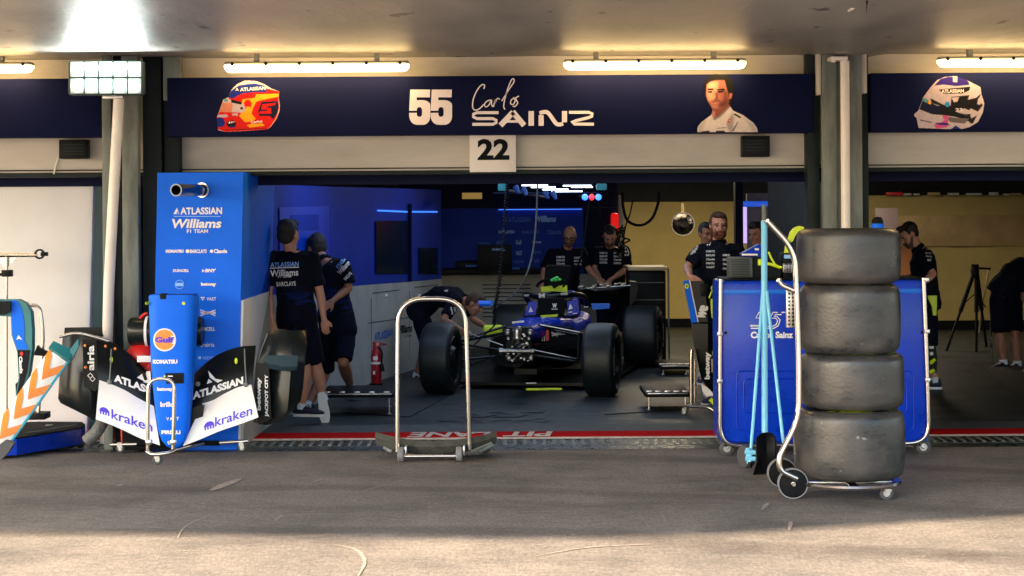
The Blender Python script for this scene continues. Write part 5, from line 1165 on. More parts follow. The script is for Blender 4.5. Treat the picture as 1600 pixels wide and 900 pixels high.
k = MB(); k.sheet([[plP(-.06, -1, -.02), plP(-.08, 0, -.02), plP(-.10, 1, -.02)], [plP(.01, -1, -.0), plP(0, 0, .0), plP(-.01, 1, .0)]], .04); k.prism([P(x, y, 14.92) for x, y in [(101, 566), (110, 545), (122, 530), (123, 540), (115, 556), (106, 570)]], (0, .04, 0)); obj('tip', k, 'teal', lp)
k = MB(); k.prism([P(x, y, 14.5) for x, y in [(-8, 700), (8, 688), (22, 692), (12, 708), (2, 718), (-10, 719)]], (0, .06, 0)); obj('foot', k, 'rubber', lp)
# blue tray
bt = thing('blue_tray', 'low blue tray with a black top at the left edge', 'tray', G(60, 700))
zt2 = .165; tpx = [(-80, 664), (62, 658.5), (128, 659), (133, 663), (126, 668), (26, 684), (-80, 688)]
top = [G(x, y, zt2) for x, y in tpx]
k = MB(); k.prism([p-Vector((0, 0, .012)) for p in top], (0, 0, -.125)); bt_o = obj('skirt', k, 'blue_gloss', bt)
k = MB(); k.prism([p+(p-Vector((top[0].x+1, 15.4, zt2))).normalized()*0 for p in top], (0, 0, -.011)); obj('lid', k, 'black_matte', bt)
k = MB(); k.tube(smoothpath([G(x, y, zt2+.012) for x, y in [(40, 676), (70, 672), (98, 667), (120, 663)]]), .005, 6); k.lathe([(0, .01), (.03, .008), (.035, 0)], G(77, 665, zt2), (0, 0, 1), 16); obj('fitting', k, 'steel_grey', bt)
k = MB()
for x, y in ((30, 706), (118, 688)): p = G(x, y); k.lathe([(0, 0), (.03, 0), (.03, .03), (0, .03)], p+Vector((-.05, .12, 0)), (0, 0, 1), 12)
obj('foot', k, 'rubber', bt)
# blue side pod panel
ps_ = thing('winglet_panel', 'curved teal and blue bodywork piece with a black tail at the left edge', 'panel', P(25, 640, 15.3))
k = MB(); k.ppoly([(-60, 468), (28, 468), (40, 474), (48, 488), (50, 515), (50, 545), (45, 582), (37, 608), (24, 622), (29, 590), (27, 550), (18, 524), (17, 495), (-60, 490)], 15.2, .1); b1 = obj('shell', k, 'teal', ps_)
k = MB(); k.ppoly([(17, 469), (27, 470), (34, 482), (38, 505), (38, 532), (44, 546), (27, 546), (20, 526), (17.5, 500)], 15.195, .004); b2 = obj('cover', k, 'blue', ps_)
k = MB(); k.ppoly([(27, 547), (47, 547), (43, 580), (35, 606), (26, 618), (31, 590)], 15.194, .004); b3 = obj('tail', k, 'black', ps_)
k = MB(); tri(k, [(25.5, 531), (29, 523.5), (35, 531.5), (30, 529)], 15.19); tri(k, [(30.5, 552), (34, 549), (36.5, 553), (33.5, 557)], 15.19, 1); obj('emblem', k, ['txt', 'red'], ps_)
words('lettering', [('Claude', 19.5, 567.5, 46, 573, 15.188, {'rot': -PI/2+.05, 'bold': .05})], 'txt', b3)
k = MB(); k.ppoly([(-40, 471), (16, 471), (16, 486), (6, 492), (-40, 490)], 15.15, .03); obj('bracket', k, 'black', ps_)
k = MB(); k.ppoly([(24, 600), (37, 588), (34, 608), (25, 621)], 15.26, .03); obj('stay', k, 'carbon', ps_)
ch = thing('panel_stand', 'thin steel tube stand with a bent top beside the white partition', 'stand', P(60, 655, 15.6))
obj('tube', MB().tube(fillet([P(36, 477, 15.6), P(62, 477, 15.6), P(68, 520, 15.6), P(60, 648, 15.6)], .14, 8), .0145, 12), 'chrome', ch)
k = MB(); k.prism([P(x, y, 15.5) for x, y in [(52, 555), (58, 540), (64, 545), (78, 552), (78, 558), (64, 556)]], (0, .05, 0)); obj('clamp', k, 'black', ch)
obj('foot', MB().box(P(50, 652, 15.7), P(70, 646, 15.5), .005), 'black', ch)
gs = thing('measuring_stand', 'steel T shaped stand with a black clamp in front of the white partition', 'stand', P(10, 655, 15.7))
k = MB(); k.tube([P(-60, 398.5, 15.7), P(58, 398.5, 15.7)], .013, 10); k.tube([P(-60, 395, 15.7), P(55, 395, 15.7)], .004, 6); obj('cross_bar', k, 'chrome', gs)
k = MB(); k.tube([P(10, 400, 15.7), P(10, 480, 15.7)], .014, 10); k.tube([P(10, 480, 15.7), P(10, 660, 15.7)], .012, 10); obj('post', k, 'chrome', gs)
k = MB(); k.ppoly([(-6, 401), (28, 401), (14, 416), (5, 416)], 15.72, .006); obj('gusset', k, 'zinc', gs)
k = MB(); k.box(P(6, 432, 15.74), P(17, 422, 15.66), .006); k.tube([P(8, 428, 15.7), P(-20, 432, 15.7)], .012, 8); obj('bracket', k, 'black', gs)
k = MB(); k.lathe([(.028, -.012), (.042, -.012), (.042, .012), (.028, .012), (.028, -.012)], P(62, 397, 15.7), (0, 1, 0), 20); k.box(P(66, 400, 15.73), P(73, 394, 15.67), .004); k.box(P(-60, 402, 15.72), P(56, 400, 15.68), .003); obj('clamp', k, 'black', gs)
# ================================================================ RACING CAR
YA = math.asin(.2); CC = Vector((.08, 19.9, 0)); CR = Vector((math.sin(YA), math.cos(YA), 0)); CL = Vector((math.cos(YA), -math.sin(YA), 0))
def CP(u, v, z): return CC+CL*u+CR*v+Vector((0, 0, z))
car = thing('racing_car', 'blue and black open wheel racing car without nose or engine cover parked in the garage', 'racing car', CP(0, 1.8, 0))
def wheel(u, v, r, w, front):
    c = CP(u, v, r); s = 1 if u > 0 else -1
    rim = MB(); rim.lathe([(r*.63, w*.42), (r*.60, w*.46), (r*.56, w*.34), (r*.2, w*.30), (.03, w*.36), (0, w*.36)], c, CL*s, 48)
    rim.lathe([(r*.63, -w*.42), (r*.60, -w*.46), (r*.58, -w*.2), (r*.3, -w*.1), (0, -w*.1)], c, CL*s, 48)
    ro = obj('wheel', rim, 'carbon', car)
    t = MB(); t.lathe(smooth_prof(tyre_profile(r, w)), c, CL, 80); obj('tyre', t, 'tyre_new', ro, 60)
    if front or True:
        tx = MB(); n = CL*s; uy = Vector((0, 0, 1)); ux = uy.cross(n)
        for a in (0, PI): arc_text(tx, 'PIRELLI', c, r*.76, r*.13, a-.5+PI/2, a+.5+PI/2, ux, uy, n, 0, .04, w/2+.004)
        for a in (PI/2, -PI/2): arc_text(tx, 'P ZERO', c, r*.76, r*.13, a-.5+PI/2, a+.5+PI/2, ux, uy, n, 0, .04, w/2+.004)
        link_me('lettering', tx.mesh('l'), 'txt', ro)
    # brake drum facing inwards
    b = MB(); b.lathe([(0, -w*.45), (r*.28, -w*.48), (r*.42, -w*.3), (r*.45, w*.1)], c, CL*s, 32); obj('brake_duct', b, 'carbon2', ro)
for u, v, w, f in ((.85, 0, .33, 1), (-.85, 0, .33, 1), (.80, 3.55, .42, 0), (-.80, 3.55, .42, 0)): wheel(u, v, .374, w, f)
def sec(v, hw, z0, z1, n=20, e=.55, x0=0):
    out = []
    for i in range(n):
        t = 2*PI*i/n; a, b = math.cos(t), math.sin(t)
        out.append(CP(x0+hw*math.copysign(abs(a)**e, a), v, (z0+z1)/2+(z1-z0)/2*math.copysign(abs(b)**e, b)))
    return out
k = MB(); k.loft([sec(-.08, .135, .56, .72), sec(.3, .165, .54, .73), sec(.8, .22, .52, .75), sec(1.2, .28, .5, .74), sec(1.5, .33, .5, .72)]); mono = obj('chassis', k, 'blue_gloss', car, 60)
k = MB(); k.loft([sec(-.06, .13, .36, .555), sec(.3, .16, .33, .535), sec(.8, .21, .27, .515), sec(1.2, .27, .2, .495), sec(1.5, .32, .15, .49)]); k.box((-1, -1, -1), (1, 1, 1), 0, 0, Matrix.Translation(CP(0, .75, .22)) @ Matrix.Rotation(-YA, 4, 'Z') @ Matrix.Diagonal((.12, .5, .03, 1))); obj('keel', k, 'carbon', mono, 60)
k = MB(); k.loft([sec(1.45, .35, .45, .70), sec(2.2, .38, .45, .70), sec(2.5, .34, .45, .74)]); k.loft([sec(2.25, .2, .55, .86), sec(2.5, .19, .5, .95), sec(2.65, .18, .45, .97)]); obj('cockpit_tub', k, 'blue_gloss', car, 60)
k = MB(); k.loft([sec(1.35, .24, .70, .76), sec(1.7, .27, .66, .78), sec(2.25, .25, .66, .80)]); k.loft([sec(2.0, .16, .74, .90), sec(2.22, .17, .72, .96), sec(2.4, .15, .7, .94)]); hr = obj('headrest', k, 'black', car, 60)
k = MB(); k.loft([sec(1.75, .72, .12, .52, x0=0), sec(2.1, .78, .10, .55), sec(2.9, .66, .10, .50), sec(3.6, .3, .14, .42)]); k.loft([sec(2.5, .17, .3, .85), sec(3.1, .2, .25, .62), sec(3.9, .16, .2, .5)])
k.box((-1, -1, -1), (1, 1, 1), 0, 0, Matrix.Translation(CP(0, 2.0, .065)) @ Matrix.Rotation(-YA, 4, 'Z') @ Matrix.Diagonal((.78, 1.5, .015, 1))); sp_ = obj('sidepods', k, 'carbon', car, 50)
# halo
k = MB(); k.tube(smoothpath([CP(0, 1.22, .74), CP(0, 1.33, .86), CP(0, 1.5, .93)]), .028, 10)
k.tube(smoothpath([CP(-.32, 2.3, .80), CP(-.34, 2.0, .92), CP(-.27, 1.7, .96), CP(-.12, 1.52, .945), CP(0, 1.48, .94), CP(.12, 1.52, .945), CP(.27, 1.7, .96), CP(.34, 2.0, .92), CP(.32, 2.3, .80)]), .032, 12)
halo = obj('halo', k, 'carbon', car)
# suspension arms
k = MB()
def arm(x0, y0, d0, x1, y1, d1, r=.013): obj('suspension_arm', MB().tube([P(x0, y0, d0), P(x1, y1, d1)], r, 8), 'carbon2', car)
arm(842, 508, 19.75, 908, 520, 19.8, .012); arm(838, 512, 20.5, 905, 524, 19.95); arm(832, 548, 19.6, 905, 563, 19.75); arm(842, 550, 20.4, 903, 530, 19.9, .010); arm(905, 520, 19.75, 903, 562, 19.75, .014)
arm(833, 556, 19.9, 905, 566, 19.9); arm(790, 520, 19.75, 722, 533, 20.0, .014); arm(788, 548, 19.7, 722, 538, 20.1, .012); arm(788, 552, 19.7, 724, 574, 20.1, .009); arm(790, 510, 20.3, 735, 526, 20.15, .014); arm(786, 556, 20.2, 722, 562, 20.1, .012)
arm(776, 505, 20, 740, 540, 20.05, .008)
for a_, b_, r_ in ((P(844, 507.5, 19.74), P(906, 519.5, 19.79), .006), (P(832, 547, 19.585), P(900, 561, 19.735), .007), (P(730, 520, 20.0), P(786, 540, 19.7), .006), (P(728, 573, 20.08), P(786, 552, 19.68), .005)): obj('steel_rod', MB().tube([a_, b_], r_, 6), 'chrome', car)
# bulkhead mechanics
dk = 19.45
k = MB(); k.box(P(790, 566, dk+.25), P(832, 511, dk+.05), .02); bh = obj('bulkhead', k, 'black', mono)
k = MB(); rnd = random.Random(3)
for x, y, r in ((793, 519, .030), (828, 519, .030), (811, 514, .028), (795, 559, .030), (829, 559, .030), (794, 528, .02), (826, 528, .018), (819, 560, .02), (803, 561, .012)):
    k.lathe([(r*.45, -.03), (r*.8, -.035), (r, -.02), (r, .05)], P(x, y, dk), (0, 1, 0), 18); k.lathe([(0, -.012), (r*.4, -.012)], P(x, y, dk), (0, 1, 0), 12)
k.lathe([(.0, .07), (.038, .07), (.045, .05), (.038, .0), (.042, -.03), (.024, -.05), (.02, -.08), (0, -.08)], P(808, 524, dk-.02), (0, 0, 1), 20)
k.tube([P(784, 548.5, dk-.02), P(834, 548.5, dk-.02)], .022, 14); k.tube([P(780, 548.5, dk-.02), P(786, 548.5, dk-.02)], .03, 12)
k.tube(smoothpath([P(809, 543, dk-.03), P(817, 538, dk-.04), P(821, 541, dk-.03)]), .012, 8)
for i in range(26):
    x, y = rnd.uniform(791, 831), rnd.uniform(514, 564); s_ = rnd.uniform(.006, .014); p = P(x, y, dk+.02); k.box(p-Vector((s_, .03, s_)), p+Vector((s_, .02, s_*.7)), .002)
for i in range(8):
    a_, b_ = (rnd.uniform(792, 830), rnd.uniform(515, 563)), (rnd.uniform(792, 830), rnd.uniform(515, 563)); k.tube(smoothpath([P(*a_, dk+.03), P((a_[0]+b_[0])/2+4, (a_[1]+b_[1])/2-5, dk-.0), P(*b_, dk+.03)]), .004, 6)
obj('linkage', k, 'mech', bh)
# patches of blue bodywork, print and gear seen round the cockpit
k = MB(); k.prism([P(x, y, 20.9) for x, y in [(820, 493), (826, 472), (839, 472), (837, 492)]], (0, .05, 0)); k.prism([P(x, y, 21.0) for x, y in [(886, 472), (903, 468), (905, 490), (888, 494)]], (0, .08, 0)); obj('mirror_panel', k, 'blue_gloss', car)
k = MB(); k.prism([P(x, y, 21.2) for x, y in [(924, 475), (953, 475), (952, 482), (926, 484)]], (0, .1, 0)); k.pbox(766, 471, 770, 478, 20, 20.1); obj('pod_winglet', k, 'blue_band', car)
dq = 19.6
k = MB(); stroke(k, [(800, 504), (819, 502)], 3.0, 19.7, 0, smooth=False); tri(k, [(826, 488), (829, 479), (833, 487)], 20.88); tri(k, [(888, 484), (891, 474), (895, 482)], 20.97)
for x, y in ((887, 488), (895, 490), (912, 480), (846, 497), (838, 502), (824, 505)): stroke(k, [(x, y), (x+7, y-.7)], 1.2, 20.6, 0, smooth=False)
obj('sticker', k, 'txt', car)
k = MB(); k.tube([P(857.5, 423, 22.2), P(884, 422, 22.2)], .028, 12); k.prism([P(x, y, 22.0) for x, y in [(845, 449), (862, 447), (866, 452), (874, 447), (886, 446), (887, 457), (864, 455), (846, 456)]], (0, .12, 0)); k.prism([P(x, y, 21.4) for x, y in [(858, 465.5), (881, 464.5), (880, 467), (860, 468)]], (0, .05, 0)); k.prism([P(x, y, 20.95) for x, y in [(844, 493), (864, 492), (872, 491), (870, 495), (846, 495.5)]], (0, .05, 0)); k.pbox(755, 509, 785, 525, 20.6, 20.8, .02)
obj('cover', k, 'neon', car)
k = MB(); k.tube([P(884, 422, 22.2), P(892, 422, 22.2)], .03, 12, mi=0); k.prism([P(x, y, 22.1) for x, y in [(853, 417), (858, 415), (892, 416), (888, 447), (850, 448)]], (0, .35, 0)); k.tube(smoothpath([P(838, 448, 22), P(846, 440, 22), P(862, 437, 21.95), P(884, 440, 22)]), .018, 10); obj('airbox_gear', k, 'black_matte', car)
k = MB()
for x, y in ((866, 436), (870, 434), (874, 437), (863, 438), (868, 438)): k.sphere(P(x, y, 21.9), (.026, .03, .018), 12)
obj('connector', k, 'green', car)
words('lettering', [('Stephens', 862, 517, 883, 526, 20.28, {'rot': .15, 'bold': .02}), ('W', 863, 474, 870, 481, 20.98, {'bold': .06}), ('New Era', 862, 481.5, 871, 484, 20.98), ('VAST', 818, 460, 827, 463, 21.2), ('KRAKEN', 876, 457.5, 887, 461, 21.2), ('▲'.replace('▲', 'M'), 842, 458, 851, 467, 21.18, {'bold': .03})], 'txt', halo)
k = MB(); k.prism([P(x, y, 20.3) for x, y in [(838, 506), (896, 513), (904, 522), (902, 545), (840, 540), (836, 520)]], (0, .1, 0)); k.prism([P(x, y, 21.0) for x, y in [(840, 470), (842, 466), (880, 466), (884, 470), (882, 492), (842, 493)]], (0, .1, 0)); brd = obj('barge_board', k, 'black_matte', car)
words('emblem', [('H', 847, 516, 851, 533, 20.29, {'bold': .04}), ('8', 852, 515, 858, 533, 20.29, {'mi': 1, 'bold': .06})], ['txt', 'red'], brd)
# rear wing
k = MB(); k.sheet([[P(904, 446, 23.6), P(930, 452, 23.55), P(960, 450, 23.5), P(990, 443, 23.4)], [P(904, 456, 23.8), P(930, 462, 23.8), P(960, 460, 23.8), P(990, 452, 23.7)], [P(908, 474, 23.9), P(930, 480, 23.9), P(960, 478, 23.9), P(988, 474, 23.8)]], .02); rwg = obj('rear_wing', k, 'carbon', car)
k = MB(); k.prism([P(x, y, 23.2) for x, y in [(986, 440), (996, 441), (998, 452), (992, 470), (984, 480), (984, 462)]], (.0, .5, 0)); obj('endplate', k, 'carbon2', rwg)
k = MB(); rnd = random.Random(5)
for i in range(22):
    x = rnd.uniform(905, 978); y = 451-(x-905)*.08+rnd.uniform(-5, 1); p = P(x, y, 23.35); s_ = rnd.uniform(.008, .022); k.box(p-Vector((s_*1.5, .02, s_*.6)), p+Vector((s_*1.5, .02, s_*.6)), .003)
k.tube([P(905, 452, 23.4), P(985, 446, 23.3)], .008, 8); obj('gearbox_fitting', k, 'mech', rwg)
k = MB(); k.pbox(822, 606.5, 878, 610, 19.3, 19.33, .003); k.pbox(822, 598, 838, 599.5, 19.5, 19.53, .001, 1)
tag(obj('floor_marker', k, ['neon', 'txt']), 'low yellow bar on the floor under the front of the racing car', 'bar')
# ================================================================ THINGS IN THE GARAGE
# low stands
def low_stand(x0, x1, y, d, label):
    t = thing('low_stand', label, 'stand', G((x0+x1)/2, y+28), 'low wheel stands on the garage floor')
    k = MB(); k.pbox(x0, y, x1, y+8, d, d+.8, .01); obj('top', k, 'black', t)
    k = MB()
    for i in range(5): xx_ = x0+(x1-x0)*(i+.5)/5; k.pbox(xx_-5, y-2, xx_+4, y, d+.05, d+.1, .002)
    k.pbox(x0+4, y+1, x1-4, y+3, d-.012, d-.001, .002); obj('bolt_plate', k, 'zinc', t)
    for xx_ in (x0+6, x1-8):
        for dd_ in (d+.06, d+.7):
            a_ = P(xx_, y+8, dd_); k = MB(); k.tube([a_, Vector((a_.x, dd_, .01))], .008, 8); k.lathe([(0, .012), (.02, .012), (.025, 0)], (a_.x, dd_, .008), (0, 0, 1), 12); obj('leg', k, 'zinc', t)
    return t
low_stand(500, 616, 614, 18.0, 'low black wheel stand behind the left people')
low_stand(1008, 1079, 613, 18.2, 'low black wheel stand right of the racing car')
low_stand(1030, 1080, 570, 22.0, 'low black wheel stand deep in the garage by the tan wall')
# extinguisher
fx = thing('fire_extinguisher', 'red fire extinguisher with a black hose beside the white wall', 'fire extinguisher', G(588, 606))
dE = 19.9; s_ = dE/F
c0 = P(588, 608, dE); c0.z = .13
k = MB(); zt_e = ZZ(548, dE); k.lathe([(0, 0), (.05, .0), (.056, .01), (.056, zt_e-c0.z-.03), (.045, zt_e-c0.z+.015), (.018, zt_e-c0.z+.05), (.018, zt_e-c0.z+.06)], c0, (0, 0, 1), 28); fo_ = obj('cylinder', k, 'red_deep', fx)
k = MB(); k.lathe([(.0565, .20), (.0575, .20), (.0575, .225), (.0565, .225)], c0, (0, 0, 1), 28); k.pbox(583, 557, 590, 563, dE-.062, dE-.05); k.pbox(583, 580, 586, 585, dE-.062, dE-.05); obj('label_sticker', k, 'txt_pink', fo_)
k = MB(); k.box(P(583, 547, dE+.02), P(593, 534, dE-.02), .006); k.tube([P(588, 536, dE), P(604, 538, dE)], .008, 8); k.tube([P(588, 541, dE), P(600, 539, dE)], .005, 8); obj('valve_head', k, 'red_deep', fx)
k = MB(); k.tube(smoothpath([P(592, 541, dE-.02), P(597, 552, dE-.04), P(596, 568, dE-.05), P(598, 580, dE-.05)]), [.01]*13+[.022]*6, 10); obj('hose', k, 'black', fx)
obj('bracket', MB().lathe([(0, 0), (.07, 0), (.07, .13), (0, .13)], (c0.x, c0.y, 0), (0, 0, 1), 20), 'black', fx)
# cables hanging from the ceiling
def cable(pts, r, label, m='black', coil=0, name='hanging_cable'):
    ps = smoothpath([P(*p) for p in pts], 10)
    if coil:
        out = []; acc = 0
        full = smoothpath([P(*p) for p in pts], 60)
        for i, p in enumerate(full):
            a = i*1.15; out.append(p+Vector((math.cos(a)*coil, math.sin(a)*coil, 0)))
        ps = out
    k = MB(); k.tube(ps, r, 6); return tag(obj(name, k, m), label, 'cable')
cable([(793, 285, 18.4), (790, 330, 18.4), (785, 400, 18.4), (778, 455, 18.4), (771, 490, 18.6)], .006, 'coiled black air line hanging left of the racing car', 'black', .018)
cable([(840, 288, 19), (838, 340, 19), (833, 390, 19), (822, 430, 19), (800, 462, 19.2), (768, 480, 19.6)], .010, 'thin dark cable hanging from the ceiling left of the bald man', mat('grey_cable', (.12, .14, .15), .4))
cable([(923, 300, 21), (918, 340, 21), (912, 385, 21), (905, 410, 21), (893, 432, 21.2), (880, 448, 21.5)], .012, 'black cable hanging from the blue and red lamps to the car', 'black')
cable([(934, 310, 23), (942, 345, 23), (955, 365, 23)], .006, 'thin black wire above the dark haired man', 'black')
cable([(972, 300, 24), (974, 325, 24), (981, 345, 24), (1000, 352, 24), (1018, 342, 24), (1028, 318, 24), (1029, 300, 24)], .020, 'thick black hose loop hanging in front of the tan wall', 'black', 0, 'hose_loop')
cable([(989, 312, 24.2), (984, 335, 24.2), (978, 352, 24.2), (974, 375, 24.2), (972, 395, 24.2)], .010, 'thin black cable beside the slim white post', 'black')
k = MB(); rnd = random.Random(9)
for i in range(14): k.tube(smoothpath([P(rnd.uniform(968, 978), 352+i*3.2, 24), P(rnd.uniform(962, 986), 356+i*3.2, 23.95), P(rnd.uniform(966, 980), 361+i*3.2, 24.05)]), .010, 6)
tag(obj('cable_bundle', k, 'black'), 'tangled black cable bundle on the slim white post', 'cable')
# overhead gear
for i, (x0, x1, y, d) in enumerate(((815, 856, 289.5, 20.2), (830, 868, 292.5, 21.0), (848, 888, 296, 22.0), (862, 910, 299, 23.0), (880, 924, 290, 20.2), (893, 926, 292.3, 21.0))):
    k = MB(); k.pbox(x0, y-.8, x1, y+.8, d, d+.08)
    t = thing('strip_light', ['white ceiling strip light nearest on the left', 'second white ceiling strip light', 'third white ceiling strip light', 'rearmost longest white ceiling strip light', 'white ceiling strip light nearest on the right', 'short white ceiling strip light behind the right one'][i], 'light', P((x0+x1)/2, y, d), 'ceiling strip lights in the garage')
    obj('tube', k, 'tube_white', t); k = MB(); k.pbox(x0-2, y-3.5, x1+2, y-1.2, d-.01, d+.1, .005); obj('housing', k, 'navy_dark', t)
gt = thing('overhead_gantry', 'dark overhead gantry with blue spotlights across the middle garage', 'gantry', P(850, 300, 20))
k = MB(); k.pbox(770, 300, 935, 304, 21.5, 21.7, .01, 0); k.tube([P(780, 296, 20.5), P(850, 308, 23)], .02, 8); obj('beam', k, 'navy_dark', gt)
for x, y in ((807, 295), (819, 298), (853, 303), (865, 304)):
    k = MB(); k.lathe([(.014, .06), (.03, 0), (.033, -.03), (0, -.03)], P(x, y, 20.6), (.5, -.4, -1), 16); obj('spotlight', k, mat('blue_lit_lamp', (.005, .04, .22), .4, emit=(.02, .12, .7), es=.015), gt)
tg = tag(obj('overhead_screen', MB().pbox(778, 287, 791, 298, 19.8, 19.9, .01), mat('teal_screen', (.02, .2, .28), .4, emit=(.02, .2, .28), es=.1)), 'small teal screen under the ceiling left of the strip lights', 'screen')
tag(obj('overhead_screen', MB().pbox(932, 287, 948, 297, 19.8, 19.9, .01), bpy.data.materials['teal_screen']), 'small teal screen under the ceiling above the blue and red lamps', 'screen')
tag(obj('reflection_box', MB().pbox(722, 301, 753, 311, 24.2, 24.29, .005), mat('amber_reflection', (.35, .22, .05), .5, emit=(.35, .2, .04), es=.12)), 'small box under the garage ceiling with a painted amber lamp reflection', 'panel')  # amber glow put in for a fluorescent reflection; not a light source
lbx = thing('signal_lamp', 'blue and red signal lamp bar hanging below the ceiling', 'lamp', P(925, 308, 21))
obj('bar', MB().pbox(905, 305, 943, 308, 21.05, 21.12, .005), 'black', lbx)
for x in (914, 935):
    k = MB(); k.sphere(P(x, 308, 21), (.034, .03, .034), 16); obj('blue_lamp', k, 'led_blue', lbx)
k = MB(); k.sphere(P(924.5, 308, 21), (.03, .03, .034), 16); obj('red_lamp', k, 'led_red', lbx)
# monitor and desk at the back wall
mo = thing('monitor', 'dark desktop monitor in front of the printed blue wall', 'monitor', P(772, 428, 25.6))
ms = obj('screen', MB().pbox(746, 382, 800, 424, 25.6, 25.7, .01), 'black', mo); words('lettering', [('DURACELL', 769, 388, 790, 391.5, 25.59, {'bold': .04})], 'txt_blue', ms)
obj('stand', MB().pbox(766, 424, 780, 429, 25.62, 25.8, .004), 'black', mo)
ds = thing('desk_equipment', 'row of dark equipment boxes along the back wall', 'equipment', P(760, 430, 26))
k = MB(); k.pbox(685, 420, 845, 430, 25.8, 26.3, .01); k.pbox(712, 408, 746, 421, 25.85, 26.2, .02); obj('case', k, 'black', ds)
k = MB(); k.pbox(727, 414, 752, 417, 25.8, 25.84, .003); k.pbox(795, 418, 812, 421, 25.75, 25.79, .003); obj('lit_panel', k, 'txt_dim', ds)
# black tool chest with tan worktop
tc_ = thing('tool_chest', 'black tool chest with a tan worktop in front of the tan wall', 'tool chest', G(1015, 575))
obj('body', MB().pbox(984, 424, 1040, 575, 23.9, 24.6, .01), 'black', tc_)
obj('worktop', MB().pbox(982, 417, 1044, 423, 23.85, 24.65, .006), 'wood', tc_)
k = MB()
for y in (441, 468, 495): k.pbox(986, y, 1038, y+1.4, 23.87, 23.895)
obj('drawer_handle', k, 'steel_grey', tc_)
obj('side_frame', MB().tube(fillet([P(1044, 420, 23.85), P(1045, 520, 23.85), P(1046, 574, 23.85)], .05), .012, 8), 'steel_grey', tc_)
# tyre blankets on the rear right
# round light / fan on tan wall
dc_ = thing('round_fan', 'round dark chrome disc hanging in front of the tan wall', 'fan', P(1067, 350, 27))
k = MB(); k.sphere(P(1067, 350, 27), (.155, .10, .155), 28); fan = obj('dome', k, mat('mirror_dome', (.1, .09, .08), .12, metal=.9, var=.7, vscale=18, bump=1, bscale=30), dc_)
obj('ring', MB().lathe([(.15, -.02), (.165, -.02), (.165, .03), (.15, .03)], P(1067, 350, 27), (0, 1, 0), 40), 'chrome', dc_)
obj('hanger', MB().pbox(1065, 318, 1069, 333, 27, 27.03), 'wood', dc_)
# ---------------------------------------------------------------- second nose on its stand
n2 = thing('nose_assembly', 'black nose and wing section with lime straps upright on a steel stand beside the cabinet', 'nose', G(1100, 640))
dn = 18.0
k = MB(); k.prism([P(x, y, dn) for x, y in [(1068, 439), (1077, 438), (1090, 503), (1081, 505)]], (0, .05, 0)); bs_ = obj('blue_strip', k, 'blue', n2)
k = MB(); k.prism([P(x, y, dn-.004) for x, y in [(1076.5, 438), (1078, 438), (1091.5, 503), (1090, 503.5)]], (0, .004, 0)); k2 = obj('pin_stripe', k, 'txt_pink', bs_)
k = MB(); disc(k, 1073, 447, 3.4, dn-.004, 0, 4); disc(k, 1073, 447, 1.4, dn-.008, 1); obj('emblem', k, ['neon', 'black'], bs_)
k = MB(); k.loft([[P(1078, y0, dn+.1+q) if 0 else P(x, y, dn+z) for x, y, z in r] for r in (
    [(1079, 439, 0), (1100, 439, -.02), (1113, 439, .04), (1113, 439, .25), (1080, 439, .25)], [(1086, 475, 0), (1104, 475, -.02), (1118, 475, .04), (1118, 475, .25), (1086, 475, .25)],
    [(1092, 503, 0), (1106, 503, -.02), (1122, 503, .04), (1122, 503, .25), (1092, 503, .25)], [(1080, 506, -.02), (1106, 506, -.06), (1124, 506, 0), (1124, 506, .25), (1080, 506, .25)],
    [(1083, 530, -.02), (1106, 532, -.06), (1124, 530, 0), (1124, 530, .25), (1083, 530, .25)], [(1088, 555, -.02), (1106, 560, -.06), (1124, 555, 0), (1124, 555, .25), (1088, 555, .25)],
    [(1095, 590, 0), (1108, 600, -.04), (1124, 604, 0), (1124, 604, .25), (1095, 590, .25)], [(1106, 608, .02), (1112, 612, 0), (1124, 614, .04), (1124, 614, .2), (1108, 608, .2)])], True, 0, False); nb2 = obj('shell', k, 'carbon', n2)
words('lettering', [('betway', 1084.5, 566, 1127.5, 576.5, dn-.075, {'rot': PI/2, 'bold': .05}), ('we', 1087, 481, 1109, 494, dn-.04, {'rot': PI/2-.35, 'bold': .07})], 'txt', nb2)
k = MB(); k.prism([P(x, y, dn-.06) for x, y in [(1110, 467), (1121, 467), (1121, 480), (1119, 497), (1112, 497)]], (0, .03, 0)); k.tube(smoothpath([P(1108, 466, dn-.05), P(1111, 458, dn-.05), P(1115, 452, dn-.05)]), .008, 8)
k.lathe([(.012, -.006), (.022, -.006), (.022, .006), (.012, .006)], P(1114, 450, dn-.05), (0, 1, 0), 16); k.prism([P(x, y, dn-.1) for x, y in [(1113, 549), (1123, 552), (1123, 558), (1114, 556)]], (0, .05, 0)); k.prism([P(x, y, dn-.2) for x, y in [(1108, 626), (1112, 622), (1123, 631), (1123, 637), (1119, 638)]], (0, .05, 0)); obj('strap', k, 'neon', n2)
k = MB(); k.pbox(1112, 561, 1122, 582, dn-.09, dn-.06, .003); obj('label_plate', k, 'wood', n2)
k = MB(); k.pbox(1095, 443, 1107, 463, dn-.05, dn-.02, .01); obj('camera_pod', k, 'black', n2)
k = MB(); k.prism([P(x, y, dn-.1) for x, y in [(1096, 600), (1106, 606), (1112, 612), (1116, 618), (1104, 620), (1098, 612)]], (0, .04, 0)); k.prism([P(x, y, dn-.12) for x, y in [(1116, 614), (1119, 612), (1123, 622), (1123, 630)]], (0, .03, 0), 1); obj('wing_tip', k, ['white', 'blue'], n2)
ns2 = thing('nose_stand', 'low steel tube stand holding the black nose section', 'stand', G(1100, 640))
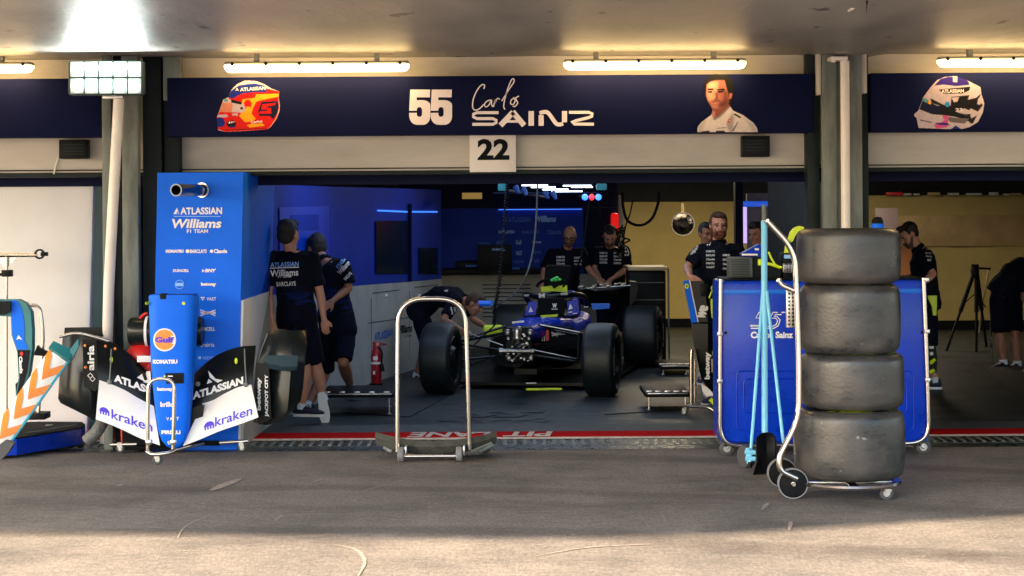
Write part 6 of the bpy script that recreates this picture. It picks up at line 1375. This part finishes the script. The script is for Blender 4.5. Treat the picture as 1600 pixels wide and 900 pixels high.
k = MB(); k.tube(fillet([P(1080, 633, dn-.1), P(1080, 560, dn-.1), P(1081, 546, dn-.1)], .02), .018, 12); k.tube([P(1086, 630, dn+.1), P(1086, 562, dn+.1)], .012, 10); k.tube(fillet([P(1070, 634, dn-.15), P(1110, 637, dn-.15), P(1122, 648, dn-.2)], .04), .014, 10); obj('frame', k, 'chrome', ns2)
castor(Vector((P(1068, 636, dn-.15).x, dn-.15, .07)), .03, ns2, .5, .02)
# second car part (another garage): dark tyre blanket & tripod at right
tp = thing('tripod', 'black camera tripod standing in the neighbouring garage', 'tripod', G(1520, 530))
dt = 25.5
k = MB(); k.lathe([(0, -.08), (.05, -.08), (.06, 0), (.04, .06), (0, .08)], P(1523, 423, dt), (0, 0, 1), 16); k.box(P(1517, 418, dt+.03), P(1530, 413, dt-.03), .01); k.tube([P(1528, 419, dt), P(1548, 420, dt)], .014, 8); hd_ = obj('head', k, 'black', tp)
for x1, y1, d1 in ((1477, 530, dt-.2), (1524, 530, dt-.4), (1540, 525, dt+.5)):
    k = MB(); a_, b_ = P(1522 if x1 < 1500 else 1526, 425, dt), G(x1, y1) if 0 else Vector((XX(x1, d1), d1, 0)); m_ = a_.lerp(b_, .5); k.tube([a_, m_], .030, 8); k.tube([m_, b_], .018, 8); obj('leg', k, 'black', tp)
k = MB(); m1 = P(1504, 476, dt-.1); k.tube([m1, P(1525, 458, dt)], .008, 6); k.tube([P(1540, 480, dt+.25), P(1525, 458, dt)], .008, 6); obj('brace', k, 'black', tp)
cable([(1545, 420, 25.8), (1540, 450, 25.8), (1534, 480, 26), (1530, 520, 26.2)], .012, 'tan cable hanging beside the tripod', 'wood')
tr2 = tag(obj('trolley_rail', MB().tube([P(1548, 504, 23.3), P(1640, 503, 23.3)], .012, 8).tube([P(1548, 504, 23.3), Vector((XX(1548, 23.3), 23.3, 0))], .012, 8), 'chrome'), 'thin steel rail behind the bent people at the right edge', 'rail')
gl2 = thing('shelf_clutter', 'strip of red and white items on top of the right tan wall', 'shelf items', P(1500, 303, 29.4))
k = MB(); rnd = random.Random(2)
x = 1385
while x < 1600:
    w_ = rnd.uniform(4, 26); k.pbox(x, 305-rnd.uniform(2.5, 5), x+w_, 305, 29.35, 29.45, .002, rnd.choice([0, 1, 1, 2, 3])); x += w_+rnd.uniform(1, 14)
obj('box', k, ['red', mat('pale_card', (.5, .5, .46), .5), 'txt_blue', 'wood'], gl2)
tag(obj('orange_panel', MB().pbox(1404, 387, 1432, 440, 29.3, 29.45, .01), mat('orange_brown_panel', (.42, .16, .06), .6)), 'orange brown panel low behind the right hand man', 'panel')
tag(obj('pinkish_sheet', MB().pbox(1368, 325, 1403, 362, 28.5, 28.55, .003), mat('pinkish_sheet', (.30, .22, .24), .6)), 'pale pinkish sheet hanging behind the topmost tyre', 'sheet')
# ---------------------------------------------------------------- area lights added to boost the strip lights and brighten the garage
def lamp(x, y, z, e, sx, sy, col, rot=(0, 0, 0)):
    a = bpy.data.lights.new('ceiling_lamp', 'AREA'); a.shape = 'RECTANGLE'; a.size = sx; a.size_y = sy; a.energy = e; a.color = col
    o = bpy.data.objects.new('ceiling_lamp', a); sc.collection.objects.link(o); o.location = (x, y, z); o.rotation_euler = rot; return o
lamp(0.4, 21.5, 2.6, 7.5, 2.4, 3.0, (.62, .78, 1)); lamp(-.9, 18.6, 2.6, 5, 1.6, 1.2, (.45, .65, 1)); lamp(2.0, 27.3, 2.6, 20, 1.5, 1.5, (1, .82, .55)); lamp(4.6, 26.5, 2.6, 16, 1.6, 1.6, (1, .85, .6)); lamp(1.6, 18.2, 2.6, 2, 1.2, 1.0, (.8, .88, 1))
# ================================================================ PEOPLE
def basis(fwd, up):
    f = Vector(fwd).normalized(); u = Vector(up); r = u.cross(f)*-1; r.normalize(); u = r.cross(f)*1.0
    u = (u if u.dot(Vector(up)) > 0 else -u).normalized(); return r, f, u     # right (figure's), forward, up
def bone(mb, a, b, ra, rb, n=3, bulge=0): 
    a, b = Vector(a), Vector(b); N = 6; path = [a.lerp(b, i/N) for i in range(N+1)]
    rr = [ra+(rb-ra)*i/N+bulge*math.sin(PI*min(1, i/N*1.35)) for i in range(N+1)]
    mb.tube(path, rr, 14); mb.sphere(a, ra, 12); mb.sphere(b, rb, 12)
def hand(mb, wr, dirn, palm, k, side=1, curl=.5):
    d = Vector(dirn).normalized(); pn = Vector(palm); pn = (pn-d*pn.dot(d)).normalized(); s = d.cross(pn)*side
    rot = Matrix((s, pn, d)).transposed()
    mb.sphere(wr+d*.055*k, (.042*k, .016*k, .055*k), 14, rot=rot); mb.capsule(wr-d*.01, wr+d*.03*k, .027*k, .03*k)
    for i, (o, L) in enumerate(((-.031, .068), (-.0105, .080), (.0105, .074), (.031, .058))):
        p = wr+d*(.095-.01*abs(o)/.03)*k+s*o*k; a = d; q = p; r = .0088*k
        for j, seg in enumerate((.44, .32, .24)):
            a = (a*math.cos(curl*.6)+pn*math.sin(curl*.6)).normalized(); e = q+a*L*seg*k; mb.capsule(q, e, r, r*.92, seg=8); q = e; r *= .94
    t0 = wr+d*.03*k-s*.03*k; t1 = t0+(d*.7-s*.7+pn*.35).normalized()*.038*k; t2 = t1+(d*.95-s*.1+pn*.4).normalized()*.034*k
    mb.capsule(t0, t1, .013*k, .011*k, seg=8); mb.capsule(t1, t2, .011*k, .009*k, seg=8)
def torso_rings(J, k, grow=0, lo=0, hi=1, wide=1):
    """elliptic rings from hips to the base of the neck"""
    shm = (J['shA']+J['shB'])/2; pel = J['pel']; mid = J.get('mid', pel.lerp(shm, .5)); nk = J['nk']
    lat0 = (J['hipB']-J['hipA']).normalized(); lat1 = (J['shB']-J['shA']).normalized(); sw = (J['shB']-J['shA']).length/2
    if 'depthdir' in J: dd = J['depthdir']
    path = [(pel-(mid-pel)*.22, .150, .105), (pel, .158, .115), (pel.lerp(mid, .55), .145, .105), (mid, .143, .105), (mid.lerp(shm, .5), .160, .115), (mid.lerp(shm, .82), .172, .115), (shm+(shm-mid)*.04, .150, .095), (shm.lerp(nk, .65), .085, .068), (nk, .055, .055)]
    out = []; n = 20
    for i, (c, a, b) in enumerate(path):
        f = i/(len(path)-1)
        if f < lo or f > hi: continue
        nx_ = path[min(i+1, len(path)-1)][0]; pv = path[max(i-1, 0)][0]; ax = (nx_-pv).normalized()
        lat = lat0.lerp(lat1, min(1, f*1.3)); lat = (lat-ax*lat.dot(ax)).normalized(); dp_ = ax.cross(lat)
        g = grow if i < 7 else grow*.6
        out.append([c+lat*math.cos(2*PI*j/n)*(a*k*wide+g)+dp_*math.sin(2*PI*j/n)*(b*k*wide+g) for j in range(n)])
    return out
def person(label, J,  face, up=(0, 0, 1), k=1.0, hair='hair', hk=1.05, bald=False, beard=None, skin='skin', smat='shirt', glasses=False, bare=False, seen_legs=True, handA=None, handB=None, wide=1, shoes=True, hair_len=0, group='team members in navy shirts and shorts'):
    J = {a: (b if isinstance(b, Vector) else P(*b)) for a, b in J.items()}
    if 'hipA' not in J:
        l = (J['shB']-J['shA']); l.z = 0; l = l.normalized()*.09*k; J['hipA'] = J['pel']-l-Vector((0, 0, .03)); J['hipB'] = J['pel']+l-Vector((0, 0, .03))
    lowest = min(v.z for v in J.values()); base = Vector((J['pel'].x, J['pel'].y, 0 if lowest < .4 else 0))
    t = thing('person', label, 'person', base, group)
    b = MB(); b.loft(torso_rings(J, k, -.006, wide=wide))
    R, Fw, U = basis(face, up); hc = J['head']; hm = Matrix((R, -Fw, U)).transposed()        # local x right, y back, z up
    k0 = k; hs = k*hk; h = lambda x, y, z: hc+hm @ (Vector((x, y, z))*hs)
    E = lambda c, r, mb=b, n=18: mb.sphere(h(*c), tuple(q*hs for q in r), n, rot=hm)
    E((0, .012, .030), (.074, .094, .086)); E((0, -.020, -.025), (.061, .070, .082)); E((0, -.048, -.082), (.034, .034, .028)); E((0, -.028, -.070), (.050, .050, .036))
    b.capsule(h(0, -.086, .022), h(0, -.104, -.020), .009*k, .014*k, seg=10); E((0, -.086, -.024), (.019, .014, .010))          # nose
    E((.030, -.072, .030), (.026, .014, .009)); E((-.030, -.072, .030), (.026, .014, .009))                                     # brow
    E((.038, -.056, -.014), (.022, .022, .020)); E((-.038, -.056, -.014), (.022, .022, .020))                                   # cheeks
    E((.074, .012, -.004), (.010, .020, .032)); E((-.074, .012, -.004), (.010, .020, .032))                                    # ears
    bone(b, J['nk']+(J['nk']-hc)*.10, h(0, .020, -.045), .058*k, .053*k)
    for s in 'AB':
        bone(b, J['sh'+s], J['el'+s], .050*k, .038*k, bulge=.004*k); bone(b, J['el'+s], J['wr'+s], .039*k, .026*k, bulge=.006*k)
        hd_ = (handA if s == 'A' else handB) or {}
        hand(b, J['wr'+s], hd_.get('dir', J['wr'+s]-J['el'+s]), hd_.get('palm', (0, 1, -.3)), k, hd_.get('side', 1 if s == 'A' else -1), hd_.get('curl', .5))
        if 'kn'+s in J:
            bone(b, J['hip'+s], J['kn'+s], .080*k, .054*k); bone(b, J['kn'+s], J['an'+s], .052*k, .036*k, bulge=.014*k)
            b.capsule(J['an'+s], J['an'+s].lerp(J['to'+s], .7), .036*k, .028*k)
    body = link_me('body', remesh(b, .0085, 3), skin, t)
    # shirt
    s_ = MB(); s_.loft(torso_rings(J, k, .014, 0, .99, wide=wide))
    for s in 'AB':
        a_, e_ = J['sh'+s], J['el'+s]; c_ = a_.lerp(e_, .80); cen = (J['shA']+J['shB'])/2
        s_.sphere(a_, .070*k, 14); s_.sphere(a_.lerp(cen, .35)+Vector((0, 0, .0)), .075*k, 14)
        s_.tube([a_.lerp(e_, q) for q in (0, .25, .5, .8)], [.070*k, .070*k, .069*k, .072*k], 16)
    # collar
    s_.tube([J['nk']-(hc-J['nk'])*.08, J['nk']+(hc-J['nk'])*.18], [.078*k, .064*k], 16)
    shirt = link_me('shirt', remesh(s_, .0095, 2, .013), smat, t)
    # shorts
    if 'knA' in J:
        p_ = MB(); p_.loft(torso_rings(J, k, .020, 0, .26, wide=wide))
        for s in 'AB':
            a_, e_ = J['hip'+s], J['kn'+s]; p_.sphere(a_, .096*k, 14); p_.tube([a_.lerp(e_, q) for q in (0, .3, .6, .93)], [.100*k, .100*k, .094*k, .090*k], 16)
        link_me('shorts', remesh(p_, .011, 2, .008), 'shorts', t)
        for s in 'AB':
            if shoes:
                an, to = J['an'+s], J['to'+s]; f = (to-an); dn = Vector((0, 0, -1)) if abs(f.normalized().z) < .8 else Vector((0, -1, 0)); f2 = (f-dn*f.dot(dn)).normalized() if abs(f.normalized().z) < .8 else f.normalized()
                lat = f2.cross(dn).normalized(); heel = an+dn*.052*k-f2*.055*k
                def foot(zoff, prof):
                    rg = []
                    for u, hw, z0, z1 in prof:
                        c = heel+f2*u*k; n = 14
                        rg.append([c+lat*hw*k*math.cos(2*PI*j/n)-dn*((z0+z1)/2+(z1-z0)/2*math.sin(2*PI*j/n))*k for j in range(n)])
                    return rg
                up_m = MB(); up_m.loft(foot(0, [(-.012, .022, -.002, .05), (.0, .034, -.006, .085), (.05, .038, -.006, .09), (.10, .040, -.008, .075), (.16, .045, -.008, .05), (.22, .042, -.008, .036), (.262, .026, -.006, .020)]))
                sh = obj('shoe', up_m, 'shoe', t, 70)
                so_ = MB(); so_.loft([[heel+f2*u*k+lat*x*hw*k-dn*z*k for x, z in ((-1, -.026), (1, -.026), (1, -.003), (-1, -.003))] for u, hw in ((-.02, .022), (-.008, .034), (.05, .041), (.10, .042), (.16, .049), (.22, .046), (.258, .034), (.275, .018))], True, 0, False); obj('sole', so_, 'sole', sh, 60)
                k_ = MB(); k_.tube([an+(J['kn'+s]-an).normalized()*.045*k, an-(J['kn'+s]-an).normalized()*.01*k], [.044*k, .046*k], 14); obj('sock', k_, 'sock', t)
                k_ = MB()
                for q in (.09, .115, .14): 
                    c = heel+f2*q*k-dn*(.088-(q-.05)*.32)*k; k_.tube([c-lat*.022*k, c+lat*.022*k], .004, 6)
                obj('lace', k_, 'sole', sh)
    # hair
    k = hs
    if not bald:
        g = MB(); g.sphere(h(0, .030, .043), (.080*k, .090*k, .086*k), 20, rot=hm); g.sphere(h(0, .050, .004), (.071*k, .058*k, .070*k), 18, rot=hm); g.sphere(h(0, -.035, .098), (.062*k, .050*k, (.034+hair_len)*k), 16, rot=hm)
        g.sphere(h(.066, .0, .035), (.011*k, .024*k, .036*k), 12, rot=hm); g.sphere(h(-.066, .0, .035), (.011*k, .024*k, .036*k), 12, rot=hm)
        link_me('hair', remesh(g, .007, 1, .012), hair, t)
    if beard:
        g = MB(); g.sphere(h(0, -.052, -.084), (.046*k, .040*k, .034*k), 16, rot=hm)
        for x in (1, -1): g.capsule(h(.060*x, -.01, -.025), h(.040*x, -.045, -.078), .015*k, .020*k)
        g.capsule(h(-.028, -.088, -.042), h(.028, -.088, -.042), .010*k, .010*k); g.capsule(h(-.034, -.082, -.045), h(-.03, -.07, -.075), .012*k); g.capsule(h(.034, -.082, -.045), h(.03, -.07, -.075), .012*k)
        link_me('beard', remesh(g, .006, 1, .006), beard, t)
    facing = (h(0, -1, 0)-hc).dot(Vector((0, -1, 0)))
    if facing > -.1:
        for x in (1, -1):
            k_ = MB(); k_.sphere(h(.030*x, -.078, .012), (.013*k, .008*k, .006*k), 10, rot=hm); obj('eye', k_, 'eye', body)
            k_ = MB(); k_.capsule(h(.014*x, -.089, .030), h(.046*x, -.076, .032), .0045*k, .003*k, seg=8); obj('eyebrow', k_, hair if not bald else 'hair', body)
        k_ = MB(); k_.capsule(h(-.018, -.090, -.055), h(.018, -.090, -.055), .005*k, seg=8); obj('mouth', k_, 'lip', body)
    if glasses:
        k_ = MB()
        for x in (1, -1):
            c = [h(.032*x+.024*math.cos(a), -.094, .012+.017*math.sin(a)) for a in [2*PI*i/16 for i in range(16)]]; k_.tube(c, .0035*k, 6, closed=True); k_.tube([h(.056*x, -.092, .016), h(.078*x, -.02, .012), h(.078*x, .01, .008)], .003*k, 6)
        k_.tube([h(-.008, -.1, .014), h(.008, -.1, .014)], .003*k, 6); obj('glasses', k_, 'black', t)
    return t, shirt, body
def prints(shirt, items, mats=('txt', 'txt_blue')):
    """small sponsor lines pressed on a shirt; positions in pixels, at about depth d"""
    bvh = bvh_of(shirt); mb = MB()
    for s, x0, y0, x1, y1, d, rot, mi, sh in items:
        vs, fs = textverts(s, .02, sh); c = P((x0+x1)/2, (y0+y1)/2, d); w_, h_ = (x1-x0)/F*d, (y1-y0)/F*d
        vs, fs = tridiv([(x*w_, y*h_) for x, y in vs], fs, .03); a = rot; pts = []
        for x, y in vs:
            p = c+Vector((x*math.cos(a)-y*math.sin(a), 0, x*math.sin(a)+y*math.cos(a))); o = Vector((0, 0, H)); dr = (p-o).normalized(); st = p-dr*1.2
            hit = bvh.ray_cast(st, dr, 2.4); pts.append(hit[0]-dr*.006 if hit[0] is not None else None)
        ok = [f for f in fs if all(pts[i] is not None for i in f) and max((pts[i]-pts[f[0]]).length for i in f) < .09]
        used = sorted({i for f in ok for i in f}); mp_ = {u: j for j, u in enumerate(used)}
        mb.add([pts[i] for i in used], [[mp_[i] for i in f] for f in ok], mi)
    if mb.v: link_me('lettering', mb.mesh('l'), list(mats), shirt)
V = Vector
# 1: standing with his back turned, left
d = 17.35
t, s, b = person('man in navy standing with his back turned and one foot tucked behind', dict(head=(451, 368, d-.02), nk=(456, 394, d), shA=(429, 404, d), shB=(488, 404, d-.02), elA=(419, 458, d-.03), elB=(500, 457, d-.03), wrA=(425, 500, d-.06), wrB=(506, 498, d-.05),
    pel=(464, 500, d), mid=(461, 455, d), hipA=(452, 510, d), hipB=(480, 510, d), knA=(478, 577, d-.03), anA=(471, 637, d), toA=(492, 652, d-.02), knB=(494, 572, d+.06), anB=(505, 624, d+.12), toB=(509, 652, d+.14)),
    (.42, 1, -.12), hair='hair', k=1.0, handA=dict(curl=.9), handB=dict(curl=.9), wide=1.1, smat='shirt_print', hk=1.2)
prints(s, [('ATLASSIAN', 422, 409.5, 467, 417, d, .035, 1, .1), ('Williams', 422, 421, 466, 431.5, d, .035, 0, .0), ('F1 TEAM', 434, 430.5, 455, 434, d, .035, 0, 0), ('BARCLAYS', 432, 440, 462, 447, d, .035, 0, 0), ('_', 422, 417.5, 467, 419, d, .035, 0, 0)])
# 2: beside him, leaning to the wall
d = 18.6
t, s, b = person('man in navy leaning forward against the left partition beside the standing man', dict(head=(495, 389, d+.12), nk=(507, 408, d), shA=(487, 418, d+.1), shB=(538, 415, d-.1), elA=(478, 455, d-.25), elB=(545, 450, d-.1), wrA=(470, 480, d-.15), wrB=(520, 470, d-.22),
    pel=(528, 515, d), mid=(521, 468, d), hipA=(512, 524, d), hipB=(540, 522, d), knA=(508, 582, d+.2), anA=(480, 636, d-.3), toA=(462, 646, d-.35), knB=(536, 566, d-.15), anB=(548, 606, d+.9), toB=(556, 618, d+.8)),
    (-.5, 1, -.5), hair='hair', k=1.02, wide=1.05, skin='skin_d', smat='shirt_print', hk=1.12)
# visible leg is longer: straighten it to the floor
prints(s, [('ATLASSIAN', 522, 407, 545, 413, d, .85, 1, 0), ('Williams', 525, 414, 549, 422, d, .85, 0, .1), ('BARCLAYS', 536, 429, 551, 434, d, .8, 0, 0)])
# cap / sleeve print of the same group
# 3: bending over the left front wheel
d = 22.0
t, s, b = person('man in navy bending far over behind the left front wheel of the racing car', dict(head=(741, 476, d-.5), nk=(724, 468, d-.3), shA=(712, 468, d-.55), shB=(716, 464, d+.0), elA=(693, 500, d-.7), elB=(740, 500, d), wrA=(722, 516, d-1.0), wrB=(762, 512, d-.3),
    pel=(655, 485, d+.1), mid=(685, 463, d-.05), hipA=(656, 492, d-.05), hipB=(658, 492, d+.2), knA=(668, 540, d-.1), anA=(650, 588, d), toA=(664, 596, d-.15), knB=(672, 540, d+.3), anB=(668, 590, d+.5), toB=(684, 596, d+.4)),
    (.85, -.25, -.6), up=(.5, 0, .8), hair='hair_b', k=1.0, skin='skin_d')
prints(s, [('betway', 700, 484, 712, 488, d-.4, -1.3, 0, 0), ('Claude', 706, 484, 718, 488, d-.4, -1.3, 0, 0), ('VAST', 694, 453, 700, 456, d-.4, 0, 0, 0)])
tq = thing('head_torch', 'small bright blue torch held out by the bending man', 'torch', P(756, 480, d-.7))
k = MB(); k.tube([P(748, 474, d-.75), P(767, 474, d-.75)], .030, 12); obj('tube', k, 'headtorch', tq); obj('cap', MB().lathe([(0, .0), (.034, .0), (.034, .03), (0, .03)], P(767, 474, d-.75), (1, 0, 0), 16), 'blue_band', tq)
# 4 and 5 behind the car
chest = lambda cx, y0, w_, dy, d: [(n, cx-w_/2, y0+i*dy, cx+w_/2, y0+i*dy+3.2, d, 0, 0, 0) for i, n in enumerate(('KOMATSU', 'BARCLAYS', 'Claude', 'DURACELL', 'VAST'))]
d = 24.9
t, s, b = person('bald bearded man with glasses working behind the cockpit of the racing car', dict(head=(890, 369, d-.15), nk=(886, 390, d), shA=(862, 397, d), shB=(909, 396, d), elA=(850, 424, d-.05), elB=(921, 422, d-.1), wrA=(849, 440, d-.2), wrB=(934, 436, d-.3),
    pel=(883, 478, d+.1), mid=(884, 435, d+.05), knA=(872, 522, d), knB=(896, 522, d), anA=(870, 553, d), anB=(898, 553, d), toA=(868, 558, d-.2), toB=(900, 558, d-.2)), (-.15, -1, -.55), up=(0, -.4, 1), bald=True, beard='stubble', glasses=True, k=1.04, wide=1.1, skin='skin')
prints(s, chest(876, 400, 13, 5, d)[:4]+chest(903, 401, 12, 5, d)[:3])
d = 25.0
t, s, b = person('dark haired man looking down at his hands above the rear wing of the racing car', dict(head=(953, 369, d-.2), nk=(953, 387, d), shA=(932, 394, d), shB=(977, 393, d), elA=(928, 420, d-.05), elB=(980, 420, d-.1), wrA=(939, 439, d-.3), wrB=(953, 438, d-.35),
    pel=(955, 478, d+.1), mid=(955, 435, d+.05), knA=(944, 522, d), knB=(968, 522, d), anA=(942, 551, d), anB=(970, 551, d), toA=(940, 556, d-.2), toB=(972, 556, d-.2)), (-.05, -1, -.8), up=(0, -.5, 1), beard='stubble', k=1.05, wide=1.14, handA=dict(dir=(.5, -.3, -.8), curl=.7), handB=dict(dir=(-.5, -.3, -.8), curl=.7))
prints(s, chest(943, 393.5, 12, 5, d)[:4]+chest(965, 393.5, 12, 5.3, d)[:4]+[('55', 976, 386, 983, 400, d, 0, 0, 0)])
# 6 bearded man
d = 19.0
t, s, b = person('ginger bearded man in navy resting his hand on the black nose section', dict(head=(1123, 353, d-.02), nk=(1123, 379, d), shA=(1096, 392, d), shB=(1153, 392, d), elA=(1074, 418, d-.05), elB=(1166, 432, d), wrA=(1078, 432, d-.4), wrB=(1162, 462, d-.1),
    pel=(1122, 478, d), mid=(1122, 435, d), hipA=(1108, 488, d), hipB=(1136, 488, d), knA=(1106, 560, d), knB=(1138, 560, d), anA=(1106, 618, d), anB=(1138, 618, d), toA=(1102, 630, d-.2), toB=(1142, 630, d-.2)), (.05, -1, -.12), beard='beard', k=1.06, hair='hair_b', wide=1.1, handA=dict(dir=(.75, -.3, -.5), curl=.55), hair_len=.0)
prints(s, chest(1110, 391, 13.5, 6.2, d)+chest(1135, 397, 11, 7, d)[:4]+[('VAST', 1083, 385, 1092, 388, d, .5, 0, 0), ('airia', 1080, 389, 1090, 392, d, .5, 0, 0), ('Gulf', 1078, 393, 1088, 396, d, .5, 0, 0), ('W', 1103, 379, 1111, 384, d, 0, 0, 0)])
d = 21.0
person('man mostly hidden behind the shoulder of the ginger bearded man', dict(head=(1104, 366, d), nk=(1106, 389, d), shA=(1084, 400, d+.15), shB=(1122, 400, d), elA=(1090, 440, d+.1), elB=(1132, 440, d+.1), wrA=(1092, 470, d), wrB=(1125, 470, d),
    pel=(1105, 480, d), mid=(1105, 440, d), knA=(1098, 545, d), knB=(1114, 545, d), anA=(1098, 588, d), anB=(1114, 588, d), toA=(1094, 598, d-.2), toB=(1116, 598, d-.2)), (.35, -1, -.2), hair='hair', k=1.0, skin='skin_d')
d = 21.5
person('shadowed dark haired man behind the blue broom handle, facing left', dict(head=(1183, 366, d), nk=(1188, 389, d), shA=(1164, 402, d), shB=(1216, 402, d), elA=(1152, 436, d), elB=(1226, 440, d), wrA=(1155, 460, d-.2), wrB=(1210, 465, d-.2),
    pel=(1190, 482, d), mid=(1190, 440, d), knA=(1180, 540, d), knB=(1204, 540, d), anA=(1180, 584, d), anB=(1204, 584, d), toA=(1176, 592, d-.2), toB=(1204, 592, d-.2)), (-.7, -.7, -.25), hair='hair', k=1.05, skin='skin_d', hair_len=.01)
# 9 right man
d = 20.2
t, s, b = person('dark haired man seen from the side looking down, right of the blue cabinet', dict(head=(1420, 368, d), nk=(1434, 388, d), shA=(1438, 399, d-.17), shB=(1442, 400, d+.17), elA=(1458, 428, d-.22), elB=(1430, 430, d+.2), wrA=(1440, 444, d-.3), wrB=(1412, 440, d+.1),
    pel=(1450, 476, d), mid=(1446, 436, d), hipA=(1450, 485, d-.09), hipB=(1450, 485, d+.09), knA=(1452, 545, d-.1), anA=(1460, 596, d-.1), toA=(1445, 606, d-.1), knB=(1446, 545, d+.1), anB=(1450, 592, d+.3), toB=(1436, 600, d+.3)), (-.93, -.25, -.62), up=(-.45, 0, .9), hair='hair', k=1.02, beard='stubble', wide=1.05)
prints(s, [('VAST', 1447, 388, 1453, 391, d, -.1, 0, 0), ('KOMATSU', 1446, 394, 1455, 397, d, -.1, 0, 0), ('betway', 1447, 399, 1456, 402, d, -.1, 0, 0), ('Gulf', 1449, 404, 1455, 408, d, -.1, 0, 0)])
k = MB(); k.prism([P(x, y, 19.85) for x, y in [(1450, 462), (1464, 462), (1464, 474), (1463, 493), (1458, 493), (1456, 478), (1451, 468)]], (0, .03, 0)); tag(obj('lime_strap', k, 'neon'), 'lime yellow strap hanging beside the right hand man', 'strap')
k = MB(); k.prism([P(x, y, 19.2) for x, y in [(1453, 538), (1462, 540), (1465, 560), (1464, 582), (1453, 584)]], (0, .08, 0)); k.tube([P(1453, 568, 19.16), P(1461, 561, 19.16)], .02, 8, mi=1); k.tube([P(1452, 582, 19.16), P(1460, 578, 19.16)], .018, 8, mi=1); k.pbox(1452, 541, 1459, 545, 19.16, 19.18, .002, 2); k.pbox(1453, 550, 1458, 555, 19.16, 19.18, .002, 2)
tag(obj('black_gear', k, ['black', 'neon', 'txt']), 'black gear piece with lime straps behind the right side of the cabinet', 'gear')
# 10 / 11 bent people at the right edge
d = 22.9
person('person in dark clothing bent over at the right edge, standing on a black mat', dict(head=(1625, 430, d-.2), nk=(1612, 422, d), shA=(1602, 425, d-.15), shB=(1606, 420, d+.2), elA=(1600, 465, d-.2), elB=(1612, 460, d+.2), wrA=(1618, 490, d-.3), wrB=(1630, 480, d),
    pel=(1568, 458, d), mid=(1585, 430, d), hipA=(1560, 465, d-.05), hipB=(1582, 463, d+.1), knA=(1562, 522, d), anA=(1568, 568, d), toA=(1554, 574, d-.1), knB=(1586, 522, d), anB=(1590, 570, d), toB=(1576, 577, d-.1)), (.9, -.2, -.6), up=(.5, 0, .8), hair='hair', k=1.1, skin='skin_d', wide=1.35)
d = 22.2
person('second person mostly outside the right edge, one leg showing', dict(head=(1650, 365, d), nk=(1650, 390, d), shA=(1625, 405, d), shB=(1675, 405, d), elA=(1622, 440, d), elB=(1680, 440, d), wrA=(1626, 475, d-.1), wrB=(1676, 475, d-.1),
    pel=(1640, 470, d), mid=(1645, 435, d), hipA=(1622, 480, d), hipB=(1650, 480, d), knA=(1612, 535, d), anA=(1606, 580, d), toA=(1594, 588, d-.1), knB=(1650, 535, d), anB=(1652, 580, d), toB=(1650, 590, d-.1)), (-.6, -.8, -.1), hair='hair', k=1.05, skin='skin_d')
